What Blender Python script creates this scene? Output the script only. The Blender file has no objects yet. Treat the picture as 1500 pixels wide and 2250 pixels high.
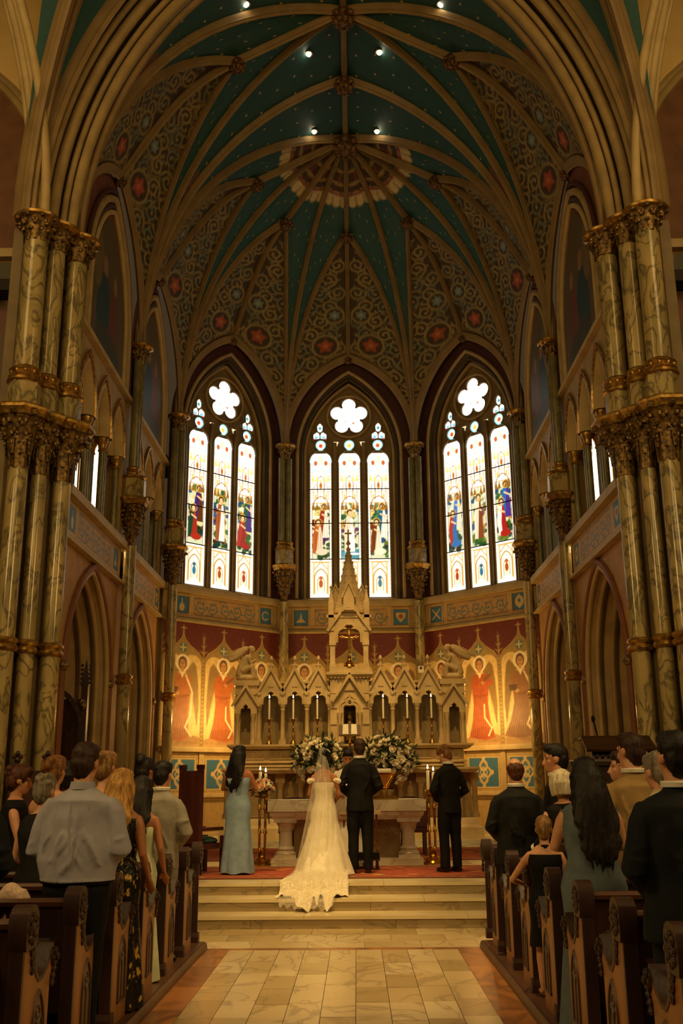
import bpy, bmesh, math, random
import numpy as np
from mathutils import Vector, Matrix
random.seed(7); rng = np.random.default_rng(7)
PI = math.pi
SC = bpy.context.scene
COL = SC.collection
R = math.radians

# ---------------------------------------------------------------- camera, world, lights, exposure
cam_d = bpy.data.cameras.new('camera'); cam = bpy.data.objects.new('camera', cam_d); COL.objects.link(cam)
cam_d.sensor_fit = 'VERTICAL'; cam_d.sensor_height = 36.0; cam_d.lens = 35.0; cam_d.clip_start = 0.05; cam_d.clip_end = 300
cam.matrix_world = (Matrix.Translation((0.16, 0.0, 1.70)) @ Matrix.Rotation(R(.718), 4, 'Z')
                    @ Matrix.Rotation(R(90) + math.atan(597.2 / 2187.0), 4, 'X') @ Matrix.Rotation(R(-.44), 4, 'Z'))
SC.camera = cam
SC.view_settings.view_transform = 'Standard'; SC.view_settings.look = 'None'
SC.view_settings.gamma = 1.0; SC.view_settings.use_curve_mapping = False
SC.view_settings.exposure = 0.0
world = bpy.data.worlds.new('world'); SC.world = world; world.use_nodes = True
world.node_tree.nodes['Background'].inputs[0].default_value = (1.0, 0.62, 0.27, 1)
world.node_tree.nodes['Background'].inputs[1].default_value = 0.05
WARM = (1.0, 0.66, 0.25)

def lamp(kind, name, loc, energy, color=WARM, target=None, size=.2, angle=60, blend=.6, sy=None):
    d = bpy.data.lights.new(name, kind); d.energy = energy; d.color = color
    o = bpy.data.objects.new(name, d); COL.objects.link(o); o.location = loc
    if kind == 'AREA':
        d.shape = 'RECTANGLE'; d.size = size; d.size_y = sy or size
    else:
        d.shadow_soft_size = size
    if kind == 'SPOT':
        d.spot_size = R(angle); d.spot_blend = blend
    if target is not None:
        o.rotation_euler = (Vector(target) - Vector(loc)).to_track_quat('-Z', 'Y').to_euler()
    return o

# lamps of the nave, behind and above the camera (chandeliers), and of the crossing vault; then added pew cross-lights
lamp('AREA', 'nave_lamps', (0, -6, 11.5), 420, WARM, (0, 9, 2), 8, sy=4)
lamp('AREA', 'crossing_lamps_left', (-6.5, 7.5, 12.5), 135, WARM, (1, 20, 8), 3, sy=3)
lamp('AREA', 'crossing_lamps_right', (6.5, 7.5, 12.5), 135, WARM, (-1, 20, 8), 3, sy=3)
lamp('AREA', 'pew_cross_light_left', (-6.8, 4.0, 7.5), 275, WARM, (1.5, 8.5, .6), 2.5, sy=2.5)  # added pair of cross-lights to brighten the aisle faces of the pew ends
lamp('AREA', 'pew_cross_light_right', (6.8, 4.0, 7.5), 275, WARM, (-1.5, 8.5, .6), 2.5, sy=2.5)
# spots in the vault aimed at sanctuary floor, steps and aisle
lamp('SPOT', 'spot_aisle', (0.4, 8.5, 16.2), 6500, WARM, (0, 10.9, 0), .15, 26, .9)
lamp('SPOT', 'spot_bride', (-1.0, 9.5, 16.2), 7500, WARM, (-.35, 14.6, .8), .15, 16, .9)
lamp('SPOT', 'spot_table', (0.9, 14.4, 16.0), 3000, WARM, (0.3, 17.0, .9), .15, 26, .9)
lamp('SPOT', 'spot_altar_left', (-1.4, 14.5, 15.9), 4500, WARM, (-1.0, 22.3, 2.4), .15, 24, .9)
lamp('SPOT', 'spot_altar_right', (1.4, 14.5, 15.9), 4500, WARM, (1.0, 22.3, 2.4), .15, 24, .9)
# wall washers standing behind the wings of the high altar
for s in (-1, 1):
    lamp('POINT', 'wall_washer', (s * 2.60 + .03, 23.35, 3.25), 82, (1.0, .60, .18), None, .10)
    lamp('POINT', 'wall_washer', (s * 1.3, 24.6, 3.3), 18, (1.0, .60, .18), None, .10)
    lamp('AREA', 'aisle_lamps', (s * 7.4, 18.5, 5.5), 190, WARM, (s * 6.2, 18.5, 0), 1.2, sy=6)

# ---------------------------------------------------------------- helpers
def lin(c):
    if isinstance(c, str):
        c = c.lstrip('#'); c = [int(c[i:i + 2], 16) / 255 for i in (0, 2, 4)]
        return tuple(x / 12.92 if x <= .04045 else ((x + .055) / 1.055) ** 2.4 for x in c)
    return tuple(c)

def empty(name, loc=(0, 0, 0), rz=0, **kw):
    o = bpy.data.objects.new(name, None); COL.objects.link(o); o.location = loc; o.rotation_euler = (0, 0, rz)
    o.empty_display_size = .1
    return tag(o, **kw)

def tag(o, label=None, cat=None, group=None, kind=None):
    if label: o['label'] = label
    if cat: o['category'] = cat
    if group: o['group'] = group
    if kind: o['kind'] = kind
    return o

def thing(name, label, cat, loc=(0, 0, 0), rz=0, group=None):
    return empty(name, loc, rz, label=label, cat=cat, group=group)

def struct(name, label=None):
    return empty(name, kind='structure', label=label)

class MB:
    def __init__(s): s.v = []; s.f = []; s.uv = None
    def add(s, vs, fs):
        b = len(s.v); s.v.extend([tuple(map(float, p)) for p in vs]); s.f.extend([tuple(i + b for i in f) for f in fs]); return s
    def box(s, c, d, rz=0, M=None):
        x, y, z = d[0] / 2, d[1] / 2, d[2] / 2
        vs = [(-x, -y, -z), (x, -y, -z), (x, y, -z), (-x, y, -z), (-x, -y, z), (x, -y, z), (x, y, z), (-x, y, z)]
        if rz: cs, sn = math.cos(rz), math.sin(rz); vs = [(a * cs - b * sn, a * sn + b * cs, e) for a, b, e in vs]
        if M is not None: vs = [tuple(M @ Vector(p)) for p in vs]
        vs = [(a + c[0], b + c[1], e + c[2]) for a, b, e in vs]
        return s.add(vs, [(3, 2, 1, 0), (4, 5, 6, 7), (0, 1, 5, 4), (1, 2, 6, 5), (2, 3, 7, 6), (3, 0, 4, 7)])
    def box2(s, a, b):
        return s.box([(a[i] + b[i]) / 2 for i in range(3)], [abs(b[i] - a[i]) for i in range(3)])
    def lathe(s, prof, c=(0, 0, 0), n=16, sx=1, sy=1, a0=0):
        vs = []; m = len(prof)
        for k in range(n):
            a = a0 + 2 * PI * k / n
            for r, z in prof: vs.append((c[0] + r * sx * math.cos(a), c[1] + r * sy * math.sin(a), c[2] + z))
        fs = [(k * m + j, ((k + 1) % n) * m + j, ((k + 1) % n) * m + j + 1, k * m + j + 1) for k in range(n) for j in range(m - 1)]
        if prof[0][0] > 1e-4: fs.append(tuple(k * m for k in range(n))[::-1])
        if prof[-1][0] > 1e-4: fs.append(tuple(k * m + m - 1 for k in range(n)))
        return s.add(vs, fs)
    def tube(s, pts, rad, n=8, cap=True, flat=None):
        pts = [Vector(p) for p in pts]; N = len(pts)
        if not hasattr(rad, '__len__'): rad = [rad] * N
        vs = []; prev = None
        for i in range(N):
            t = (pts[min(i + 1, N - 1)] - pts[max(i - 1, 0)]).normalized()
            if prev is None:
                ref = Vector((0, 0, 1)) if abs(t.z) < .9 else Vector((1, 0, 0)); u = t.cross(ref).normalized()
            else:
                u = (prev - t * prev.dot(t)).normalized()
            prev = u; w = t.cross(u)
            for k in range(n):
                a = 2 * PI * k / n; vs.append(tuple(pts[i] + (u * math.cos(a) + w * math.sin(a) * (flat or 1)) * rad[i]))
        fs = [(i * n + k, i * n + (k + 1) % n, (i + 1) * n + (k + 1) % n, (i + 1) * n + k) for i in range(N - 1) for k in range(n)]
        if cap: fs += [tuple(range(n))[::-1], tuple((N - 1) * n + k for k in range(n))]
        return s.add(vs, fs)
    def loft(s, rings, cap=True):
        n = len(rings[0]); vs = [p for r in rings for p in r]
        fs = [(i * n + k, i * n + (k + 1) % n, (i + 1) * n + (k + 1) % n, (i + 1) * n + k) for i in range(len(rings) - 1) for k in range(n)]
        if cap: fs += [tuple(range(n))[::-1], tuple((len(rings) - 1) * n + k for k in range(n))]
        return s.add(vs, fs)
    def ell(s, c, r, n=12, m=8, M=None):
        vs = []
        for j in range(1, m):
            t = PI * j / m
            for k in range(n):
                a = 2 * PI * k / n; vs.append((r[0] * math.sin(t) * math.cos(a), r[1] * math.sin(t) * math.sin(a), -r[2] * math.cos(t)))
        vs += [(0, 0, -r[2]), (0, 0, r[2])]
        if M is not None: vs = [tuple(M @ Vector(p)) for p in vs]
        vs = [(p[0] + c[0], p[1] + c[1], p[2] + c[2]) for p in vs]
        fs = [(j * n + k, j * n + (k + 1) % n, (j + 1) * n + (k + 1) % n, (j + 1) * n + k) for j in range(m - 2) for k in range(n)]
        b = (m - 1) * n
        fs += [(b, (k + 1) % n, k) for k in range(n)] + [((m - 2) * n + k, (m - 2) * n + (k + 1) % n, b + 1) for k in range(n)]
        return s.add(vs, fs)
    def prism(s, poly, F, w0, w1):          # polygon (u,v) extruded along w in frame F
        n = len(poly); vs = [F(u, v, w0) for u, v in poly] + [F(u, v, w1) for u, v in poly]
        fs = [tuple(range(n))[::-1], tuple(range(n, 2 * n))] + [(k, (k + 1) % n, n + (k + 1) % n, n + k) for k in range(n)]
        return s.add(vs, fs)
    def sweep(s, path, prof, F, closed=False, pclosed=True, q0=0):   # planar path (u,v); profile (p outward-left, q along w)
        n = len(path); m = len(prof); vs = []
        for i in range(n):
            a = path[(i - 1) % n] if (closed or i > 0) else None; b = path[i]; c = path[(i + 1) % n] if (closed or i < n - 1) else None
            d1 = None if a is None else (b[0] - a[0], b[1] - a[1]); d2 = None if c is None else (c[0] - b[0], c[1] - b[1])
            if d1 is None: d1 = d2
            if d2 is None: d2 = d1
            l1 = math.hypot(*d1) or 1e-9; l2 = math.hypot(*d2) or 1e-9
            n1 = (-d1[1] / l1, d1[0] / l1); n2 = (-d2[1] / l2, d2[0] / l2)
            mx, my = n1[0] + n2[0], n1[1] + n2[1]; k = 1 + n1[0] * n2[0] + n1[1] * n2[1]; k = max(k, .3)
            mx, my = mx / k, my / k
            for p, q in prof: vs.append(F(b[0] + mx * p, b[1] + my * p, q + q0))
        fs = []
        N = n if closed else n - 1; Mm = m if pclosed else m - 1
        for i in range(N):
            for j in range(Mm):
                i2 = (i + 1) % n; j2 = (j + 1) % m
                fs.append((i * m + j, i2 * m + j, i2 * m + j2, i * m + j2))
        if pclosed and not closed: fs += [tuple(range(m))[::-1], tuple((n - 1) * m + j for j in range(m))]
        return s.add(vs, fs)
    def merge(s, o, M=None):
        return s.add([tuple(M @ Vector(p)) for p in o.v] if M is not None else o.v, o.f)
    def mesh(s, name, mat=None, smooth=True, ang=40):
        me = bpy.data.meshes.new(name); me.from_pydata(s.v, [], s.f)
        if mat: me.materials.append(mat)
        bm = bmesh.new(); bm.from_mesh(me); bmesh.ops.recalc_face_normals(bm, faces=bm.faces); bm.to_mesh(me); bm.free()
        if smooth: shade(me, ang)
        return me
    def build(s, name, mat, parent=None, smooth=True, ang=40, **kw):
        o = bpy.data.objects.new(name, s.mesh(name, mat, smooth, ang)); COL.objects.link(o)
        if parent is not None: o.parent = parent
        return tag(o, **kw)

def shade(me, ang=40):
    me.polygons.foreach_set('use_smooth', np.ones(len(me.polygons), bool))
    if ang < 180: me.set_sharp_from_angle(angle=R(ang))

def inst(name, me, parent=None, loc=(0, 0, 0), rot=(0, 0, 0), scale=(1, 1, 1), **kw):
    o = bpy.data.objects.new(name, me); COL.objects.link(o)
    if parent is not None: o.parent = parent
    o.location = loc; o.rotation_euler = rot; o.scale = scale
    return tag(o, **kw)

def copy_tree(o, parent=None):
    c = o.copy(); COL.objects.link(c)
    if parent is not None: c.parent = parent
    for ch in o.children: copy_tree(ch, c)
    return c

def frame(O, U, V, W):
    O, U, V, W = Vector(O), Vector(U), Vector(V), Vector(W)
    return lambda u, v, w=0: tuple(O + U * u + V * v + W * w)

def arc_pts(a, zs, za, n=10):               # left half of a pointed arch, spring to apex
    b = za - zs; r = (a * a + b * b) / (2 * a); cx = -a + r
    t1 = math.atan2(b, r - a) if r > a else PI / 2
    return [(cx - r * math.cos(t1 * i / n), zs + r * math.sin(t1 * i / n)) for i in range(n + 1)]

def arch(a, zb, zs, za, n=10, cx=0):
    L = arc_pts(a, zs, za, n); L[-1] = (0, za)
    pts = ([(-a, zb)] if zb < zs - 1e-6 else []) + L
    pts = pts + [(-x, z) for x, z in pts[-2::-1]]
    return [(x + cx, z) for x, z in pts]

def circ(cx, cy, r, n=24, a0=0):
    return [(cx + r * math.cos(a0 + 2 * PI * k / n), cy + r * math.sin(a0 + 2 * PI * k / n)) for k in range(n)]

ROLL = lambda r, n=8: [(r * math.cos(2 * PI * k / n), r * math.sin(2 * PI * k / n)) for k in range(n)]
RECT = lambda p0, p1, q0, q1: [(p0, q0), (p1, q0), (p1, q1), (p0, q1)]

# ---------------------------------------------------------------- materials
MATS = {}
def nt(name):
    m = bpy.data.materials.new(name); m.use_nodes = True
    t = m.node_tree; b = t.nodes['Principled BSDF']; return m, t, b
def node(t, typ, **kw):
    n = t.nodes.new(typ)
    for k, v in kw.items():
        if k.startswith('i_'): n.inputs[int(k[2:]) if k[2:].isdigit() else k[2:]].default_value = v
        else: setattr(n, k, v)
    return n
def mat(name, c1, c2=None, scale=6, rough=.6, metal=0, bump=0, bscale=None, detail=4, stretch=None, spec=.5, lo=.35, hi=.65, coat=0):
    if name in MATS: return MATS[name]
    m, t, b = nt(name); c1 = lin(c1); c2 = lin(c2) if c2 else tuple(x * .82 for x in c1)
    tc = node(t, 'ShaderNodeTexCoord'); src = tc.outputs['Object']
    if stretch:
        mp = node(t, 'ShaderNodeMapping'); mp.inputs['Scale'].default_value = stretch; t.links.new(src, mp.inputs[0]); src = mp.outputs[0]
    nz = node(t, 'ShaderNodeTexNoise'); nz.inputs['Scale'].default_value = scale; nz.inputs['Detail'].default_value = detail; t.links.new(src, nz.inputs['Vector'])
    rp = node(t, 'ShaderNodeValToRGB'); rp.color_ramp.elements[0].position = lo; rp.color_ramp.elements[1].position = hi
    rp.color_ramp.elements[0].color = (*c2, 1); rp.color_ramp.elements[1].color = (*c1, 1)
    t.links.new(nz.outputs[0], rp.inputs[0]); t.links.new(rp.outputs[0], b.inputs['Base Color'])
    b.inputs['Roughness'].default_value = rough; b.inputs['Metallic'].default_value = metal; b.inputs['Specular IOR Level'].default_value = spec
    if coat: b.inputs['Coat Weight'].default_value = coat
    if bump:
        n2 = node(t, 'ShaderNodeTexNoise'); n2.inputs['Scale'].default_value = bscale or scale * 4; n2.inputs['Detail'].default_value = 3; t.links.new(src, n2.inputs['Vector'])
        bp = node(t, 'ShaderNodeBump'); bp.inputs['Strength'].default_value = bump; bp.inputs['Distance'].default_value = .02
        t.links.new(n2.outputs[0], bp.inputs['Height']); t.links.new(bp.outputs[0], b.inputs['Normal'])
    MATS[name] = m; return m

def marble(name, base, vein, dark, scale=2.0, rough=.25, stretch=(1, 1, 1), vw=.06, dk=.5):
    if name in MATS: return MATS[name]
    m, t, b = nt(name)
    tc = node(t, 'ShaderNodeTexCoord'); mp = node(t, 'ShaderNodeMapping'); mp.inputs['Scale'].default_value = stretch
    oi = node(t, 'ShaderNodeObjectInfo'); ad = node(t, 'ShaderNodeVectorMath', operation='ADD'); sc = node(t, 'ShaderNodeVectorMath', operation='SCALE'); sc.inputs[3].default_value = 31.0
    cb = node(t, 'ShaderNodeCombineXYZ'); [t.links.new(oi.outputs['Random'], cb.inputs[k]) for k in range(3)]
    t.links.new(cb.outputs[0], sc.inputs[0]); t.links.new(tc.outputs['Object'], mp.inputs[0]); t.links.new(mp.outputs[0], ad.inputs[0]); t.links.new(sc.outputs[0], ad.inputs[1])
    n1 = node(t, 'ShaderNodeTexNoise'); n1.inputs['Scale'].default_value = scale; n1.inputs['Detail'].default_value = 5; n1.inputs['Distortion'].default_value = 1.2
    n2 = node(t, 'ShaderNodeTexNoise'); n2.inputs['Scale'].default_value = scale * .7; n2.inputs['Detail'].default_value = 3
    t.links.new(ad.outputs[0], n1.inputs['Vector']); t.links.new(ad.outputs[0], n2.inputs['Vector'])
    r1 = node(t, 'ShaderNodeValToRGB'); e = r1.color_ramp.elements
    e[0].position = .5 - vw; e[0].color = (0, 0, 0, 1); e[1].position = .5 + vw; e[1].color = (0, 0, 0, 1); k = e.new(.5); k.color = (1, 1, 1, 1)
    t.links.new(n1.outputs[0], r1.inputs[0])
    r2 = node(t, 'ShaderNodeValToRGB'); e = r2.color_ramp.elements; e[0].position = .35; e[1].position = .65; e[0].color = (*lin(dark), 1); e[1].color = (*lin(base), 1)
    t.links.new(n2.outputs[0], r2.inputs[0])
    mx = node(t, 'ShaderNodeMix', data_type='RGBA'); t.links.new(r2.outputs[0], mx.inputs[6]); mx.inputs[7].default_value = (*lin(vein), 1)
    mu = node(t, 'ShaderNodeMath', operation='MULTIPLY'); mu.inputs[1].default_value = dk; t.links.new(r1.outputs[0], mu.inputs[0]); t.links.new(mu.outputs[0], mx.inputs[0])
    t.links.new(mx.outputs[2], b.inputs['Base Color']); b.inputs['Roughness'].default_value = rough
    MATS[name] = m; return m

def emit(name, c, s):
    if name in MATS: return MATS[name]
    m, t, b = nt(name); b.inputs['Base Color'].default_value = (*lin(c), 1); b.inputs['Emission Color'].default_value = (*lin(c), 1); b.inputs['Emission Strength'].default_value = s
    MATS[name] = m; return m

def painted(name, rough=.55, emis=0, metal_mask=False, vary=.12):
    m, t, b = nt(name)
    a = node(t, 'ShaderNodeVertexColor', layer_name='Col')
    tc = node(t, 'ShaderNodeTexCoord'); nz = node(t, 'ShaderNodeTexNoise'); nz.inputs['Scale'].default_value = 9; nz.inputs['Detail'].default_value = 5; t.links.new(tc.outputs['Object'], nz.inputs['Vector'])
    mr = node(t, 'ShaderNodeMapRange'); mr.inputs[1].default_value = .3; mr.inputs[2].default_value = .7; mr.inputs[3].default_value = 1 - vary; mr.inputs[4].default_value = 1 + vary
    t.links.new(nz.outputs[0], mr.inputs[0])
    mx = node(t, 'ShaderNodeVectorMath', operation='SCALE'); t.links.new(a.outputs[0], mx.inputs[0]); t.links.new(mr.outputs[0], mx.inputs[3])
    if emis:
        b.inputs['Base Color'].default_value = (.02, .02, .02, 1); t.links.new(a.outputs[0], b.inputs['Emission Color']); b.inputs['Emission Strength'].default_value = emis; b.inputs['Roughness'].default_value = .2
    else:
        t.links.new(mx.outputs[0], b.inputs['Base Color']); b.inputs['Roughness'].default_value = rough
    MATS[name] = m; return m

OCHRE = mat('ochre_paint', '#b1955e', '#9c8252', 3, .6)
OCHRE_L = mat('light_ochre_paint', '#c4aa72', '#b19763', 3, .6)
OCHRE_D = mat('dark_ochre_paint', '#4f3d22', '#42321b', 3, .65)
REDB = mat('red_brown_paint', '#4d241a', '#421f16', 4, .7)
TERRA = mat('terracotta_paint', '#b98c4c', '#a67c42', 4, .65)
YELLOW = mat('yellow_plaster', '#ecc67c', '#e0b86c', 1.5, .8)
GOLD = mat('gilding', '#c39a4c', '#86622a', 14, .36, .75, .06, 40)
GOLD_D = mat('antique_gilding', '#96743a', '#3a2a14', 16, .45, .5, .2, 50)
BRASS = mat('polished_brass', '#d9a441', '#b07a28', 8, .22, 1.0)
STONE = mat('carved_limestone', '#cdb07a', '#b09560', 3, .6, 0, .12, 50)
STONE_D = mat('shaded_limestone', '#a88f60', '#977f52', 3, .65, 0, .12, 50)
WMARB = marble('white_marble', '#d8cdb6', '#8f826b', '#c9bb9f', 1.6, .3, vw=.03, dk=.5)
SMARB = marble('step_marble', '#c9bda0', '#7d6d52', '#b5a684', 1.1, .35, (1, 3, 3), vw=.03, dk=.6)
SHAFT = marble('green_onyx_marble', '#b8a068', '#544b34', '#928252', 3.4, .16, (1, 1, .5), vw=.055, dk=.85)
SHAFTD = marble('dark_onyx_marble', '#8f8557', '#4a472c', '#736b46', 3.5, .2, (1, 1, .55), vw=.11, dk=.5)
TEAL = mat('teal_paint', '#1d4b4d', '#173e42', 2.5, .65)
WOODD = mat('dark_walnut', '#3d2115', '#27130c', 6, .45, 0, .08, 40, stretch=(1, 1, .15), spec=.5)
WOODP = mat('lit_pew_wood', '#9c6433', '#7f4e28', 5, .42, 0, .06, 50, stretch=(2, 2, .2))  # pew wood with the light on its aisle face put into the colour
CARVED = mat('carved_dark_wood', '#3f2413', '#1a0e08', 30, .35, 0, .6, 70)
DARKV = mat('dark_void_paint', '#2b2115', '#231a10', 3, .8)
CANDLE = mat('candle_wax', '#efe3c4', '#e6d7b2', 5, .5)
FLAME = emit('candle_flame', '#ffdf9a', 22)
IRON = mat('black_iron', '#15110d', '#0d0a08', 8, .75, spec=.2)

# ---------------------------------------------------------------- painted canvases: colour attribute on a fine grid
class Canvas:
    def __init__(s, x0, x1, y0, y1, res=.015, base='#c9b48a'):
        s.nx = max(2, int(round((x1 - x0) / res)) + 1); s.ny = max(2, int(round((y1 - y0) / res)) + 1)
        s.X, s.Y = np.meshgrid(np.linspace(x0, x1, s.nx), np.linspace(y0, y1, s.ny)); s.res = res
        s.C = np.empty((s.ny, s.nx, 3)); s.C[:] = lin(base); s.keep = None
    def put(s, m, c, a=1.0):
        m = np.clip(m, 0, 1)[..., None] * a; s.C = s.C * (1 - m) + np.array(lin(c)) * m; return s
    def sdf(s, d, c, a=1.0): return s.put(.5 - d / s.res, c, a)
    def ell(s, cx, cy, rx, ry, c, rot=0, a=1.0):
        x, y = s.X - cx, s.Y - cy
        if rot: cs, sn = math.cos(rot), math.sin(rot); x, y = x * cs + y * sn, -x * sn + y * cs
        return s.sdf((np.hypot(x / rx, y / ry) - 1) * min(rx, ry), c, a)
    def rect(s, x0, x1, y0, y1, c, a=1.0):
        return s.sdf(np.maximum(np.maximum(x0 - s.X, s.X - x1), np.maximum(y0 - s.Y, s.Y - y1)), c, a)
    def ring(s, cx, cy, r, w, c, a=1.0): return s.sdf(np.abs(np.hypot(s.X - cx, s.Y - cy) - r) - w / 2, c, a)
    def pdist(s, P, closed=False):
        d = np.full(s.X.shape, 1e9); n = len(P)
        for i in range(n if closed else n - 1):
            (ax, ay), (bx, by) = P[i], P[(i + 1) % n]; vx, vy = bx - ax, by - ay; L = vx * vx + vy * vy + 1e-12
            t = np.clip(((s.X - ax) * vx + (s.Y - ay) * vy) / L, 0, 1); d = np.minimum(d, np.hypot(s.X - ax - t * vx, s.Y - ay - t * vy))
        return d
    def line(s, P, w, c, a=1.0, closed=False): return s.sdf(s.pdist(P, closed) - w / 2, c, a)
    def inside(s, P):
        r = np.zeros(s.X.shape, bool); n = len(P)
        for i in range(n):
            (ax, ay), (bx, by) = P[i], P[(i + 1) % n]
            if ay == by: continue
            r ^= ((ay > s.Y) != (by > s.Y)) & (s.X < (bx - ax) * (s.Y - ay) / (by - ay) + ax)
        return r
    def poly(s, P, c, a=1.0):
        d = s.pdist(P, True); return s.sdf(np.where(s.inside(P), -d, d), c, a)
    def build(s, name, F, material, parent=None, w=0.0, **kw):
        xs, ys = s.X.ravel(), s.Y.ravel()
        co = np.array([F(x, y, w) for x, y in zip(xs, ys)])
        i = (np.arange(s.ny - 1)[:, None] * s.nx + np.arange(s.nx - 1)[None, :])
        if s.keep is not None:
            k = s.keep; i = i[(k[:-1, :-1] & k[1:, :-1] & k[:-1, 1:] & k[1:, 1:])]
        i = i.ravel(); q = np.stack([i, i + 1, i + s.nx + 1, i + s.nx], 1)
        return gridmesh(name, co, q, s.C.reshape(-1, 3), material, parent, **kw)

def gridmesh(name, co, q, col, material, parent=None, smooth=False, **kw):
    me = bpy.data.meshes.new(name)
    me.vertices.add(len(co)); me.vertices.foreach_set('co', np.asarray(co, np.float32).ravel())
    me.loops.add(q.size); me.loops.foreach_set('vertex_index', q.astype(np.int32).ravel())
    me.polygons.add(len(q)); me.polygons.foreach_set('loop_start', np.arange(0, q.size, 4, dtype=np.int32))
    me.update(calc_edges=True); me.validate()
    if smooth: me.polygons.foreach_set('use_smooth', np.ones(len(me.polygons), bool))
    ca = me.color_attributes.new('Col', 'FLOAT_COLOR', 'POINT'); rgba = np.ones((len(co), 4), np.float32); rgba[:, :3] = np.clip(col, 0, None)
    ca.data.foreach_set('color', rgba.ravel()); me.materials.append(material)
    o = bpy.data.objects.new(name, me); COL.objects.link(o)
    if parent is not None: o.parent = parent
    return tag(o, **kw)

PAINT = painted('wall_painting', .55)
PAINTV = painted('vault_painting', .65)
GLASS = painted('stained_glass', .2, 2.0)

def scroll(cv, cx, cy, r, c, w, turns=1.6, a0=0, sg=1, leaf=True, lc=None):   # painted spiral tendril with leaves
    n = 26; P = []
    for k in range(n + 1):
        t = k / n; a = a0 + sg * turns * 2 * PI * t; rr = r * (1 - .8 * t); P.append((cx + rr * math.cos(a), cy + rr * math.sin(a)))
    cv.line(P, w, c)
    if leaf:
        for k in range(0, n - 4, 4):
            x, y = P[k]; d = math.atan2(y - cy, x - cx); cv.ell(x + .22 * r * math.cos(d), y + .22 * r * math.sin(d), .2 * r, .10 * r, lc or c, d + .6 * sg)
        cv.ell(*P[-1], .16 * r, .16 * r, lc or c)
def rosette(cv, cx, cy, r, c, c2=None, n=6):
    P = []
    for k in range(2 * n): a = PI * k / n + PI / 2; q = r if k % 2 == 0 else r * .58; P.append((cx + q * math.cos(a), cy + q * math.sin(a)))
    cv.poly(P, c); cv.ell(cx, cy, r * .25, r * .25, c2 or c)
# ================================================================= STRUCTURE
HUB = Vector((0.06, 21.2, 16.95)); ZS = 10.45; HW = 4.4; APO = 4.4
# ---------------- floor
floor = struct('floor')
MB().box2((-9, -12, -.3), (9, 13.0, -.012)).build('sub_floor', mat('dark_wood_floor', '#2e1d12', '#20140c', 6, .5), floor)
tile_m = [marble('floor_tile_marble%s' % w, b, '#7f6a48', d, 1.3, .28, (1, .6, 1), vw=.025, dk=.55) for w, b, d in
          (('', '#d2bb8c', '#bfa674'), ('_pale', '#dac59a', '#cbb383'), ('_dusky', '#c4ab79', '#b09663'))]
orange_m = marble('orange_veined_marble', '#b87a3c', '#5c3819', '#9a5f2a', 1.6, .3, (1, .5, 1), vw=.10, dk=.75)
def tiles(x0, x1, y0, y1, nx, ys, name='tile', stag=0, mats=tile_m):
    wx = (x1 - x0) / nx; cache = {}
    for i in range(nx):
        off = rng.uniform(-.18, .18) if stag else 0
        yy = [y0] + [min(max(y + off, y0 + .1), y1 - .1) for y in ys] + [y1]
        for a, b in zip(yy[:-1], yy[1:]):
            if b - a < .02: continue
            m = mats[int(rng.integers(0, len(mats)))]; dz = rng.uniform(-.0012, .0012)
            mb = MB(); g = .0025
            mb.box2((x0 + i * wx + g, a + g, -.012), (x0 + (i + 1) * wx - g, b - g, dz)); mb.build(name, m, floor, smooth=False)
tiles(-1.217, 1.217, 4.5, 11.42, 9, [5.1 + .62 * k for k in range(10)], stag=1)
for x in (-1.8, 1.77):
    pass
for r_ in range(3):                              # cross band of tiles before the steps
    y0 = 11.56 + r_ * .48
    n = 6; sh = .3 * (r_ % 2); xs = [-1.95] + [-1.95 + .32 + sh + .62 * k for k in range(6)] + [1.95]
    for a, b in zip(xs[:-1], xs[1:]):
        MB().box2((a + .002, y0 + .002, -.012), (b - .002, y0 + .478, rng.uniform(-.001, .001))).build('tile', tile_m[int(rng.integers(0, 3))], floor, smooth=False)
for s in (-1, 1):
    for k in range(7):
        a = 4.5 + k * .99
        MB().box2((s * 1.218 if s > 0 else -1.218, a + .002, -.012), (s * 1.50, a + .988, 0)).build('border_slab', orange_m, floor, smooth=False)
MB().box2((-1.95, 11.425, -.012), (1.95, 11.555, .0)).build('border_slab', orange_m, floor, smooth=False)
# ---------------- steps
RMARB = marble('shaded_riser_marble', '#a58f66', '#66583a', '#8f7c56', 1.1, .4, (1, 3, 3), vw=.03, dk=.6)  # darker copy of the step marble; the risers' shade is in the colour
for k, (y, lab) in enumerate(((12.98, 'lowest of the three cream marble steps, next to the aisle tiles'), (13.43, 'middle of the three cream marble steps, under the end of the bridal train'),
                              (13.87, 'topmost of the three cream marble steps, just below the red carpet'))):
    z = .15 * (k + 1); t = thing('marble_step', lab, 'step', (0, y, z - .15), group='steps up to the sanctuary')
    y1 = .47 if k < 2 else .56
    for a, b in zip((-3.0, -1.15 + .4 * k, .62 - .3 * k), (-1.15 + .4 * k, .62 - .3 * k, 3.0)):
        MB().box2((a + .002, 0.02, 0), (b - .002, y1, .11)).build('riser_block', RMARB, t, smooth=False)
    for a, b in zip((-3.0, -.5 - .3 * k, 1.5 - .5 * k), (-.5 - .3 * k, 1.5 - .5 * k, 3.0)):
        mb = MB(); mb.box2((a + .0015, 0, .11), (b - .0015, y1, .15)); mb.build('tread_slab', mat('tread_marble', '#d8c69c', '#c8b486', 2, .3), t, smooth=False)
MB().box2((-9, 14.42, .0), (9, 27, .44)).build('sanctuary_floor_base', OCHRE_D, floor)
for i in range(12):
    for j in range(5):
        x = -6 + i; y = 14.44 + j * 2.4
        MB().box2((x + .002, y + .002, .44), (x + .998, y + 2.398, .45)).build('tile', tile_m[(i + j) % 3], floor, smooth=False)

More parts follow.
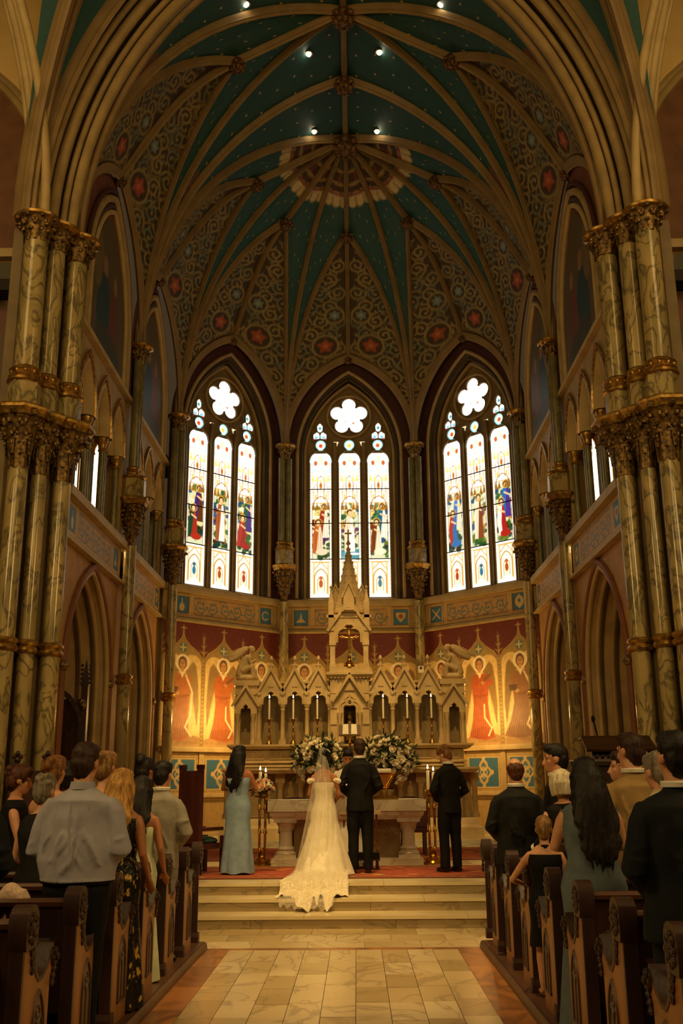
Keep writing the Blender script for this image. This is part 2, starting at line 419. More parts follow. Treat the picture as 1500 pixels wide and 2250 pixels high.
# ---------------- foliage capitals
def leaf(mb, c, ang, h, d, w, curl=.5):
    ca, sa = math.cos(ang), math.sin(ang); F = frame(c, (-sa, ca, 0), (0, 0, 1), (ca, sa, 0))
    rows = [(0, .0, .5), (.35, .08, .9), (.65, .25, 1.0), (.9, .65, .8), (.97, 1.0, .5), (.82, 1.15, .25)]
    vs = []; fs = []
    for v, o, ww in rows:
        vs += [F(-w * ww / 2, v * h, o * d * .8), F(0, v * h, o * d + .018), F(w * ww / 2, v * h, o * d * .8)]
    for r_ in range(len(rows) - 1):
        for k in range(2): a = r_ * 3 + k; fs.append((a, a + 1, a + 4, a + 3))
    mb.add(vs, fs)
    mb.ell(F(0, .9 * h, d * .95), (w * .3, w * .3, w * .26), 6, 4)
    for sd in (-1, 1): mb.ell(F(sd * w * .42, .62 * h, d * .42), (w * .2, w * .2, w * .22), 6, 4)
def foliate(r0, r1, h, n, tiers=2):
    mb = MB(); mb.lathe([(r0, 0), (r0 * 1.02, h * .3), (r0 + (r1 - r0) * .4, h * .7), (r1 * .95, h)], n=14)
    for t in range(tiers):
        f = t / tiers; rr = r0 + (r1 - r0) * f * .45
        for k in range(n):
            a = 2 * PI * (k + .5 * (t % 2)) / n
            leaf(mb, (rr * math.cos(a), rr * math.sin(a), h * f * .75), a, h * (1.0 - f * .75) * (.72 if t < tiers - 1 else .98), (r1 - r0) * .75 * (.6 + .4 * f) + .02, 2 * PI * rr / n * 1.05)
    return mb
def abacus(r, h, n=8, a0=PI / 8):
    return MB().lathe([(r * .86, 0), (r * .9, h * .25), (r * .93, h * .35), (r, h * .55), (r, h * .8), (r * .95, h)], n=n, a0=a0)
ringp = lambda r: [(r, -.11), (r * 1.28, -.09), (r * 1.4, -.055), (r * 1.28, -.02), (r * 1.1, 0), (r * 1.32, .03), (r * 1.38, .055), (r * 1.25, .08), (r, .10)]
basep = lambda r: [(r * 1.75, -.02), (r * 1.75, .03), (r * 1.6, .07), (r * 1.35, .1), (r * 1.3, .15), (r * 1.45, .18), (r * 1.45, .21), (r * 1.2, .24), (r, .27)]
cap_main = foliate(.185, .34, .40, 9).mesh('gilded_foliage', GOLD_D)
cap_big = foliate(.15, .42, .86, 8, 3).mesh('gilded_foliage', GOLD_D)
cap_mid = foliate(.10, .23, .36, 8).mesh('gilded_foliage', GOLD_D)
def corbel_mesh(r0, r1, h):
    mb = MB(); mb.lathe([(.03, 0), (r0, h * .12), (r0 * 1.1, h * .3), (r0 * 1.7, h * .65), (r1, h)], n=12)
    for t in range(4):
        z = h * (.06 + .2 * t); rr = r0 * (.8 + .35 * t)
        for k in range(7):
            a = 2 * PI * (k + .5 * (t % 2)) / 7; leaf(mb, (rr * math.cos(a), rr * math.sin(a), z), a, h * .32, .07 + .02 * t, rr * .95)
    return mb
corb_mid = corbel_mesh(.09, .24, .82).mesh('gilded_foliage', GOLD_D)

def shaft(mb, x, y, z0, z1, r, n=18): mb.lathe([(r, z0), (r, z1)], (x, y, 0), n)
def big_pier(s, lab):
    t = thing('clustered_pier', lab, 'pier', (s * 4.75, 14.45, 0), group='main piers of the chancel arch')
    P = [(s * .10, -.32), (-s * .12, -.0), (-s * .36, .38)]
    core = MB(); core.prism([(s * .30, -.36), (s * .13, -.12), (-s * .28, .5), (s * .1, .95), (s * .46, .95), (s * .46, -.36)], frame((0, 0, 0), (1, 0, 0), (0, 1, 0), (0, 0, 1)), 0, 10.3)
    core.build('pier_core', mat('pier_core_paint', '#7d6740', '#6e5a37', 3, .6), t, smooth=False)
    for k, (x, y) in enumerate(P):
        rl = (.15, .12, .14)[k]; ru = (.185, .15, .165)[k]
        lo = MB(); shaft(lo, x, y, .7, 6.28, rl); lo.build('shaft', SHAFT, t)
        up = MB(); shaft(up, x, y, 7.9, 10.1, ru); up.build('shaft', SHAFT, t)
        pd = MB(); pd.lathe([(ru * 1.32, 7.2), (ru * 1.32, 7.64), (ru * 1.2, 7.68)], (x, y, 0), 8, a0=PI / 8); pd.build('pedestal_block', SHAFT, t, smooth=False)
        rg = MB(); rg.lathe(ringp(ru), (x, y, 7.79), 18); rg.lathe([(ru * 1.2, 7.62), (ru * 1.5, 7.65), (ru * 1.45, 7.69), (ru * 1.15, 7.72)], (x, y, 0), 18)
        for q in range(10):
            a = 2 * PI * q / 10; rg.ell((x + ru * 1.16 * math.cos(a), y + ru * 1.16 * math.sin(a), 7.80), (.03, .03, .05), 6, 4)
        rg.build('gilded_ring', GOLD, t)
        r3 = MB(); r3.lathe(ringp(rl), (x, y, 3.66), 18); r3.build('gilded_ring', GOLD, t)
        b = MB(); b.lathe(basep(rl), (x, y, .45), 18); b.build('base', STONE_D, t)
        inst('capital', cap_main, t, (x, y, 10.04), (0, 0, k), (1, 1, 1) if k != 1 else (.85, .85, 1))
        inst('lower_capital', cap_big, t, (x, y, 6.26), (0, 0, k * .7), (1, 1, 1) if k != 1 else (.85, .85, 1))
        ab = MB(); ab.merge(abacus(.47 if k != 1 else .42, .17), Matrix.Translation((x, y, 7.04))); ab.build('abacus', GOLD, t, smooth=False)
        ab = MB(); ab.lathe([(.25, 0), (.31, .03), (.36, .05), (.37, .09), (.32, .11), (.30, .14)], (x, y, 10.38), 16); ab.build('abacus', GOLD, t)
    return t
big_pier(-1, 'tall marble clustered pier with gilded capitals at left of the chancel arch')
big_pier(1, 'tall marble clustered pier with gilded capitals at right of the chancel arch')
def wall_col(x, y, lab, tx, ty, r_low=.12):
    t = thing('wall_column', lab, 'column', (x, y, 0), group='columns between the chancel bays')
    up = [MB(), MB()]
    for k, sg in enumerate((-1, 1)):
        shaft(up[k], sg * tx * .095, sg * ty * .095, 7.8, 10.1, .092, 14); up[k].build('shaft', SHAFTD, t)
    pd = MB(); pd.lathe([(.25, 7.18), (.25, 7.56), (.22, 7.6)], n=8, a0=PI / 8); pd.build('pedestal_block', SHAFT, t, smooth=False)
    rg = MB()
    for sg in (-1, 1):
        rg.lathe(ringp(.1), (sg * tx * .095, sg * ty * .095, 7.72), 12)
    rg.lathe([(.22, 7.56), (.27, 7.59), (.26, 7.63), (.2, 7.65)], n=14); rg.build('gilded_ring', GOLD, t)
    inst('corbel', corb_mid, t, (0, 0, 6.2), (0, 0, .4))
    ab = MB(); ab.merge(abacus(.33, .16), Matrix.Translation((0, 0, 7.03))); ab.build('abacus', GOLD, t, smooth=False)
    inst('capital', cap_mid, t, (0, 0, 10.05), (0, 0, .2))
    ab = MB(); ab.lathe([(.2, 0), (.25, .03), (.28, .05), (.28, .09), (.24, .12)], (0, 0, 10.37), 14); ab.build('abacus', GOLD, t)
    lo = MB(); shaft(lo, 0, 0, .7, 6.22, r_low); lo.build('lower_shaft', SHAFT, t)
    r3 = MB(); r3.lathe(ringp(r_low), (0, 0, 3.64), 16); r3.build('gilded_ring', GOLD, t)
    b = MB(); b.lathe(basep(r_low), (0, 0, .45), 16); b.build('base', STONE_D, t)
for s, nm in ((-1, 'left'), (1, 'right')):
    wall_col(s * 4.24 + .02, 18.95, 'slender marble wall column between the two %s gallery bays' % nm, 0, 1)
    wall_col(s * 4.16 + .06, 22.95, 'slender marble wall column at the corner where the %s side wall meets the apse' % nm, -.7 * s, .7)
    wall_col(s * 1.73 + .08, 25.3, 'slender marble wall column just %s of the central stained glass window' % nm, .92, .38 * -s)

# ---------------- shared painters
BLUE = '#3b6f90'; CREAM = '#d9c08a'
def frieze_canvas(L, n_end=2):
    cv = Canvas(-L / 2, L / 2, 5.56, 6.14, .016, '#b99a62')
    zc = 5.85
    for sx in (-1, 1):
        x = sx * (L / 2 - .36)
        cv.rect(x - .22, x + .22, zc - .24, zc + .24, '#cfae6c'); cv.rect(x - .19, x + .19, zc - .21, zc + .21, '#6b3a22'); cv.rect(x - .175, x + .175, zc - .195, zc + .195, BLUE)
    h = L / 2 - .72
    if h > .2:
        cv.rect(-h, h, zc - .22, zc + .22, '#8d5f35'); cv.rect(-h + .02, h - .02, zc - .20, zc + .20, '#b8925a')
        n = max(2, int(round(2 * h / .36))); w = 2 * h / n
        for k in range(n):
            x = -h + w * (k + .5); sg = 1 if k % 2 else -1
            scroll(cv, x, zc, .165, '#5d7373', .03, 1.4, PI if k % 2 else 0, sg, True, '#5d7373')
            cv.line([(x - w / 2, zc - .17 * sg), (x - w / 4, zc - .2 * sg), (x, zc - .17 * sg)], .025, '#5d7373')
    return cv
def emblem(cv, x, z, k):
    c = '#cfae6c'
    if k == 0: cv.ell(x, z - .06, .07, .1, c); cv.rect(x - .015, x + .015, z - .1, z + .15, c)
    elif k == 1: cv.ring(x, z, .1, .03, c); cv.rect(x, x + .15, z - .05, z + .05, BLUE)
    elif k == 2: cv.poly([(x - .13, z - .12), (x + .13, z - .12), (x + .03, z - .02), (x, z + .15), (x - .03, z - .02)], c)
    elif k == 3: cv.poly([(x - .12, z + .11), (x + .12, z + .11), (x + .12, z), (x, z - .14), (x - .12, z)], c); cv.ell(x, z + .02, .06, .06, '#9a5a35')
    elif k == 4: cv.line([(x - .12, z - .12), (x + .12, z + .12)], .03, c); cv.line([(x - .12, z + .12), (x + .12, z - .12)], .03, c)
    else: cv.ell(x, z, .12, .14, c); cv.rect(x - .02, x + .02, z - .17, z + .17, c); cv.ell(x, z + .02, .04, .05, BLUE)
CORN_T = [(0, 0), (.0, .06), (.04, .10), (.05, .14), (.09, .17), (.13, .17), (.15, .13), (.15, .0)]
CORN_B = [(0, 0), (0, .08), (.03, .11), (.07, .10), (.09, .05), (.12, .04), (.12, 0)]
def cornice(F, L, z, prof, parent, material=None, name='cornice'):
    mb = MB(); mb.sweep([(-L / 2, z), (L / 2, z)], prof, F); return mb.build(name, material or OCHRE_L, parent)

# ---------------- side walls of the chancel (two bays each), gallery, aisle behind
def side_wall(s):
    nm = 'left' if s < 0 else 'right'
    W = struct('wall_' + nm)
    for bay, (y0, y1) in enumerate(((14.95, 18.95), (18.95, 22.98))):
        yc = (y0 + y1) / 2; L = y1 - y0
        F = frame((s * HW, yc, 0), (0, 1, 0), (0, 0, 1), (-s, 0, 0))
        # lower pointed arch
        a = 1.38; ap = arch(a, .45, 3.38, 5.27, 14)
        face = [(-L / 2, .45)] + ap + [(L / 2, .45), (L / 2, 5.5), (-L / 2, 5.5)]
        m = MB(); n = len(face); m.add([F(u, v, 0) for u, v in face], [tuple(range(n))]); m.build('spandrel_wall', TERRA, W, smooth=False)
        for p0, q0, rr, mm in ((.11, .02, .06, mat('hood_paint', '#85522f', '#774828', 4, .6)), (.02, .0, .045, OCHRE_L), (-.05, -.16, .04, OCHRE_L), (-.07, -.24, .02, OCHRE_D), (-.10, -.42, .045, OCHRE), (-.12, -.50, .02, OCHRE_D), (-.15, -.74, .045, OCHRE_L), (-.16, -.86, .02, OCHRE_D), (-.17, -.95, .04, OCHRE)):  # thin dark rolls paint in the shadow lines of the grooves
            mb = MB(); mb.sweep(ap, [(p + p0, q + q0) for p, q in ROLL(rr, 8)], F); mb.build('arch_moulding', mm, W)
        mb = MB(); mb.sweep(ap, [(.04, 0), (-.0, -.13), (-.03, -.14), (-.05, -.20), (-.04, -.24), (-.08, -.40), (-.10, -.46), (-.09, -.5), (-.13, -.72), (-.15, -.8), (-.13, -.86), (-.17, -1.0)], F, pclosed=False); mb.build('arch_soffit', OCHRE, W, ang=20)
        for u in (-1, 1):                                   # gilded stops of the hood
            x, y, z = F(u * (a + .11), 3.5, .03); mb = MB(); mb.ell((x, y, z), (.09, .09, .10), 8, 6); mb.ell((x, y, z - .12), (.05, .05, .07), 8, 6); mb.build('hood_stop', GOLD_D, W)
        # frieze
        cv = frieze_canvas(L - .3)
        for e, sx in enumerate((-1, 1)): emblem(cv, sx * ((L - .3) / 2 - .36), 5.85, (e * 2 + bay + (0 if s < 0 else 3)) % 6)
        cv.build('painted_frieze', F, PAINT, W, w=.03)
        cornice(F, L, 6.14, [(q, p) for p, q in CORN_T], W); cornice(F, L, 5.44, [(q, p) for p, q in CORN_B], W)
        # gallery arcade: three arches on paired colonnettes
        g0, g1 = -L / 2 + .32, L / 2 - .25; pw = (g1 - g0) / 3
        top = 9.22; zs = 7.95
        b_ = []; aw = pw / 2 - .16
        for k in range(3):
            c = g0 + pw * (k + .5); b_ += arch(aw, zs, zs, 8.75, 8, c)
        face = [(-L / 2, zs)] + b_ + [(L / 2, zs), (L / 2, top), (-L / 2, top)]
        m = MB(); m.add([F(u, v, 0) for u, v in face], [tuple(range(len(face)))]); m.add([F(u, v, -.42) for u, v in face], [tuple(range(len(face)))]); m.build('arcade_wall', OCHRE, W, smooth=False)
        for k in range(3):
            c = g0 + pw * (k + .5); P = arch(aw, zs, zs, 8.75, 8, c)
            mb = MB(); mb.sweep(P, [(.0, .0), (-.05, -.1), (-.05, -.16), (-.1, -.24), (-.1, -.42)], F, pclosed=False); mb.build('arch_soffit', OCHRE_L, W)
            Ph = arch(aw + .13, zs, zs, 8.97, 8, c)
            mb = MB(); mb.sweep(Ph, [(p, q + .03) for p, q in ROLL(.035, 6)], F); mb.build('hood_moulding', GOLD, W)
            mb = MB()
            for o_, q_, r_ in ((.04, 0, .04), (-.03, -.12, .03), (-.07, -.22, .03), (-.11, -.36, .03)): mb.sweep(arch(aw + o_, zs, zs, 8.76 + o_ * 1.4, 8, c), [(p, q + q_) for p, q in ROLL(r_, 6)], F)
            mb.build('arch_moulding', OCHRE_L, W)
        for k in range(4):
            c = g0 + pw * k
            for j, q in enumerate((-.10, -.34)):
                for e in ((-.07, .07) if 0 < k < 3 else ((.1,) if k == 0 else (-.1,))):
                    x, y, z = F(c + e, 0, q)
                    mb = MB(); mb.lathe([(.062, 6.42), (.062, 7.72)], (x, y, 0), 10); mb.build('colonnette', SHAFTD, W)
                    mb = MB(); mb.lathe([(.066, 7.68), (.085, 7.7), (.07, 7.73), (.085, 7.82), (.115, 7.88), (.12, 7.93), (.08, 7.96)], (x, y, 0), 10)
                    mb.lathe([(.12, 6.26), (.12, 6.32), (.09, 6.36), (.1, 6.39), (.075, 6.43)], (x, y, 0), 10); mb.build('gilded_capital_and_base', GOLD, W)
        m = MB(); m.box2(F(-L / 2, 6.2, -.5), F(L / 2, 6.27, 0)); m.build('gallery_sill', OCHRE_L, W)
        for u0, u1 in ((-L / 2, g0 - .02), (g1 + .02, L / 2)):
            MB().box2(F(u0, 6.2, -.42), F(u1, zs, -.002)).build('gallery_jamb', OCHRE, W)
        cornice(F, L, 9.18, [(q * .7, p * .7) for p, q in CORN_T], W, OCHRE_L)
        # clerestory with blind arch and mural
        za = 13.12; wa = arc_pts(L / 2 - .02, ZS, za, 12); P = wa + [(-u, v) for u, v in wa[-2::-1]]
        face = [(-L / 2, 9.2)] + [(-L / 2, ZS)] + P + [(L / 2, ZS), (L / 2, 9.2)]
        m = MB(); m.add([F(u, v, -.02) for u, v in face], [tuple(range(len(face)))]); m.build('clerestory_wall', mat('clerestory_paint', '#7a452c', '#6a3a25', 4, .7), W, smooth=False)
        for off, q, rr, mm in ((-.28, .02, .05, REDB), (-.42, .02, .07, OCHRE), (-.56, .0, .05, OCHRE_D), (-.66, .02, .05, OCHRE_L)):
            mb = MB(); mb.sweep(arch(L / 2 + off, 9.25, ZS - .2, za + off * 1.15, 12), [(p, q2 + q) for p, q2 in ROLL(rr, 8)], F); mb.build('arch_moulding', mm, W)
        cv = Canvas(-L / 2 + .7, L / 2 - .7, 9.3, 12.2, .03, '#5a4a2e')
        cv.ell(-.3, 10.0, .5, .9, '#243f45'); cv.ell(.45, 10.1, .35, .8, '#6a3a26'); cv.ell(-.3, 11.05, .17, .2, '#8b6a45'); cv.ell(.45, 11.0, .15, .18, '#8b6a45'); cv.ell(.1, 9.6, .9, .3, '#3d3a28'); cv.ell(-.8, 11.0, .3, .6, '#6d5a38')
        ki = arch(L / 2 - .7, 9.3, ZS - .2, 12.2, 12); cv.keep = cv.inside(ki)
        cv.build('mural', F, PAINT, W, w=.0)
    # gallery room
    x2 = s * 6.6
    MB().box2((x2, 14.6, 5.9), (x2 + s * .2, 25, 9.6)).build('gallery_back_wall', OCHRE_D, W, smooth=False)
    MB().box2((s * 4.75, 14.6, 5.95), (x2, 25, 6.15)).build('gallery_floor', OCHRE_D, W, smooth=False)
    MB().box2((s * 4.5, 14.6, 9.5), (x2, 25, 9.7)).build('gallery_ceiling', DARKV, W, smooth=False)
    # aisle behind the lower arches
    MB().box2((s * 8.2, 14.2, 0), (s * 8.4, 27, 6)).build('aisle_wall', mat('aisle_plaster', '#b0a07a', '#a09070', 1.5, .8), W, smooth=False)
    MB().box2((s * 4.8, 14.2, 5.7), (s * 8.4, 27, 5.85)).build('aisle_ceiling', TEAL, W, smooth=False)
    MB().box2((s * 4.6, 25.2, 0), (s * 8.4, 25.4, 6)).build('aisle_end_wall', OCHRE, W, smooth=False)
    for yy in (15.6, 19.0, 22.4):
        F = frame((s * 6.6, yy, 0), (1, 0, 0), (0, 0, 1), (0, -1, 0))
        mb = MB(); mb.sweep(arch(1.55, .45, 3.4, 5.5, 10), ROLL(.09, 8), F); mb.sweep(arch(1.42, .45, 3.4, 5.35, 10), [(p, q + .12) for p, q in ROLL(.06, 8)], F); mb.build('aisle_arch_rib', OCHRE_L, W)
        for u in (-1, 1):
            x, y, z = F(u * 1.5, 3.4, .06); mb = MB(); mb.lathe([(.06, -.3), (.1, -.24), (.12, -.1), (.17, -.02), (.19, .02), (.19, .07), (.12, .1)], (x, y, z), 12); mb.build('aisle_capital', GOLD_D, W)
    return W
wl = side_wall(-1); wr = side_wall(1)
for s, k in ((-1, 4), (1, 5)):
    w = struct('window_%d' % k)
    F = frame((s * 5.25, 18.7, 0), (s, 0, 0), (0, 0, 1), (0, -1, 0))
    for j in range(2):
        m = MB(); m.box2(F(-.45 + .47 * j, 6.6, 0), F(-.02 + .47 * j, 8.9, .02)); m.build('pane', emit('daylit_pane', '#ffe6b8', 3.0), w)
    m = MB(); m.sweep([(-.47, 6.56), (-.47, 8.94), (.47, 8.94), (.47, 6.56)], RECT(0, .08, -.1, .06), F, closed=True); m.box2(F(-.015, 6.6, 0), F(.015, 8.9, .06)); m.build('window_frame', OCHRE, w)
# transept walls beside the chancel arch (face the nave)
for s, nm in ((-1, 'left'), (1, 'right')):
    W = struct('wall_transept_' + nm); F = frame((0, 15.0, 0), (1, 0, 0), (0, 0, 1), (0, -1, 0)); x0, x1 = s * 4.9, s * 12
    MB().box2((x0, 15.0, 0), (x1, 15.3, 10.4)).build('wall_panel', TERRA, W, smooth=False)
    MB().box2((x0, 15.0, 10.4), (x1, 15.3, 20)).build('upper_plaster', YELLOW, W, smooth=False)
    P = arch(2.95, 10.4, 11.4, 14.6, 12, s * 8.0)
    m = MB(); m.prism(P + [(s * 8.0 + 2.95, 10.4)], F, .02, .05); m.build('lunette', mat('lunette_paint', '#7d5230', '#6a4426', 3, .7), W, smooth=False)
    for off, q in ((0, .05), (.12, .03)):
        m = MB(); m.sweep(arch(2.95 + off, 10.4, 11.4, 14.6 + off, 12, s * 8.0), [(p, w + q) for p, w in ROLL(.07, 8)], F); m.build('arch_moulding', OCHRE, W)
    cv = Canvas(x0 if s > 0 else x1, x1 if s > 0 else x0, 6.9, 10.2, .06, '#4a4128')
    for k in range(14):
        x = x0 + s * rng.uniform(.2, 4); z = rng.uniform(7.0, 9.6); cv.ell(x, z, rng.uniform(.2, .5), rng.uniform(.4, .8), ['#5e4a2c', '#6b3d26', '#2f3d35', '#57502f'][k % 4])
        cv.ell(x, z + .8, .13, .16, '#9a6b48')
    cv.build('mural', F, PAINT, W, w=.03)
    for z in (10.25, 6.62):
        m = MB(); m.sweep([(min(x0, x1), z), (max(x0, x1), z)], [(q, p) for p, q in CORN_T], F); m.build('cornice', OCHRE_L, W)

# ---------------- apse walls with windows, frieze, angels and dado
ROBES = [('#b8703a', '#8a4a22', '#a08250', 0), ('#b5642e', '#8a4520', '#9a7c4a', 1), ('#a86c3e', '#86502c', '#97794a', 2),
         ('#a0683e', '#7f4c2c', '#947648', 1), ('#a66c42', '#82502e', '#97794a', 0), ('#a6653a', '#7e4828', '#97794a', 2),
         ('#a87246', '#845432', '#97794a', 2), ('#b0562a', '#8a3c1c', '#94763f', 1), ('#96683e', '#74492a', '#8f7340', 0)]
def angel(cv, x, robe, dark, wing, pose):
    z0, zh = 2.72, 4.50
    for sg in (-1, 1):
        cv.poly([(x + sg * q, z) for q, z in ((.10, 4.30), (.30, 4.52), (.40, 4.42), (.46, 4.05), (.50, 3.5), (.46, 3.0), (.38, 3.4), (.24, 3.9))], wing)
        for k in range(6): cv.line([(x + sg * (.2 + .04 * k), 4.32), (x + sg * (.28 + .035 * k), 3.6), (x + sg * .45, 3.08)], .012, '#7d6236', .55)
        cv.line([(x + sg * .10, 4.30), (x + sg * .30, 4.52), (x + sg * .40, 4.42), (x + sg * .46, 4.05), (x + sg * .50, 3.5)], .02, '#c2a262', .8)
    cv.ell(x, zh - .02, .185, .19, '#efdcaa'); cv.ring(x, zh - .02, .185, .025, '#fff3d2')
    sw = (-.16, .0, .12)[pose]
    cv.poly([(x - .19, 4.24), (x + .19, 4.24), (x + .25, 3.9), (x + .22, 3.5), (x + .27 + sw * .4, 3.1), (x + .40 + sw, z0 + .02), (x + .12 + sw, z0 - .05), (x - .38 + sw, z0 + .03), (x - .27 + sw * .4, 3.1), (x - .22, 3.5), (x - .25, 3.9)], robe)
    for k in range(11):
        f = -1 + 2 * k / 10; cv.line([(x + f * .15, 3.75), (x + f * .21 + sw * .35, 3.3), (x + f * .35 + sw, z0 + .03)], .016 + .01 * (k % 2), dark, .6)
        cv.line([(x + f * .16 + .03, 3.7), (x + f * .22 + .03 + sw * .35, 3.3), (x + f * .35 + .03 + sw, z0 + .05)], .014, '#d8a064', .4)
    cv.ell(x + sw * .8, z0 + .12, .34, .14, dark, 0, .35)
    cv.line([(x - .22, 3.74), (x, 3.68), (x + .22, 3.74)], .03, dark, .6)
    for e in (-.1, .0, .1): cv.line([(x + e, 4.15), (x + e * .6, 3.78)], .014, dark, .5)
    sk = '#cf9a62'
    if pose == 0:
        cv.line([(x - .18, 4.15), (x - .28, 3.86), (x - .12, 3.76)], .12, robe); cv.line([(x + .18, 4.15), (x + .24, 3.85), (x - .05, 3.78)], .12, robe); cv.line([(x - .18, 4.12), (x - .22, 3.86), (x - .1, 3.82)], .014, dark, .7); cv.ell(x - .12, 3.77, .06, .04, sk); cv.poly([(x - .36, 3.92), (x - .1, 3.92), (x - .15, 3.78), (x - .32, 3.78)], '#5a4226')
        cv.line([(x + .1, 4.2), (x + .3, 3.8), (x + .27, 3.3), (x + .12, 3.0), (x + .3, 2.8)], .045, '#ecdcae')
    elif pose == 1:
        cv.line([(x - .18, 4.15), (x - .22, 3.95), (x + .05, 3.98)], .12, robe); cv.line([(x + .18, 4.15), (x + .32, 4.0), (x + .12, 4.06)], .12, robe); cv.ell(x + .22, 4.14, .15, .05, '#8a5a2e', .5); cv.ell(x + .08, 4.02, .05, .04, sk); cv.line([(x, 3.95), (x + .38, 4.28)], .012, '#5a3a1c')
        cv.line([(x + .1, 3.5), (x + .1, 3.2), (x + .3, 2.95), (x + .2, 2.78)], .04, '#ecdcae')
    else:
        cv.line([(x - .18, 4.15), (x - .22, 3.9), (x + .02, 4.0)], .12, robe); cv.line([(x + .18, 4.15), (x + .22, 3.8), (x - .06, 3.84)], .12, robe); cv.ell(x + .02, 4.02, .05, .05, sk); cv.ell(x - .06, 3.84, .05, .04, sk); cv.poly([(x - .08, 4.12), (x + .1, 4.2), (x + .12, 4.02), (x - .04, 3.98)], '#e8d8aa')
    cv.ell(x, zh - .03, .12, .155, '#6a4226'); cv.ell(x, zh - .05, .085, .115, sk); cv.rect(x - .04, x + .04, 4.22, 4.36, sk)
    for sg in (-1, 1): cv.ell(x + sg * .034, zh - .035, .016, .010, '#4a2c1a'); cv.ell(x + sg * .034, zh - .008, .022, .006, '#6a4226')
    cv.line([(x, zh - .03), (x + .012, zh - .085)], .010, '#a8743f'); cv.line([(x - .025, zh - .115), (x + .025, zh - .115)], .012, '#a0553a')
    cv.poly([(x - .08, 4.27), (x, 4.12), (x + .08, 4.27)], '#f0e2b8')
def angel_canvas(k0):
    cv = Canvas(-1.80, 1.80, 2.5, 5.46, .016, '#6a2c20')
    for j in range(3):
        x = -1.2 + 1.2 * j
        og = [(x - .6, 4.55), (x - .45, 4.74), (x - .22, 4.88), (x - .05, 5.04), (x, 5.16), (x + .05, 5.04), (x + .22, 4.88), (x + .45, 4.74), (x + .6, 4.55), (x + .6, 2.5), (x - .6, 2.5)]
        cv.poly(og, '#a58a50'); cv.line(og[:9], .05, '#7a5a30'); cv.line(og[:9], .022, '#c9a862')
        cv.rect(x - .54, x + .54, 2.5, 4.42, '#e3c481'); cv.ell(x - .27, 4.42, .27, .26, '#e3c481'); cv.ell(x + .27, 4.42, .27, .26, '#e3c481')
        cv.poly([(x - .15, 4.56), (x + .15, 4.56), (x, 4.45)], '#a58a50')
        cv.ell(x, 4.84, .12, .12, '#6b7a6a'); cv.rect(x - .09, x + .09, 4.825, 4.855, '#e2d19a'); cv.rect(x - .015, x + .015, 4.75, 4.93, '#e2d19a')
        cv.poly([(x - .03, 5.12), (x + .03, 5.12), (x + .02, 5.28), (x + .1, 5.3), (x + .02, 5.33), (x, 5.4), (x - .02, 5.33), (x - .1, 5.3), (x - .02, 5.28)], '#b5924f')
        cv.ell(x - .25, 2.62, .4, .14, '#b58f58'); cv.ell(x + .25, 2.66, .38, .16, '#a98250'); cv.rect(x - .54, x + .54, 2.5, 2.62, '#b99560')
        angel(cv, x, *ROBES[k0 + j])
    for x in (-1.8, -.6, .6, 1.8):
        cv.rect(x - .06, x + .06, 2.5, 4.62, '#a88c55'); cv.rect(x - .045, x + .045, 2.5, 4.62, '#94783f')
        for k in range(22): cv.ell(x, 2.56 + .095 * k, .022, .022, '#bf9f5c')
        cv.rect(x - .02, x + .02, 4.6, 5.0, '#a58a50')
        for z, w in ((4.72, .13), (4.86, .09), (5.05, .07)): cv.poly([(x - w, z + .08), (x, z - .03), (x + w, z + .08), (x, z + .04)], '#a58a50')
        cv.poly([(x - .03, 5.0), (x + .03, 5.0), (x, 5.22)], '#a58a50')
    return cv
def dado_canvas():
    cv = Canvas(-1.8, 1.8, .47, 2.46, .018, '#c2a468')
    for j in range(3):
        x = -1.2 + 1.2 * j
        P = [(x - .44, 1.6), (x + .44, 1.6), (x + .44, 2.28), (x - .44, 2.28)]
        cv.rect(x - .48, x + .48, 1.56, 2.32, '#8a6a38'); cv.rect(x - .465, x + .465, 1.575, 2.305, '#d3b775'); cv.rect(x - .43, x + .43, 1.61, 2.27, BLUE)
        z = 1.94
        for d in (.0,):
            cv.line([(x, z + .27), (x + .21, z), (x, z - .27), (x - .21, z)], .035, '#cdb06c', closed=True)
            for (ex, ez) in ((0, .15), (0, -.15), (.1, 0), (-.1, 0)): cv.ring(x + ex, z + ez, .11, .03, '#d8bd7c')
            cv.line([(x, z + .14), (x + .11, z), (x, z - .14), (x - .11, z)], .02, '#e0c88a', closed=True)
            for (ex, ez) in ((0, .3), (0, -.3), (.25, 0), (-.25, 0)): cv.ell(x + ex, z + ez, .045, .055, '#d8bd7c')
        cv.rect(x - .48, x + .48, .7, 1.35, '#ab8c54'); cv.rect(x - .44, x + .44, .74, 1.31, '#b99a60')
    return cv

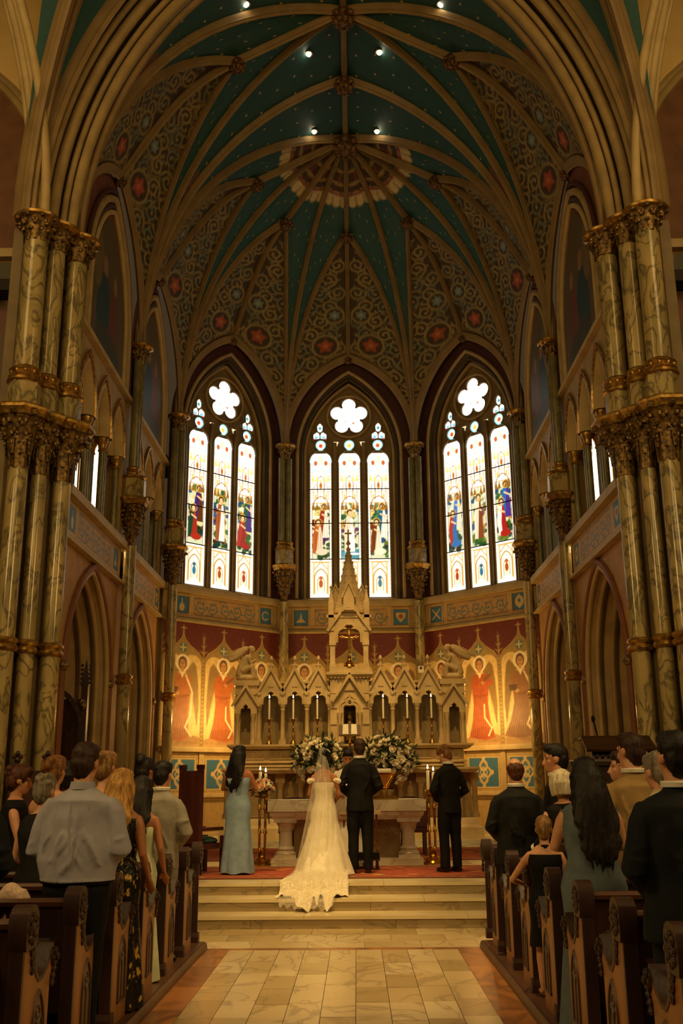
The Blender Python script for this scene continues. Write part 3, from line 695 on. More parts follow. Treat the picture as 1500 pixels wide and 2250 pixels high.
# stained glass ------------------------------------------------------------
WHT = '#fffaee'; PALE = '#f2dc9a'; YEL = '#e8b64a'; LEAD = '#2a1c10'
def stained(cv, k, j, w):
    """one lancet, x in [-w/2,w/2], z from 6.4: bottom panel, figure scene, canopy"""
    rs = np.random.default_rng(100 * k + j); x0 = w / 2
    cv.C[:] = lin(WHT)
    for z in np.arange(6.4, 10.9, .105): cv.rect(-x0, x0, z, z + .012, '#a87a30', .6)
    # scene: dark mosaic of foliage, sky and ground
    zt = 8.95
    cv.rect(-x0 + .075, x0 - .075, 7.47, zt, '#d9d9b4')
    for q in range(70):
        z = rs.uniform(7.48, zt); lowz = z < 7.95
        c = (['#1f5a2a', '#17492f', '#4a7a28', '#0f4a44', '#7a8a30', '#5a3a1c'] if lowz else ['#7a2a1a', '#2a5a8a', '#f0e4c0', '#8a5a2a', '#2f6a4a', '#e8d49a', '#5a2f6a', '#c9953f'] if z < 8.5 else ['#f4e8c4', '#2a6a3a', '#1f5a7a', '#e8cf8a', '#f6ecd0', '#7a8f3f'])
        cv.ell(rs.uniform(-x0 + .1, x0 - .1), z, rs.uniform(.04, .11), rs.uniform(.035, .09), c[rs.integers(0, len(c))], rs.uniform(0, 3), .9)
    for q in range(16):
        x, z = rs.uniform(-x0 + .1, x0 - .1), rs.uniform(7.5, zt - .1); cv.line([(x, z), (x + rs.uniform(-.15, .15), z + rs.uniform(-.1, .15))], .012, LEAD, .7)
    for x in (-x0 + .075, x0 - .075): cv.line([(x, 6.4), (x, 10.1)], .016, '#7a5220', .9)
    cv.rect(-x0, -x0 + .065, 6.4, 10.1, WHT); cv.rect(x0 - .065, x0, 6.4, 10.1, WHT)
    for z in np.arange(6.45, 10.1, .1):
        for x in (x0 - .033, -x0 + .033): cv.ell(x, z + .03, .02, .03, '#e2a83f', 0, .75)
    # bottom panel
    cv.rect(-x0 + .08, x0 - .08, 6.5, 7.4, '#f7e8be')
    for q in range(9):
        x = -.2 + .05 * q; cv.line([(x, 6.5), (x, 7.4)], .008, '#b98a3a', .55)
    cv.line(arch(.17, 6.55, 6.95, 7.2, 6), .03, '#8f5f24'); cv.line(arch(.09, 6.6, 6.85, 7.0, 6), .02, '#6a4418'); cv.poly(arch(.075, 6.62, 6.85, 6.98, 6), '#f2d9a0')
    cv.ell(0, 6.80, .055, .11, ['#8a2a1f', '#1f5a78', '#8f3a1a'][(k + j) % 3]); cv.ell(0, 6.95, .045, .05, ['#a8472a', '#1f4f6a', '#a8472a'][(j + k) % 3])
    for x in (-.19, .19): cv.rect(x - .015, x + .015, 6.5, 7.35, '#b98434')
    cv.line([(-.17, 7.2), (0, 7.38), (.17, 7.2)], .022, '#8f5f24'); cv.rect(-x0 + .08, x0 - .08, 7.36, 7.40, '#b98434')
    if k == 2 and j == 1: cv.rect(-x0 + .08, x0 - .08, 7.47, 7.72, '#5fa8b4', .8); cv.ell(.1, 7.6, .15, .03, WHT); cv.ell(-.1, 7.68, .12, .025, '#2f7a8a')
    def fig(x, z, h, robe, cloak, hair='#5a3a1c', lean=0):
        cv.poly([(x - .07, z + h * .78), (x + .07, z + h * .78), (x + .12, z + h * .4), (x + .13 + lean, z), (x - .13 + lean, z), (x - .12, z + h * .4)], robe)
        cv.poly([(x - .09, z + h * .8), (x + .02, z + h * .8), (x - .02, z + h * .35), (x - .05 + lean, z), (x - .15 + lean, z), (x - .15, z + h * .45)], cloak)
        for e in (-.06, .0, .06): cv.line([(x + e, z + h * .6), (x + e * 1.3 + lean, z + .02)], .01, LEAD, .55)
        cv.ell(x, z + h * .9, .075, .09, hair); cv.ell(x, z + h * .88, .052, .07, '#f0c89a'); cv.ring(x, z + h * .9, .1, .018, YEL)
        cv.line([(x - .05, z + h * .68), (x + .08, z + h * .6)], .045, '#f0c89a')
    S = {1: [[('#b8412a', '#2a5a3a', 0), ('#7a4a2a', '#5a3a7a', .1)], [('#fff3e0', '#b06a3a', 0)], [('#a8352a', '#b8452f', -.05), ('#5a3f8a', '#2f6a4a', .1)]],
         2: [[('#e8d0b0', '#c4703a', 0), ('#f4e6cc', '#a8452f', .1)], [('#fff6e6', '#f0d8b8', 0)], [('#f4e2c4', '#8a4a26', 0), ('#fff0d8', '#2f7a8a', -.1)]],
         3: [[('#3f7fb0', '#b8412a', .05), ('#f0e0c0', '#5a8ac0', -.08)], [('#9a5a30', '#f4e2c4', 0)], [('#b8352a', '#fff0dc', .05), ('#6a4a9a', '#3f80b0', -.06)]]}[k][j]
    if len(S) == 2:
        fig(.09, 8.05, .95, S[1][0], S[1][1], '#6a4424'); fig(-.07, 7.62, .95 if k != 1 else .85, S[0][0], S[0][1], '#4a2f1a', S[0][2])
        cv.ell(.02, 7.66, .16, .09, S[0][0])
    else:
        fig(0.0, 7.66, 1.2, S[0][0], S[0][1], '#5a3a1c')
        if k != 2: cv.line([(.15, 7.6), (.14, 8.75)], .016, '#c9963f')
        if k == 2: cv.line([(.02, 8.6), (.1, 8.85), (.16, 8.95)], .05, '#f0c89a')
    # canopy 8.95 - 10.1
    for x in (-.19, -.1, 0, .1, .19):
        cv.line([(x, 8.95), (x, 9.95)], .016, '#b5822e', .9)
    for x in (-.14, .14): cv.line(arch(.06, 9.1, 9.35, 9.55, 5, x), .016, '#8f5f24'); cv.ell(x, 9.2, .03, .07, '#d9a84a')
    for z in (9.0, 9.30, 9.62, 9.9): cv.rect(-x0 + .08, x0 - .08, z, z + .022, '#c9963f')
    cv.line(arch(.2, 8.9, 8.95, 9.2, 6), .03, '#8f5f24'); cv.ell(0, 9.5, .045, .11, '#c98a3a'); cv.ell(0, 9.5, .025, .07, '#8f4a24'); cv.line(arch(.09, 9.35, 9.6, 9.78, 6), .02, '#7a5020')
    for x in (-.2, -.1, .1, .2): cv.poly([(x - .04, 9.62), (x + .04, 9.62), (x, 9.85)], '#e0b55a'); cv.poly([(x - .05, 8.82), (x + .05, 8.82), (x, 9.02)], '#a8782c')
    # head
    cv.ring(-.13, 10.10, .2, .07, '#9fd0d0', .8); cv.ring(.13, 10.10, .2, .07, '#9fd0d0', .8); cv.rect(-.16, .16, 9.85, 10.22, '#f4e2b0', .8)
    cv.ell(-.14, 10.14, .05, .07, '#a8552f'); cv.ell(.14, 10.14, .05, .07, '#a8552f'); cv.ell(0, 10.24, .06, .1, '#efd9a0')
    cv.ell(0, 10.65, .165, .165, '#8cc8d0'); cv.ell(0, 10.65, .095, .105, '#f0e0b8'); cv.ell(0, 10.64, .055, .06, ['#b5402a', '#e0a84a', '#a84f2f'][j])
GLASS_Z = [6.42, 7.46, 8.44, 9.40, 10.88]
PLATE = mat('tracery_stone', '#8d7448', '#7a6238', 4, .6)
def apse_wall(k, phi):
    nm = {1: 'left', 2: 'centre', 3: 'right'}[k]
    W = struct('wall_apse_' + nm); sp, cp = math.sin(phi), math.cos(phi)
    F = frame((HUB.x + APO * sp, HUB.y + APO * cp, 0), (cp, -sp, 0), (0, 0, 1), (-sp, -cp, 0)); L = 3.64
    MB().prism([(-L / 2, .45), (L / 2, .45), (L / 2, 6.2), (-L / 2, 6.2)], F, -.3, 0).build('wall_panel', OCHRE, W, smooth=False)
    angel_canvas((k - 1) * 3).build('angel_mural', F, PAINT, W, w=.012)
    dado_canvas().build('painted_dado', F, PAINT, W, w=.012)
    for z, sc in ((2.44, .7), (1.42, .5), (.5, .9)): cornice(F, L, z, [(q * sc, p * sc) for p, q in CORN_T], W, OCHRE_L, 'dado_rail')
    for x in (-1.8, -.6, .6, 1.8):
        m = MB(); m.prism([(x - .07, .5), (x + .07, .5), (x + .07, 2.44), (x - .07, 2.44)], F, 0, .04); m.build('dado_pilaster', OCHRE_L, W)
    cv = frieze_canvas(L - .34)
    for e, sx in enumerate((-1, 1)): emblem(cv, sx * ((L - .34) / 2 - .36), 5.85, ((k - 1) * 2 + e) % 6)
    cv.build('painted_frieze', F, PAINT, W, w=.03)
    for sx in (-1, 1):
        x = sx * ((L - .34) / 2 - .36); m = MB(); m.sweep([(x - .2, 5.63), (x - .2, 6.07), (x + .2, 6.07), (x + .2, 5.63)], RECT(-.0, .025, .02, .055), F, closed=True); m.build('panel_frame', OCHRE_L, W)
    cornice(F, L, 6.14, [(q, p) for p, q in CORN_T], W); cornice(F, L, 5.44, [(q, p) for p, q in CORN_B], W)
    # wall around the window
    ai, zsi, zai = 1.24, 10.3, 12.45; wa = arc_pts(L / 2 - .02, ZS, 13.15, 12); P = wa + [(-u, v) for u, v in wa[-2::-1]]
    ip = arch(ai + .12, 6.35, zsi, zai + .17, 14)
    half = [(0, 13.15)]
    out = [(-L / 2, 6.2), (-L / 2, ZS)] + P + [(L / 2, ZS), (L / 2, 6.2)]
    face = out + [(ai + .12, 6.2)] + ip[::-1] + [(-ai - .12, 6.2)]
    m = MB(); m.add([F(u, v, 0) for u, v in face], [tuple(range(len(face)))]); m.build('window_wall', REDB, W, smooth=False)
    m = MB(); m.add([F(-ai - .12, 6.2, .12), F(ai + .12, 6.2, .12), F(ai + .12, 6.42, -.22), F(-ai - .12, 6.42, -.22)], [(0, 1, 2, 3)]); m.build('window_sill', OCHRE, W)
    V = struct('window_%d' % k)
    for off, q, rr, mm in ((.17, .02, .045, OCHRE), (.05, -.08, .035, OCHRE_D), (-.03, -.18, .035, OCHRE), (-.06, -.22, .03, PLATE)):
        m = MB(); m.sweep(arch(ai + off, 6.35, zsi, zai + off * 1.45, 14), [(p, q2 + q) for p, q2 in ROLL(rr, 8)], F); m.build('frame_moulding', mm, V)
    m = MB(); m.sweep(arch(ai + .14, 6.35, zsi, zai + .2, 14), [(0, .03), (-.03, -.04), (-.12, -.1), (-.15, -.24)], F, pclosed=False); m.build('window_reveal', OCHRE_D, V)
    m = MB(); m.prism(arch(ai, 6.35, zsi, zai, 14), F, -.32, -.26); m.build('tracery_plate', PLATE, V, smooth=False)
    lw = .62
    for j in range(3):
        cx = (j - 1) * .78
        F2 = frame(F(cx, 0, 0), (cp, -sp, 0), (0, 0, 1), (-sp, -cp, 0))
        for b in range(4):
            z0, z1 = GLASS_Z[b], GLASS_Z[b + 1]
            cv = Canvas(-lw / 2, lw / 2, z0 + .012, z1 - .012, .0145, WHT); stained(cv, k, j, lw)
            sel = ((cv.Y > 7.47) & (cv.Y < 9.0) & (np.abs(cv.X) < lw / 2 - .07))[..., None]; cv.C = np.where(sel, np.clip(cv.C, 0, 1) ** 1.35 * .72, cv.C)
            if b == 3:
                m1 = (np.abs(cv.X) < lw / 2 + 1) & (cv.Y < 10.13) | (((np.abs(cv.X) - .13) / .185) ** 2 + ((cv.Y - 10.13) / .30) ** 2 < 1) | ((np.abs(cv.X) < .13) & (cv.Y < 10.43) & (cv.Y > 10.0)) | (np.hypot(cv.X, cv.Y - 10.65) < .155)
                cv.keep = m1
            cv.build('pane', F2, GLASS, V, w=-.245)
        for z in GLASS_Z[1:4]:
            m = MB(); m.tube([F2(-lw / 2, z, -.235), F2(lw / 2, z, -.235)], .013, 6); m.build('saddle_bar', IRON, V)
        rim = [(-lw / 2, 6.4), (-lw / 2, 10.13)] + [(-.13 + .20 * math.cos(a), 10.13 + .32 * math.sin(a)) for a in np.linspace(PI, PI / 2 + .1, 5)] + [(.165 * math.cos(a), 10.65 + .165 * math.sin(a)) for a in np.linspace(R(235), R(-55), 13)] + [(.13 + .20 * math.cos(a), 10.13 + .32 * math.sin(a)) for a in np.linspace(PI / 2 - .1, 0, 5)] + [(lw / 2, 10.13), (lw / 2, 6.4)]
        m = MB(); m.sweep(rim, [(p, q - .22) for p, q in ROLL(.028, 6)], F2, closed=True); m.build('lancet_frame', PLATE, V)
    for x in (-.39, .39):
        m = MB(); m.prism([(x - .05, 6.38), (x + .05, 6.38), (x + .05, 10.7), (x - .05, 10.7)], F, -.3, -.14); m.build('mullion', PLATE, V)
    # rose
    zc = 11.47; cv = Canvas(-.58, .58, zc - .58, zc + .58, .016, WHT); lob = [(.335 * math.cos(PI / 2 + 2 * PI * q / 5), zc + .335 * math.sin(PI / 2 + 2 * PI * q / 5)) for q in range(5)]
    kk = np.hypot(cv.X, cv.Y - zc) < .26
    for x, z in lob: kk |= np.hypot(cv.X - x, cv.Y - z) < .205
    cv.keep = kk
    for x, z in lob: cv.ring(x, z, .13, .02, '#e9cf8a', .7)
    cv.ring(0, zc, .2, .02, '#d9b86a', .8); cv.ell(.12, zc - .18, .03, .03, '#a85a3a'); cv.ell(-.1, zc - .12, .025, .03, '#8aa8b0')
    cv.build('rose_pane', F, GLASS, V, w=-.245)
    for q, (x, z) in enumerate(lob):
        a = PI / 2 + 2 * PI * q / 5
        m = MB(); m.sweep([(x + .215 * math.cos(t), z + .215 * math.sin(t)) for t in np.linspace(a - 1.95, a + 1.95, 15)], [(p, w - .22) for p, w in ROLL(.03, 6)], F); m.build('rose_rim', PLATE, V)
    m = MB(); m.sweep(circ(0, zc, .60, 30), [(p, w - .2) for p, w in ROLL(.035, 6)], F, closed=True); m.build('rose_frame', OCHRE, V)
    for sx in (-1, 1):
        cv = Canvas(-.24, .24, 10.71, 11.33, .015, '#e8f0e0'); kk = (np.hypot(cv.X / .085, (cv.Y - 11.16) / .13) < 1) | (np.hypot((cv.X + .1) / .10, (cv.Y - 10.91) / .13) < 1) | (np.hypot((cv.X - .1) / .10, (cv.Y - 10.91) / .13) < 1)
        kk &= cv.Y > 10.79 + .4 * np.maximum(0, .1 - np.abs(cv.X)); cv.keep = kk
        cv.ell(0, 11.15, .04, .05, '#3f7f8a'); cv.ell(-.1, 10.88, .05, .05, '#6aa8c0'); cv.ell(.1, 10.88, .05, .05, '#6aa8c0'); cv.ell(-.15, 10.83, .04, .03, '#c4452f'); cv.ell(.15, 10.83, .04, .03, '#c4452f')
        F3 = frame(F(sx * .80, 0, 0), (cp, -sp, 0), (0, 0, 1), (-sp, -cp, 0)); cv.build('tracery_pane', F3, GLASS, V, w=-.245)
        m = MB(); m.sweep([(-.2, 10.78), (-.2, 10.97), (-.09, 11.05), (-.1, 11.21), (0, 11.33), (.1, 11.21), (.09, 11.05), (.2, 10.97), (.2, 10.78), (0, 10.82)], [(p, q - .22) for p, q in ROLL(.025, 6)], F3, closed=True); m.build('tracery_rim', PLATE, V)
        m = MB(); m.prism([(sx * .36 - .07, 10.75), (sx * .36 + .07, 10.75), (sx * .36, 10.57)], F, -.25, -.244); m.build('tracery_pane', emit('pale_glass', '#f4dcae', 1.3), V)
    return F
for k, phi in ((1, -PI / 4), (2, 0), (3, PI / 4)): apse_wall(k, phi)
# ---------------- vault
ceil = struct('ceiling')
RIB = mat('rib_paint', '#94784a', '#836a40', 3, .6); RIBG = mat('rib_gilding', '#b07f38', '#8d6128', 10, .45, .3)
def rib_curve(S, E, n=22, k=.55):
    S, E = Vector(S), Vector(E); pts = []
    a = math.hypot(E.x - S.x, E.y - S.y); b = E.z - S.z
    r = max((a * a + b * b) / (2 * a), a)
    for i in range(n + 1):
        t = i / n; ang = t * PI / 2
        # blend of circular pointed arc and quarter ellipse, by angle
        t1 = math.atan2(b, r - a); hx1 = r - r * math.cos(t1 * t); hz1 = r * math.sin(t1 * t)
        hx2 = a * (1 - math.cos(ang)); hz2 = b * math.sin(ang)
        hx = hx1 * (1 - k) + hx2 * k; hz = hz1 * (1 - k) + hz2 * k
        pts.append(Vector((S.x + (E.x - S.x) * hx / a, S.y + (E.y - S.y) * hx / a, S.z + hz)))
    return pts
RPROF = [(-.10, .14), (-.10, .03), (-.075, .0), (-.075, -.05), (-.045, -.06), (-.035, -.10), (0, -.125), (.035, -.10), (.045, -.06), (.075, -.05), (.075, 0), (.10, .03), (.10, .14)]
def rib3d(pts, sc=1.0, prof=RPROF, flat=False):
    mb = MB(); n = len(pts); m = len(prof); vs = []
    for i, p in enumerate(pts):
        t = (pts[min(i + 1, n - 1)] - pts[max(i - 1, 0)]).normalized()
        h = pts[-1] - pts[0]; side = Vector((h.y, -h.x, 0)); side = side.normalized() if side.length > 1e-6 else Vector((1, 0, 0))
        up = side.cross(t).normalized()
        if up.z < 0 and abs(t.z) < .98: up = -up
        # 'up' must point away from the room: outward/back of the arch
        out = Vector((-h.x, -h.y, 0)).normalized() if h.xy.length > 1e-6 else Vector((0, 0, 1))
        if (up.z if flat else up.dot(out + Vector((0, 0, 1)))) < 0: up = -up
        for a, b in prof: vs.append(tuple(p + side * a * sc + up * b * sc))
    fs = [(i * m + j, i * m + j + 1, (i + 1) * m + j + 1, (i + 1) * m + j) for i in range(n - 1) for j in range(m - 1)]
    return mb.add(vs, fs)
def add_rib(pts, sc=1.0, name='rib', m=None): return rib3d(pts, sc, flat=(name == 'ridge_rib')).build(name, m or RIB, ceil, ang=50)
def resample(pts, n):
    P = np.array([tuple(p) for p in pts]); d = np.r_[0, np.cumsum(np.linalg.norm(np.diff(P, axis=0), axis=1))]
    t = np.linspace(0, d[-1], n); return np.stack([np.interp(t, d, P[:, k]) for k in range(3)], 1)
def web(A, B, paint, name='web', nt=150, nu=46, bulge=0):
    """ruled cell between two rib curves that start at one springer; canvas coordinates in metres"""
    PA, PB = resample(A, nt), resample(B, nt); u = np.linspace(0, 1, nu)
    P = PA[:, None] * (1 - u)[None, :, None] + PB[:, None] * u[None, :, None]
    P[..., 2] += .10 + bulge * np.sin(PI * u)[None, :] * (np.linspace(0, 1, nt) ** 2.5)[:, None]
    mid = P[:, nu // 2]; s = np.r_[0, np.cumsum(np.linalg.norm(np.diff(mid, axis=0), axis=1))]; w = np.linalg.norm(PA - PB, axis=1)
    cv = Canvas(0, 1, 0, 1, .5, '#25504e'); cv.nx, cv.ny = nu, nt; cv.res = .03
    cv.X = w[:, None] * u[None, :]; cv.Y = np.repeat(s[:, None], nu, 1); cv.C = np.empty((nt, nu, 3)); cv.C[:] = lin('#25504e'); cv.P = P; cv.w = w; cv.s = s; cv.ends = (PA[-1], PB[-1])
    paint(cv)
    i = (np.arange(nt - 1)[:, None] * nu + np.arange(nu - 1)[None, :]).ravel(); q = np.stack([i, i + 1, i + nu + 1, i + nu], 1)
    gridmesh(name, P.reshape(-1, 3), q, cv.C.reshape(-1, 3), PAINTV, ceil, smooth=True)
    return cv
def paint_scroll(cv):
    """all-over painted rinceau: coordinates are metres from the ridge and metres up the cell"""
    cv.C[:] = lin('#43341a'); c1 = '#96824e'; c2 = '#68735e'; E = np.minimum(cv.X, cv.w[:, None] - cv.X)
    T, A = cv.ends; d = np.array([A[0] - T[0], A[1] - T[1]]); d /= np.linalg.norm(d); n = np.array([-d[1], d[0]])
    q = cv.P[..., :2] - np.array(T[:2]); cv.X = np.abs(q @ n); cv.Y = (cv.P[..., 2] - ZS) + .75 * (np.dot(np.array(A[:2]) - np.array(T[:2]), d) - q @ d)
    xm, ym = cv.X.max(), cv.Y.max(); k = 0; cv.res = .03
    for j in range(int(ym / .46) + 1):
        for i in range(int(xm / .5) + 2):
            x, y = .26 + .5 * (i - .5 * (j % 2)), .2 + .46 * j; k += 1
            if x < .05 or not ((np.abs(cv.X - x) < .2) & (np.abs(cv.Y - y) < .2)).any(): continue
            scroll(cv, x, y, .25, (c1, c1, c2)[(i + j) % 3], .055, 1.5, PI / 2 * ((i + 2 * j) % 4), 1 if (i + j) % 2 else -1, True, (c1, c2, c1)[(i + j) % 3])
    for j in range(int(ym / .46) + 1): cv.line([(xm * .5 - .5 + .25 * q_, .43 + .46 * j + .1 * (-1) ** q_) for q_ in range(7)], .035, '#8a7444')
    for x, y, r, c, cc, m in ((.62, 3.05, .25, '#a84e2c', '#bd7444', 5), (.86, 1.95, .23, '#93a096', '#bcc0a8', 6), (.36, 4.05, .18, '#7c8a80', '#9aa290', 6), (1.2, 1.05, .16, '#8f4f30', '#a86a3c', 5)):
        cv.ell(x, y, r * 1.35, r * 1.35, '#43341a'); cv.ring(x, y, r * 1.4, .06, c1); rosette(cv, x, y, r, c, cc, m)
    cv.sdf(E - .05, '#5a4526'); cv.sdf(np.abs(E - .075) - .014, '#94794a')
def paint_teal(hub=None):
    def f(cv):
        cv.C[:] = lin('#25504e'); S = cv.s[-1]
        e = np.minimum(cv.X, cv.w[:, None] - cv.X); cv.sdf(e - .04, '#183644')
        y0 = np.interp(.45, cv.w, cv.s)                       # ornament where the cell narrows
        cv.sdf(cv.Y - y0, '#4b3d24'); w = .42
        for k in range(6):
            y = y0 - .25 + .12 * k; x = np.interp(y, cv.s, cv.w) * (.3 + .4 * (k % 2)); cv.ell(x, y, .09, .11, ['#857248', '#7a4630'][k % 2])
        if hub is not None:
            d = np.hypot(cv.P[..., 0] - hub.x, cv.P[..., 1] - hub.y)
            an = np.arctan2(cv.P[..., 0] - hub.x, cv.P[..., 1] - hub.y)
            cv.sdf(d - 1.62 + .035 * (np.sin(an * 46) > .3), '#cdb680'); cv.sdf(np.abs(d - 1.33) - .04, '#8a4a30'); cv.sdf(d - 1.28, '#46301a')
            cv.put((np.sin(an * 46) > .5) & (d > 1.40) & (d < 1.6), '#8f7a48', .6)
            for rr in (.5, .8, 1.1): cv.sdf(np.abs(d - rr) - .03, '#a5884e'); 
            cv.put((np.sin(an * 30) > .4) & (d > .82) & (d < 1.08), '#7d3d2a', .7); cv.put((np.sin(an * 30 + 1) > .5) & (d > .5) & (d < .78), '#45614f', .7)
    return f
star_m = mat('gold_star_paint', '#d2bd7c', '#c2aa68', 5, .5)
def stars(A, B, hub=None):
    PA, PB = resample(A, 200), resample(B, 200); s = np.r_[0, np.cumsum(np.linalg.norm(np.diff((PA + PB) / 2, axis=0), axis=1))]; w = np.linalg.norm(PA - PB, axis=1)
    mb = MB(); k = 0
    for y in np.arange(s[-1] * .22, s[-1] - .1, .44):
        i = int(np.searchsorted(s, y)); i = min(i, 198); ww = w[i]; n = int(ww / .5); k += 1
        if ww < .45: continue
        for j in range(n):
            u = (j + .5 + .25 * (k % 2 * 2 - 1)) / n; p = PA[i] * (1 - u) + PB[i] * u; p[2] += .085
            if hub is not None and math.hypot(p[0] - hub.x, p[1] - hub.y) < 1.75: continue
            tt = Vector((PA[i + 1] + PB[i + 1] - PA[i] - PB[i])).normalized(); uu = Vector(PB[i] - PA[i]).normalized(); ct = Vector(p)
            vs = [tuple(ct + (tt * math.cos(PI * q / 5) + uu * math.sin(PI * q / 5)) * (.044 if q % 2 == 0 else .018)) for q in range(10)]
            mb.add(vs, [tuple(range(10))])
    if mb.v: mb.build('gilded_stars', star_m, ceil, smooth=False, kind='stuff')
def boss(p, r=.2):
    mb = MB(); mb.ell(p, (r * .8, r * .8, r), 12, 8)
    for k in range(8):
        a = 2 * PI * k / 8
        for zz, rr in ((0, .85), (-.5, .62)): mb.ell((p[0] + r * rr * math.cos(a + zz), p[1] + r * rr * math.sin(a + zz), p[2] + r * (zz - .1)), (r * .32, r * .32, r * .3), 7, 5)
    mb.build('boss', mat('boss_gilding', '#8a6232', '#3e2a16', 20, .5, .35, .4, 40), ceil)
def springer(x, y): return Vector((x, y, ZS))
hx = HUB.x
S0 = {s: springer(s * 4.45, 14.85) for s in (-1, 1)}
S1 = {s: springer(s * 4.24 + .02, 18.95) for s in (-1, 1)}
S2 = {s: springer(s * 4.16 + .06, 22.95) for s in (-1, 1)}
S3 = {s: springer(s * 1.73 + .08, 25.3) for s in (-1, 1)}
B1 = Vector((hx, 16.95, 16.92)); B2 = Vector((hx, 18.97, 16.9)); B0 = Vector((hx, 14.85, 16.9))
INW = {}
def cell_pair(S, H, T, A, hub=None):
    d = rib_curve(S, H); t = rib_curve(S, T, k=.4); a = rib_curve(S, A, k=.15)
    return d, t, a
def radial_bay(Sa, Sb, H, T, A, hub):
    for S in (Sa, Sb):
        d = rib_curve(S, H, k=.22); t = rib_curve(S, T, k=.3); a = rib_curve(S, A, k=.1)
        web(d, t, paint_teal(hub)); stars(d, t, hub); web(t, a, paint_scroll, nt=210, nu=64, bulge=.42)
        add_rib(t, .62); add_rib(a, .7, 'wall_rib')
    add_rib([H.lerp(T, i / 6) for i in range(7)], .62, 'ridge_rib'); add_rib([T.lerp(A, i / 10) + Vector((0, 0, .42 * math.sin(PI * i / 10))) for i in range(11)], .62, 'ridge_rib')
    boss(T + Vector((0, 0, -.05)), .17); boss(A + Vector((0, 0, -.05)), .12)
def inner_cell(S, Ha, Hb, ka=.22, kb=.22):
    a, b = rib_curve(S, Ha, k=ka), rib_curve(S, Hb, k=kb); web(a, b, paint_teal(None)); stars(a, b)
for s in (-1, 1):
    radial_bay(S0[s], S1[s], B1, Vector((s * 2.15 + hx, 16.95, 15.75)), Vector((s * 4.32 + .02, 16.95, 13.12)), None)
    radial_bay(S1[s], S2[s], HUB, Vector((s * 2.15 + hx, 21.1, 15.75)), Vector((s * 4.32 + .02, 20.97, 13.12)), HUB)
    inner_cell(S0[s], B0, B1); inner_cell(S1[s], B1, B2); inner_cell(S1[s], B2, HUB)
    d45 = Vector((s * .7071, .7071, 0))
    radial_bay(S2[s], S3[s], HUB, HUB + d45 * 2.2 + Vector((0, 0, -1.28)), HUB + d45 * 4.3 + Vector((0, 0, 13.1 - HUB.z)), HUB)
    for a, b in ((S0[s], B1), (S1[s], B1), (S1[s], B2), (S1[s], HUB), (S2[s], HUB), (S3[s], HUB)): add_rib(rib_curve(a, b, k=.22), .72)
radial_bay(S3[-1], S3[1], HUB, HUB + Vector((0, 2.2, -1.28)), HUB + Vector((0, 4.25, 13.05 - HUB.z)), HUB)
add_rib([B0.lerp(B1, i / 4) for i in range(5)], .68, 'ridge_rib'); add_rib([B1.lerp(B2, i / 4) for i in range(5)], .68, 'ridge_rib'); add_rib([B2.lerp(HUB, i / 4) for i in range(5)], .68, 'ridge_rib')
for b, r_ in ((B1, .24), (B2, .22), (HUB, .32)): boss(b + Vector((0, 0, -.1)), r_)
# chancel arch: stepped orders of rolls
XA = lambda y: 4.95 - (y - 14.1) * .68
for y, rr, mm in ((14.08, .085, OCHRE), (14.26, .06, OCHRE), (14.42, .095, OCHRE), (14.60, .055, OCHRE), (14.74, .10, OCHRE), (14.90, .07, RIB)):
    for s in (-1, 1):
        S = Vector((s * XA(y), y, ZS)); E = Vector((hx, y, 16.9 + (14.86 - y) * .75)); pts = rib_curve(S, E, 26, .5)
        m = MB(); m.tube(pts, rr, 10); m.build('chancel_arch_roll', mm, ceil)
for s in (-1, 1):
    rings = []
    ys = [13.95, 14.16, 14.16, 14.32, 14.32, 14.48, 14.48, 14.64, 14.64, 14.9]; os = [5.1, 5.02, 4.93, 4.9, 4.8, 4.78, 4.68, 4.67, 4.55, 4.5]
    cs = [rib_curve(Vector((s * o, y, ZS)), Vector((hx, y, 16.98 + (o - 4.45) * 1.1)), 26, .5) for o, y in zip(os, ys)]
    m = MB(); vs = [tuple(p) for c in cs for p in c]; n = 27
    m.add(vs, [(i * n + j, i * n + j + 1, (i + 1) * n + j + 1, (i + 1) * n + j) for i in range(len(cs) - 1) for j in range(n - 1)]); m.build('chancel_arch_soffit', mat('soffit_gap_shade', '#3f2e17', '#372813', 3, .7), ceil, ang=30)  # dark brown colour stands for shade in the gaps between the rolls
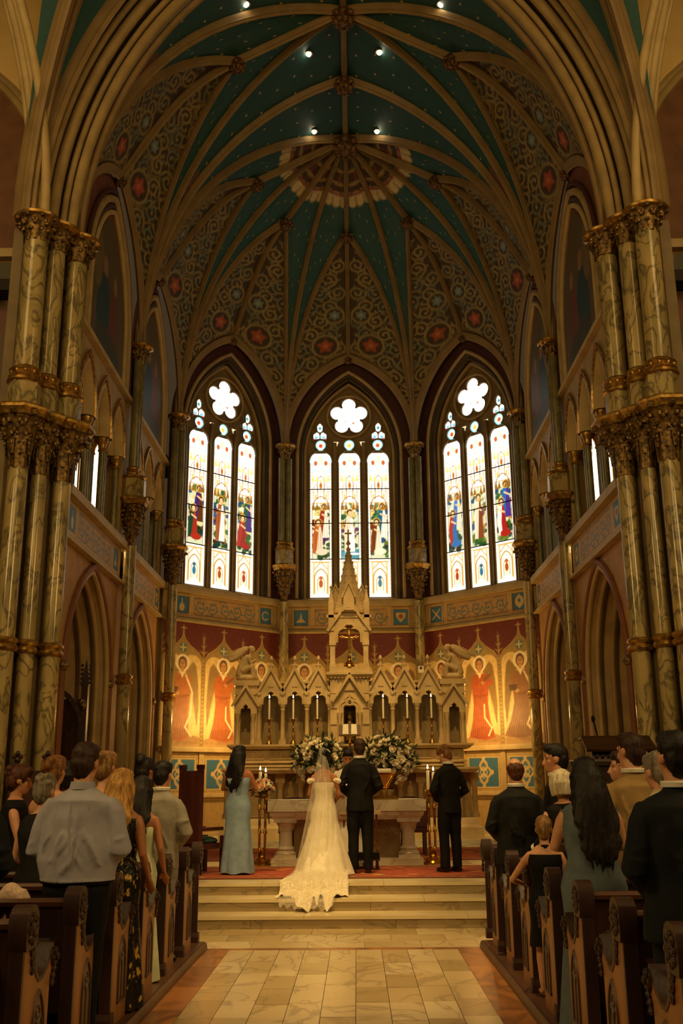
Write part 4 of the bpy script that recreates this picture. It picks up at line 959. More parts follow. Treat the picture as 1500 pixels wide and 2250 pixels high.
# crossing vault in front of the chancel arch
C0 = Vector((hx, 9.0, 17.8))
for s in (-1, 1):
    SP = Vector((s * 4.9, 14.05, ZS)); cvs = []
    B00 = Vector((hx, 13.9, 17.4)); TA = Vector((s * 6.4, 9.0, 17.2))
    ends = [B00, Vector((s * 1.5 + hx, 11.4, 17.5)), C0, Vector((s * 2.8, 9.0, 17.4)), TA]
    cvs = [rib_curve(SP + Vector((s * .06 * k, -.05 * k, 0)), e, 24, .45) for k, e in enumerate(ends)]
    for k in range(3):
        web(cvs[k], cvs[k + 1], lambda cv: None, nt=60, nu=20)
    for k in range(3): add_rib(cvs[k], 1.2 if k else 1.0)
    for off, y0, rr in ((-.26, 0, .075), (-.16, .04, .05), (-.06, .08, .075), (.04, .14, .05)):
        pts = rib_curve(Vector((s * (4.98 + off), 14.02 + y0, ZS)), Vector((s * (7.3 + off), 9.0, 17.2 + off)), 24, .4); m = MB(); m.tube(pts, rr, 10); m.build('transept_arch_roll', OCHRE if rr > .09 else OCHRE_L, ceil)
    cs = [rib_curve(Vector((s * (4.98 + o), 14.06 + .3 * (o + .28), ZS)), Vector((s * (7.3 + o), 9.0, 17.25 + o)), 24, .4) for o in (-.28, -.18, -.06, .05)]
    m = MB(); n = 25; m.add([tuple(p) for c in cs for p in c], [(i * n + j, i * n + j + 1, (i + 1) * n + j + 1, (i + 1) * n + j) for i in range(3) for j in range(n - 1)]); m.build('transept_arch_soffit', MATS['soffit_gap_shade'], ceil)
# recessed downlights in the vault
for x, y, z, lab in ((-1.0, 15.0, 16.3, 0), (1.2, 15.0, 16.3, 0)): pass
# ================================================================= HIGH ALTAR
HA = thing('high_altar', 'carved pale stone high altar with gabled niches and a tall central spire in the apse', 'altar', (0.03, 22.3, .45))
def ha(name, mb, m=STONE, smooth=True, ang=35, parent=None): return mb.build(name, m, parent or HA, smooth, ang)
AF = frame((0, 0, -.45), (1, 0, 0), (0, 0, 1), (0, -1, 0))       # local: u=x, v=world z, w=towards nave
def abox(x0, x1, z0, z1, w0, w1): return MB().box2(AF(x0, z0, w0), AF(x1, z1, w1))
def slab_mould(hx_, z0, z1, wf, wb, pr):                           # box with a moulded edge all round the front
    mb = MB(); path = [(hx_, -wb), (hx_, -wf), (-hx_, -wf), (-hx_, -wb)]; G = frame((0, 0, -.45), (1, 0, 0), (0, 1, 0), (0, 0, 1))
    mb.box2((-hx_ + .002, -wf + .002, z0 - .449), (hx_ - .002, -wb, z1 - .451)); mb.sweep(path, [(p, z0 + q * (z1 - z0)) for p, q in pr], G); return mb
MO = [(0, 0), (.03, .0), (.05, .25), (.08, .45), (.10, .6), (.10, 1), (0, 1)]
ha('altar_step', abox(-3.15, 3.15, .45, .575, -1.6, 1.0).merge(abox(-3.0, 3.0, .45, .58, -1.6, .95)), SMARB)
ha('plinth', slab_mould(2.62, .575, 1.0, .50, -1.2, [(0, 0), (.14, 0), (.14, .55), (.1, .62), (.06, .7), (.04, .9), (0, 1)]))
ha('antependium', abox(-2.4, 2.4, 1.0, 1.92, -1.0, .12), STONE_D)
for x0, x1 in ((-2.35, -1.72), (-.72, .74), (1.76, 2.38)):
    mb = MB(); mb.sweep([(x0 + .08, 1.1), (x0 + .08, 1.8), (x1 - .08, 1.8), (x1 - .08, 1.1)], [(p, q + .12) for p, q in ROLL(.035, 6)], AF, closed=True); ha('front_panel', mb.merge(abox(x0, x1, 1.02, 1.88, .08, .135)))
for sx in (-1, 1):
    for c in (-1.5, -1.06): 
        x = sx * -c; mb = MB(); mb.merge(abox(x - .11, x + .11, 1.0, 1.16, .1, .34)); mb.merge(abox(x - .10, x + .10, 1.72, 1.92, .1, .33))
        mb.lathe([(.085, 1.16), (.085, 1.2), (.06, 1.23), (.055, 1.6), (.07, 1.62), (.06, 1.64), (.1, 1.72)], (x, -.22, -.45), 12)
        for ex, ez in ((-.035, .035), (.035, .035), (-.035, -.035), (.035, -.035)): mb.ell(AF(x + ex, 1.82 + ez, .33), (.02, .01, .02), 8, 5)
        ha('mensa_column', mb)
    mb = MB(); x = sx * 1.28; mb.ell(AF(x, 1.55, .14), (.09, .06, .13), 10, 8); mb.ell(AF(x, 1.35, .14), (.13, .06, .16), 10, 8); mb.ell(AF(x, 1.72, .14), (.05, .05, .06)); ha('niche_relief', mb)
    mb = MB(); x = sx * 2.66; mb.lathe([(.09, 1.0), (.09, 1.08), (.06, 1.12), (.055, 1.62), (.08, 1.66), (.06, 1.7), (.10, 1.8), (.10, 1.92)], (x, -.1, -.45), 12); mb.merge(abox(sx * 2.4, sx * 2.6, 1.0, 1.92, -.9, .0)); ha('end_column', mb)
ha('mensa', slab_mould(2.62, 1.92, 2.03, .62, -.9, MO))
ha('gradine', abox(-2.45, 2.45, 2.03, 2.42, -.9, .18))
for z in (2.06, 2.14): ha('gradine_moulding', slab_mould(2.45, z, z + .05, .19, -.8, [(0, 0), (.06, 0), (.06, .5), (.02, 1), (0, 1)]))
for k in range(8):
    if k in (3, 4): continue
    x = -2.1 + .6 * k; mb = MB(); mb.sweep([(x - .24, 2.22), (x - .24, 2.40), (x + .24, 2.40), (x + .24, 2.22)], [(p, q + .18) for p, q in RECT(-.02, .0, 0, .025)], AF, closed=True)
    for j in range(4):
        c = x - .17 + .113 * j
        for ex, ez in ((0, .025), (0, -.025), (.025, 0), (-.025, 0)): mb.ell(AF(c + ex, 2.31 + ez, .18), (.022, .02, .022), 7, 5)
    ha('gradine_panel', mb)
ha('gradine_shelf', slab_mould(2.55, 2.43, 2.53, .24, -.8, MO))
# reredos back wall and niches
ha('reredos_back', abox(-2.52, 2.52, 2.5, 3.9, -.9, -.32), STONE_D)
ha('reredos_cornice', slab_mould(2.5, 3.82, 3.92, -.28, -.8, MO))
def tref(x, a, z0, zs, za):            # cusped arch outline
    P = [(x - a, z0), (x - a, zs)]
    for cx, cz, r, a0, a1 in ((-a * .45, zs + (za - zs) * .25, a * .55, 200, 70), (0, zs + (za - zs) * .55, a * .55, 150, 90)):
        P += [(x + cx + r * math.cos(R(t)), cz + r * math.sin(R(t)) * 1.15) for t in np.linspace(a0, a1, 5)]
    P[-1] = (x, za)
    return P + [(2 * x - u, v) for u, v in P[-2::-1]]
FIN = [(.0, 0), (.03, .0), (.022, .05), (.02, .12), (.055, .14), (.05, .18), (.02, .2), (.018, .26), (.04, .29), (.045, .33), (.025, .37), (0, .40)]
def crockets(mb, p, q, n, r, wz):
    for k in range(1, n): 
        f = k / n; mb.ell(AF(p[0] + (q[0] - p[0]) * f, p[1] + (q[1] - p[1]) * f + r * .6, wz), (r, r, r), 6, 4)
for sx in (-1, 1):
    for c in (.69, 1.215, 1.74):
        x = sx * c; hw = .263
        t = tref(x, .185, 3.40, 3.42, 3.70)
        fc = [(x - hw, 3.40)] + t + [(x + hw, 3.40), (x + hw, 3.66), (x, 4.12), (x - hw, 3.66)]
        mb = MB(); mb.prism(fc, AF, -.08, .04); ha('niche_gable', mb, smooth=False)
        mb = MB(); mb.sweep([(x - hw - .02, 3.62), (x, 4.13), (x + hw + .02, 3.62)], RECT(-.0, .055, -.1, .09), AF); crockets(mb, (x - hw, 3.66), (x, 4.13), 4, .028, .02); crockets(mb, (x + hw, 3.66), (x, 4.13), 4, .028, .02)
        ha('gable_coping', mb, STONE)
        mb = MB(); mb.sweep(t, [(p, q + .03) for p, q in ROLL(.022, 6)], AF); ha('cusped_arch_moulding', mb)
        mb = MB(); mb.lathe(FIN, AF(x, 4.08, .0), 10); 
        for a in (0, 1, 2, 3): mb.ell(AF(x + .05 * math.cos(a * PI / 2), 4.25, .05 * math.sin(a * PI / 2)), (.025, .025, .02), 6, 4)
        ha('finial', mb)
        mb = MB(); mb.prism([(x - .06, 3.78), (x + .06, 3.78), (x, 3.98)], AF, .04, .055); ha('gable_relief', mb, smooth=False)
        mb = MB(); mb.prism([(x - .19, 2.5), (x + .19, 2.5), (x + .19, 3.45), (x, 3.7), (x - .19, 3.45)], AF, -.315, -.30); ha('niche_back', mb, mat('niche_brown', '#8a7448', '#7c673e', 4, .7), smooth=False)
    for c in (.44, .945, 1.48, 2.0):
        x = sx * c; mb = MB(); mb.merge(abox(x - .075, x + .075, 2.52, 2.62, -.1, .1))
        mb.lathe([(.07, 2.62), (.07, 2.65), (.048, 2.70), (.043, 3.26), (.055, 3.28), (.045, 3.3), (.075, 3.38), (.08, 3.41)], (x, 0, -.45), 12); ha('niche_column', mb)
        mb = MB(); mb.merge(abox(x - .06, x + .06, 3.4, 3.62, -.3, .06)); mb.ell(AF(x, 3.62, .05), (.06, .05, .05), 8, 5); ha('niche_pier', mb)
        mb = MB(); mb.prism([(x - .05, 2.52), (x + .05, 2.52), (x + .05, 3.4), (x - .05, 3.4)], AF, -.32, -.1); ha('niche_partition', mb, STONE_D)
    # end pavilion
    x = sx * 2.29
    t = tref(x, .115, 2.56, 3.2, 3.42); mb = MB()
    mb.prism([(x - .25, 2.52), (x - .115, 2.52)] + t + [(x + .115, 2.52), (x + .25, 2.52), (x + .25, 3.38), (x, 3.74), (x - .25, 3.38)], AF, -.3, .06); ha('pavilion_front', mb, smooth=False)
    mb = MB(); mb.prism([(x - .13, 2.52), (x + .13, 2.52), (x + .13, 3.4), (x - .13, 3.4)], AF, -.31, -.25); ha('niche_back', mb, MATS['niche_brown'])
    for e in (-.17, .17):
        mb = MB(); mb.lathe([(.06, 2.52), (.06, 2.6), (.04, 2.64), (.036, 3.05), (.06, 3.16), (.065, 3.2)], (x + e, -.1, -.45), 10); ha('pavilion_column', mb)
    mb = MB(); mb.sweep([(x - .28, 3.34), (x, 3.76), (x + .28, 3.34)], RECT(-.0, .055, -.1, .12), AF); ha('gable_coping', mb)
    mb = MB(); mb.merge(abox(x - .25, x + .25, 3.38, 3.92, -.42, -.06)); mb.merge(abox(x - .29, x + .29, 3.82, 3.94, -.46, -.02)); mb.merge(abox(x - .27, x + .27, 3.62, 3.66, -.44, -.04)); ha('statue_pedestal', mb, smooth=False)
# central tower
t = tref(0, .165, 2.56, 3.2, 3.52); mb = MB()
mb.prism([(-.42, 2.52), (-.165, 2.52)] + t + [(.165, 2.52), (.42, 2.52), (.42, 3.98), (-.42, 3.98)], AF, -.3, .14); ha('tabernacle_front', mb, smooth=False)
mb = MB(); mb.sweep(t, [(p, q + .14) for p, q in ROLL(.035, 6)], AF); mb.sweep(tref(0, .21, 2.56, 3.22, 3.6), [(p, q + .15) for p, q in ROLL(.025, 6)], AF); ha('cusped_arch_moulding', mb)
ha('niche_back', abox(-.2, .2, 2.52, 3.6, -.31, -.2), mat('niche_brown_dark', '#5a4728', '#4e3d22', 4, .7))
mb = MB(); mb.lathe([(.0, 0), (.10, .02), (.09, .35), (.06, .45), (.08, .5), (.05, .62), (0, .68)], AF(0, 2.6, -.1), 10); ha('tabernacle_cross', mb, GOLD_D)
for x in (-.22, .22):
    mb = MB(); mb.lathe([(.055, 2.55), (.055, 2.62), (.036, 2.66), (.033, 3.06), (.055, 3.15), (.06, 3.2)], (x, -.19, -.45), 10); ha('tabernacle_column', mb)
mb = MB(); mb.sweep([(-.36, 3.42), (0, 3.96), (.36, 3.42)], RECT(0, .06, .14, .24), AF); crockets(mb, (-.36, 3.42), (0, 3.96), 7, .03, .2); crockets(mb, (.36, 3.42), (0, 3.96), 7, .03, .2); mb.prism([(-.12, 3.68), (.12, 3.68), (0, 3.88)], AF, .14, .17); ha('tabernacle_gable', mb)
for z in (2.95, 3.3, 3.62):
    for sx in (-1, 1):
        mb = MB(); mb.merge(abox(sx * .28, sx * .425, z, z + .3, .10, .165)); ha('tower_block', mb, smooth=False)
mb = slab_mould(.42, 3.94, 4.08, .14, -.3, MO); 
for k in range(11): mb.ell(AF(-.4 + .08 * k, 3.95, .2), (.02, .02, .02), 6, 4)
ha('tower_cornice', mb); ha('tower_plinth', abox(-.44, .44, 4.07, 4.2, -.34, .18))
for sx in (-1, 1):
    for e, w in ((.37, .08), (.37, -.24)):
        mb = MB(); mb.merge(abox(sx * e - .07, sx * e + .07, 4.2, 4.28, w - .07, w + .07)); mb.merge(abox(sx * e - .055, sx * e + .055, 4.28, 4.68, w - .055, w + .055)); mb.merge(abox(sx * e - .075, sx * e + .075, 4.68, 4.78, w - .075, w + .075)); ha('canopy_pier', mb, smooth=False)
t = tref(0, .27, 4.74, 4.8, 5.14); mb = MB()
for w0, w1 in ((-.30, -.20), (.04, .14)):
    mb.prism([(-.44, 4.74), (-.27, 4.74)] + t + [(.27, 4.74), (.44, 4.74), (.44, 5.02), (0, 5.6), (-.44, 5.02)], AF, w0, w1)
ha('canopy_arch', mb, smooth=False)
mb = MB(); mb.sweep(t, [(p, q + .14) for p, q in ROLL(.03, 6)], AF); ha('cusped_arch_moulding', mb)
mb = MB(); mb.sweep([(-.46, 4.98), (0, 5.62), (.46, 4.98)], RECT(0, .06, -.34, .19), AF); crockets(mb, (-.46, 4.98), (0, 5.62), 7, .03, .16); crockets(mb, (.46, 4.98), (0, 5.62), 7, .03, .16); ha('canopy_gable', mb)
mb = slab_mould(.40, 5.2, 5.36, .06, -.28, MO); mb.merge(abox(-.36, .36, 4.98, 5.5, -.22, .02)); ha('spire_base', mb, smooth=False)
for sx in (-1, 1):
    for w in (.1, -.28):
        mb = MB(); mb.merge(abox(sx * .40 - .06, sx * .40 + .06, 5.0, 5.62, w - .06, w + .06)); mb.lathe([(.085, 5.6), (.085, 5.64), (.0, 6.0)], (sx * .40, -w, -.45), 4, a0=PI / 4); mb.lathe([(0, 0), (.03, .02), (.04, .05), (.0, .1)], (sx * .40, -w, 5.5), 8); ha('pinnacle', mb, smooth=False)
mb = MB(); mb.lathe([(.36, 5.42), (.345, 5.5), (.33, 5.52), (.0, 7.08)], (0, .1, -.45), 8, a0=PI / 8); ha('spire', mb, smooth=False)
mb = MB()
for k in range(8):
    a = PI / 8 + k * PI / 4
    for f in np.linspace(.08, .9, 9): mb.ell((.33 * (1 - f) * math.cos(a), .1 + .33 * (1 - f) * math.sin(a), 5.07 + 1.56 * f), (.022, .022, .03), 6, 4)
ha('spire_crockets', mb)
for sx, w in ((0, .26), (-.3, -.08), (.3, -.08)):
    mb = MB(); G = AF
    mb.prism([(sx - .12, 5.45), (sx + .12, 5.45), (sx + .12, 5.75), (sx, 6.02), (sx - .12, 5.75)], AF, -.05 + w * .3, w); mb.sweep([(sx - .14, 5.72), (sx, 6.05), (sx + .14, 5.72)], RECT(0, .03, w - .1, w + .03), AF); mb.prism([(sx - .05, 5.5), (sx + .05, 5.5), (sx + .05, 5.72), (sx, 5.8), (sx - .05, 5.72)], AF, w, w + .005); ha('lucarne', mb, smooth=False)
mb = MB(); mb.lathe([(.02, 7.02), (.06, 7.05), (.03, 7.1), (.018, 7.14), (.018, 7.38), (0, 7.4)], (0, .1, -.45), 8); mb.box((0, .1, 6.85), (.16, .03, .035)); ha('spire_cross', mb)

# things standing on the high altar
t = thing('crucifix', 'gilded crucifix under the open stone canopy of the high altar', 'crucifix', (.03, 22.22, 4.2))
MB().lathe([(.13, 0), (.13, .02), (.11, .05), (.12, .08), (.06, .12), (.035, .18), (.05, .22), (.02, .26)], (0, 0, 0), 14).build('base', BRASS, t)
mb = MB(); mb.box((0, 0, .52), (.03, .02, .62)); mb.box((0, 0, .66), (.38, .02, .03)); mb.build('cross', BRASS, t, smooth=False)
for x, z in ((-.2, .66), (.2, .66), (0, .85)): MB().ell((x, 0, z), (.035, .02, .035), 10, 6).build('trefoil_end', BRASS, t)
mb = MB(); mb.ell((0, -.03, .70), (.03, .03, .04)); mb.tube([(0, -.025, .66), (0, -.03, .55), (.01, -.03, .42), (0, -.02, .3)], [.035, .04, .03, .018], 8); mb.tube([(-.17, -.02, .69), (-.08, -.03, .645), (0, -.03, .64), (.08, -.03, .645), (.17, -.02, .69)], [.012, .016, .02, .016, .012], 6); mb.build('corpus', GOLD, t)

stick_mb = MB(); stick_mb.lathe([(.075, 0), (.075, .02), (.05, .05), (.03, .09), (.02, .13), (.034, .16), (.018, .2), (.016, .32), (.03, .35), (.016, .38), (.016, .44), (.04, .5), (.045, .52), (.0, .52)], n=12)
stick_me = stick_mb.mesh('stem', BRASS); cand_me = MB().lathe([(.021, 0), (.021, .42), (.012, .44), (0, .44)], n=10).mesh('wax', CANDLE)
flame_me = MB().lathe([(0, 0), (.011, .015), (.013, .03), (.007, .055), (0, .075)], n=8).mesh('flame', FLAME)
wick_me = MB().lathe([(.003, 0), (.003, .03)], n=5).mesh('wick', IRON)
def candle(loc, h, label, group, wid=1.0):
    t = thing('candle', label, 'candle', loc, group=group); inst('wax', cand_me, t, (0, 0, 0), (0, 0, 0), (wid, wid, h / .44)); inst('wick', wick_me, t, (0, 0, h)); inst('flame', flame_me, t, (0, 0, h + .02)); return t
NTH = ['outermost', 'middle', 'innermost']
for s, nm in ((-1, 'left'), (1, 'right')):
    for k, x in enumerate((1.77, 1.245, .72)):
        X = s * x + .04; t = thing('candlestick', 'brass candlestick, %s of the three %s of the spire on the high altar' % (NTH[k], nm), 'candlestick', (X, 22.14, 2.53), group='altar candlesticks'); inst('stem', stick_me, t)
        mb = MB(); mb.lathe([(.048, .52), (.05, .535), (.02, .545)], n=12); mb.build('drip_pan', BRASS, t)
        candle((X, 22.14, 3.07), .43, 'tall lit altar candle, %s of the three %s of the spire' % (NTH[k], nm), 'altar candles')

def remesh(mb, name, material, parent, voxel=.012, smooth=4, dec=.35, disp=None, **kw):
    me = bpy.data.meshes.new('tmp'); me.from_pydata(mb.v, [], mb.f); bm = bmesh.new(); bm.from_mesh(me); bmesh.ops.recalc_face_normals(bm, faces=bm.faces); bm.to_mesh(me); bm.free()
    o = bpy.data.objects.new('tmp', me); COL.objects.link(o)
    m = o.modifiers.new('r', 'REMESH'); m.mode = 'VOXEL'; m.voxel_size = voxel
    if smooth: m = o.modifiers.new('s', 'SMOOTH'); m.iterations = smooth; m.factor = .5
    if dec < 1: m = o.modifiers.new('d', 'DECIMATE'); m.ratio = dec
    dg = bpy.context.evaluated_depsgraph_get(); ev = o.evaluated_get(dg); new = bpy.data.meshes.new_from_object(ev)
    bpy.data.objects.remove(o); bpy.data.meshes.remove(me)
    new.name = name; new.materials.clear(); new.materials.append(material)
    if disp is not None:
        co = np.empty(len(new.vertices) * 3, np.float32); new.vertices.foreach_get('co', co); no = np.empty_like(co); new.vertices.foreach_get('normal', no)
        co = co.reshape(-1, 3); no = no.reshape(-1, 3); co = co + no * disp(co)[:, None]; new.vertices.foreach_set('co', co.astype(np.float32).ravel()); new.update()
    shade(new, 180)
    o = bpy.data.objects.new(name, new); COL.objects.link(o)
    if parent is not None: o.parent = parent
    return tag(o, **kw)

# kneeling stone angels on the end pavilions
for s, nm in ((-1, 'left'), (1, 'right')):
    t = thing('angel_statue', 'kneeling stone angel statue on the %s end of the high altar' % nm, 'statue', (s * 2.30 + .03, 22.52, 3.945), group='stone angels of the high altar')
    i = -s                                    # facing the centre
    mb = MB(); mb.ell((0, 0, .06), (.26, .17, .09)); mb.tube([(-.14 * i, 0, .1), (-.1 * i, 0, .3), (.0, 0, .48), (.05 * i, 0, .56)], [.13, .13, .12, .08], 10)
    mb.tube([(-.1 * i, .05, .22), (.16 * i, .06, .2), (.17 * i, .06, .05)], [.10, .09, .06], 8); mb.tube([(-.1 * i, -.06, .2), (.12 * i, -.08, .3), (.15 * i, -.08, .06)], [.10, .085, .06], 8)
    mb.ell((.10 * i, 0, .69), (.075, .065, .085)); mb.tube([(.06 * i, 0, .55), (.09 * i, 0, .66)], .04, 8); mb.ell((.08 * i, 0, .73), (.085, .075, .06))
    for e in (-1, 1): mb.tube([(.03 * i, e * .1, .52), (.08 * i, e * .11, .38), (.2 * i, e * .02, .47)], [.045, .04, .028], 8)
    mb.ell((.16 * i, 0, .69), (.022, .015, .02))
    remesh(mb, 'figure', STONE, t, .014, 3, .4)
    for e in (-1, 1):
        M_ = Matrix.Translation((-.20 * i, e * .10, .60)) @ Matrix.Rotation(i * .95, 4, 'Y') @ Matrix.Rotation(e * .12, 4, 'X')
        mb = MB(); mb.ell((0, 0, 0), (.085, .022, .27), 14, 10, M=M_)
        for q in range(7): mb.tube([tuple(M_ @ Vector((i * (.05 - .01 * q), 0, .2 - .05 * q))), tuple(M_ @ Vector((i * (-.10 - .008 * q), 0, .06 - .065 * q)))], [.026, .014], 6)
        mb.build('wing', STONE, t)

# open missal on its stand before the tabernacle
t = thing('missal_stand', 'tall brass stand carrying the open missal between the white flower arrangements', 'stand', (.03, 21.5, .58))
MB().lathe([(.17, 0), (.17, .03), (.05, .07), (.03, .12), (.025, .9), (.045, .95), (.02, 1.0), (.02, 1.9), (.04, 1.95), (.02, 2.0), (.02, 2.06)], n=12).build('post', BRASS, t)
MB().box((0, .0, 2.10), (.46, .04, .03)).build('ledge', BRASS, t); MB().box((0, .06, 2.20), (.46, .02, .22), M=Matrix.Rotation(-.3, 4, 'X')).build('book_rest', BRASS, t, smooth=False)
t = thing('open_book', 'open white-paged missal standing above the flowers on the altar', 'book', (.03, 21.5, 2.705))
paper = mat('book_paper', '#eadfc4', '#dccfae', 8, .7)
for sx in (-1, 1):
    mb = MB(); G = frame((0, -.02, 0), (1, 0, 0), (0, .3, .95), (0, -1, .3)); mb.sweep([(sx * .005, 0), (sx * .07, 0), (sx * .15, 0), (sx * .215, 0)], [(0, 0), (0, 0.02), (0, .02), (0, 0)], G)
    mb = MB(); P = [(0, .012), (.04, .024), (.10, .026), (.16, .02), (.21, .008), (.21, 0), (0, 0)]; G2 = frame((0, 0, .0), (sx, 0, 0), (0, -.95, .3), (0, .3, .95)); mb.prism(P, G2, 0, .22); mb.build('page_block', paper, t)
MB().box((0, .016, .10), (.44, .012, .23), M=Matrix.Rotation(-.3, 4, 'X')).build('cover', mat('book_cover', '#5a3a1c', None, 5, .5), t)

# ---------------- white flower arrangements
LEAFM = mat('flower_leaf', '#3a4a24', '#26331a', 8, .5)
ROSE = mat('white_rose_petal', '#fff6e0', '#efe2bc', 14, .6); LILY = mat('cream_lily_petal', '#f6efc4', '#dcd596', 14, .6)
def rose_mesh(m, r=.06):
    mb = MB()
    for lay, (rr, hh, n) in enumerate(((1.0, .5, 6), (.75, .7, 5), (.45, .85, 4))):
        for k in range(n):
            a = 2 * PI * k / n + lay * .5; ca, sa = math.cos(a), math.sin(a)
            F = frame((0, 0, 0), (-sa, ca, 0), (0, 0, 1), (ca, sa, 0)); w = rr * .62
            mb.add([F(0, -.3 * r, .12 * r), F(-w * r, hh * .35 * r, rr * .72 * r), F(w * r, hh * .35 * r, rr * .72 * r), F(-w * .8 * r, hh * r, rr * .95 * r), F(w * .8 * r, hh * r, rr * .95 * r), F(0, hh * 1.1 * r, rr * 1.05 * r)], [(0, 1, 2), (1, 3, 4, 2), (3, 5, 4)])
    mb.ell((0, 0, .35 * r), (.38 * r, .38 * r, .45 * r), 7, 5); return mb.mesh('blossom', m)
def lily_mesh(m, r=.075):
    mb = MB()
    for k in range(6):
        a = 2 * PI * k / 6; ca, sa = math.cos(a), math.sin(a); F = frame((0, 0, 0), (-sa, ca, 0), (0, 0, 1), (ca, sa, 0))
        mb.add([F(0, -.5 * r, 0), F(-.28 * r, .1 * r, .45 * r), F(0, .0, .45 * r), F(.28 * r, .1 * r, .45 * r), F(0, .15 * r, 1.15 * r)], [(0, 1, 2), (0, 2, 3), (1, 4, 2), (2, 4, 3)])
    return mb.mesh('lily', m)
rose_me, lily_me = rose_mesh(ROSE), lily_mesh(LILY)
def leaves(n, spread, size, seed):
    g = np.random.default_rng(seed); mb = MB()
    for k in range(n):
        d = g.normal(size=3); d[2] = abs(d[2]) * .9 - .25; d /= np.linalg.norm(d); p = d * np.array(spread) * g.uniform(.7, 1.12)
        t = Vector(d + g.normal(size=3) * .5).normalized(); u = t.cross(Vector((g.normal(), g.normal(), 1))).normalized(); L = size * g.uniform(.7, 1.5); b = Vector(p)
        mb.add([tuple(b), tuple(b + t * L * .5 + u * L * .17), tuple(b + t * L), tuple(b + t * L * .5 - u * L * .17)], [(0, 1, 2, 3)])
    return mb
def arrangement(x, lab, seed, sp=(.56, .34, .46)):
    g = np.random.default_rng(seed); t = thing('flower_arrangement', lab, 'flowers', (x, 21.52, .58), group='white flower arrangements')
    MB().lathe([(.2, 0), (.2, .05), (.12, .1), (.09, .2), (.09, .9), (.15, .98), (.15, 1.0)], n=16).build('pedestal', STONE_D, t)
    MB().lathe([(.1, 1.0), (.16, 1.08), (.2, 1.2), (.17, 1.3), (.2, 1.34)], n=16).build('vase', mat('bronze_vase', '#6a4a26', '#4a3018', 8, .4, .5), t)
    z0 = 1.58
    mb = leaves(380, sp, .15, seed); mb.v = [(a, b, c + z0) for a, b, c in mb.v]; mb.ell((0, 0, z0), (sp[0] * .62, sp[1] * .62, sp[2] * .6), 12, 8); mb.build('foliage', LEAFM, t, smooth=False, kind='stuff')
    for k in range(120):
        d = g.normal(size=3); d[1] = -abs(d[1]) * .8 + .1; d[2] = d[2] * .9 + .15; d /= np.linalg.norm(d); p = d * np.array(sp) * g.uniform(.86, 1.05); p[2] += z0
        q = Vector(d).to_track_quat('Z', 'Y').to_euler(); s_ = g.uniform(.85, 1.35)
        if k % 4 == 3: inst('lily', lily_me, t, tuple(p * 1.0), q, (s_,) * 3)
        else: inst('blossom', rose_me, t, tuple(p), q, (s_,) * 3)
    return t
arrangement(-.60, 'large mound of white roses and lilies left of the open missal, behind the bride', 11, (.52, .28, .47))
arrangement(.80, 'large mound of white roses and lilies right of the open missal, behind the groom', 12, (.54, .28, .48))

# ---------------- marble altar table
T = thing('altar_table', 'white marble altar table on short columns behind the bride and groom', 'altar', (0, 16.95, .45))
def tb(x0, x1, y0, y1, z0, z1): return MB().box2((x0, y0, z0), (x1, y1, z1))
tb(-1.20, 1.20, -.40, .45, 0, .115).build('plinth', WMARB, T, smooth=False)
tb(-1.26, 1.26, -.45, .5, .83, 1.0).build('table_slab', WMARB, T, smooth=False)
mb = MB(); G = frame((0, 0, 0), (1, 0, 0), (0, 1, 0), (0, 0, 1)); mb.sweep([(1.17, .42), (1.17, -.36), (-1.17, -.36), (-1.17, .42)], [(-.1, .70), (0, .70), (.02, .74), (.05, .77), (.06, .83), (-.1, .83)], G); mb.box2((-1.1, -.3, .70), (1.1, .4, .83)); mb.build('slab_moulding', WMARB, T)
mb = tb(-.86, .86, -.08, .3, .115, .72); mb.build('front_panel', STONE_D, T, smooth=False)
mb = MB(); FP = frame((0, -.08, 0), (1, 0, 0), (0, 0, 1), (0, -1, 0))
for x in (-.55, 0, .55):
    mb.sweep([(x, .66), (x + .2, .42), (x, .18), (x - .2, .42)], ROLL(.022, 6), FP, closed=True)
    for k in range(6): mb.ell(FP(x + .09 * math.cos(k), .42 + .1 * math.sin(k), 0), (.04, .02, .05), 7, 5)
mb.build('diaper_relief', STONE_D, T)
for x in (-.98, .98):
    for y in (-.2, .26):
        mb = MB(); mb.box((x, y, .14), (.34, .34, .05)); mb.lathe([(.165, .165), (.17, .19), (.14, .22), (.12, .235), (.14, .255), (.13, .28), (.105, .30), (.10, .52), (.115, .535), (.105, .55), (.12, .6), (.16, .66)], (x, y, 0), 20); mb.box((x, y, .69), (.36, .34, .06))
        for k in range(8): leaf(mb, (x + .105 * math.cos(k * PI / 4), y + .105 * math.sin(k * PI / 4), .55), k * PI / 4, .13, .06, .07)
        mb.build('column', WMARB, T)
linen = mat('altar_linen', '#efe6d0', '#e2d6ba', 5, .8)
t = thing('altar_cloth', 'white linen cloth lying on the altar table, hanging over its left end', 'cloth', (0, 16.95, 1.45))
mb = MB(); vs = []; n = 22
for j in range(9):
    for i in range(n + 1):
        x = -1.285 + 2.5 * i / n; y = -.42 + .86 * j / 8; z = .006 + .002 * math.sin(7 * x + 3 * y); vs.append((x, y, z))
mb.add(vs, [(j * (n + 1) + i, j * (n + 1) + i + 1, (j + 1) * (n + 1) + i + 1, (j + 1) * (n + 1) + i) for j in range(8) for i in range(n)]); mb.build('cloth_top', linen, t)
mb = MB(); vs = []
for i in range(7):
    for j in range(13): y = -.42 + .86 * j / 12; d = i / 6; vs.append((-1.285 - .02 * math.sin(d * 2) - .012 * math.sin(j * 1.9) * d, y, .006 - d * (.30 + .09 * math.sin(j * .5 + 2.2))))
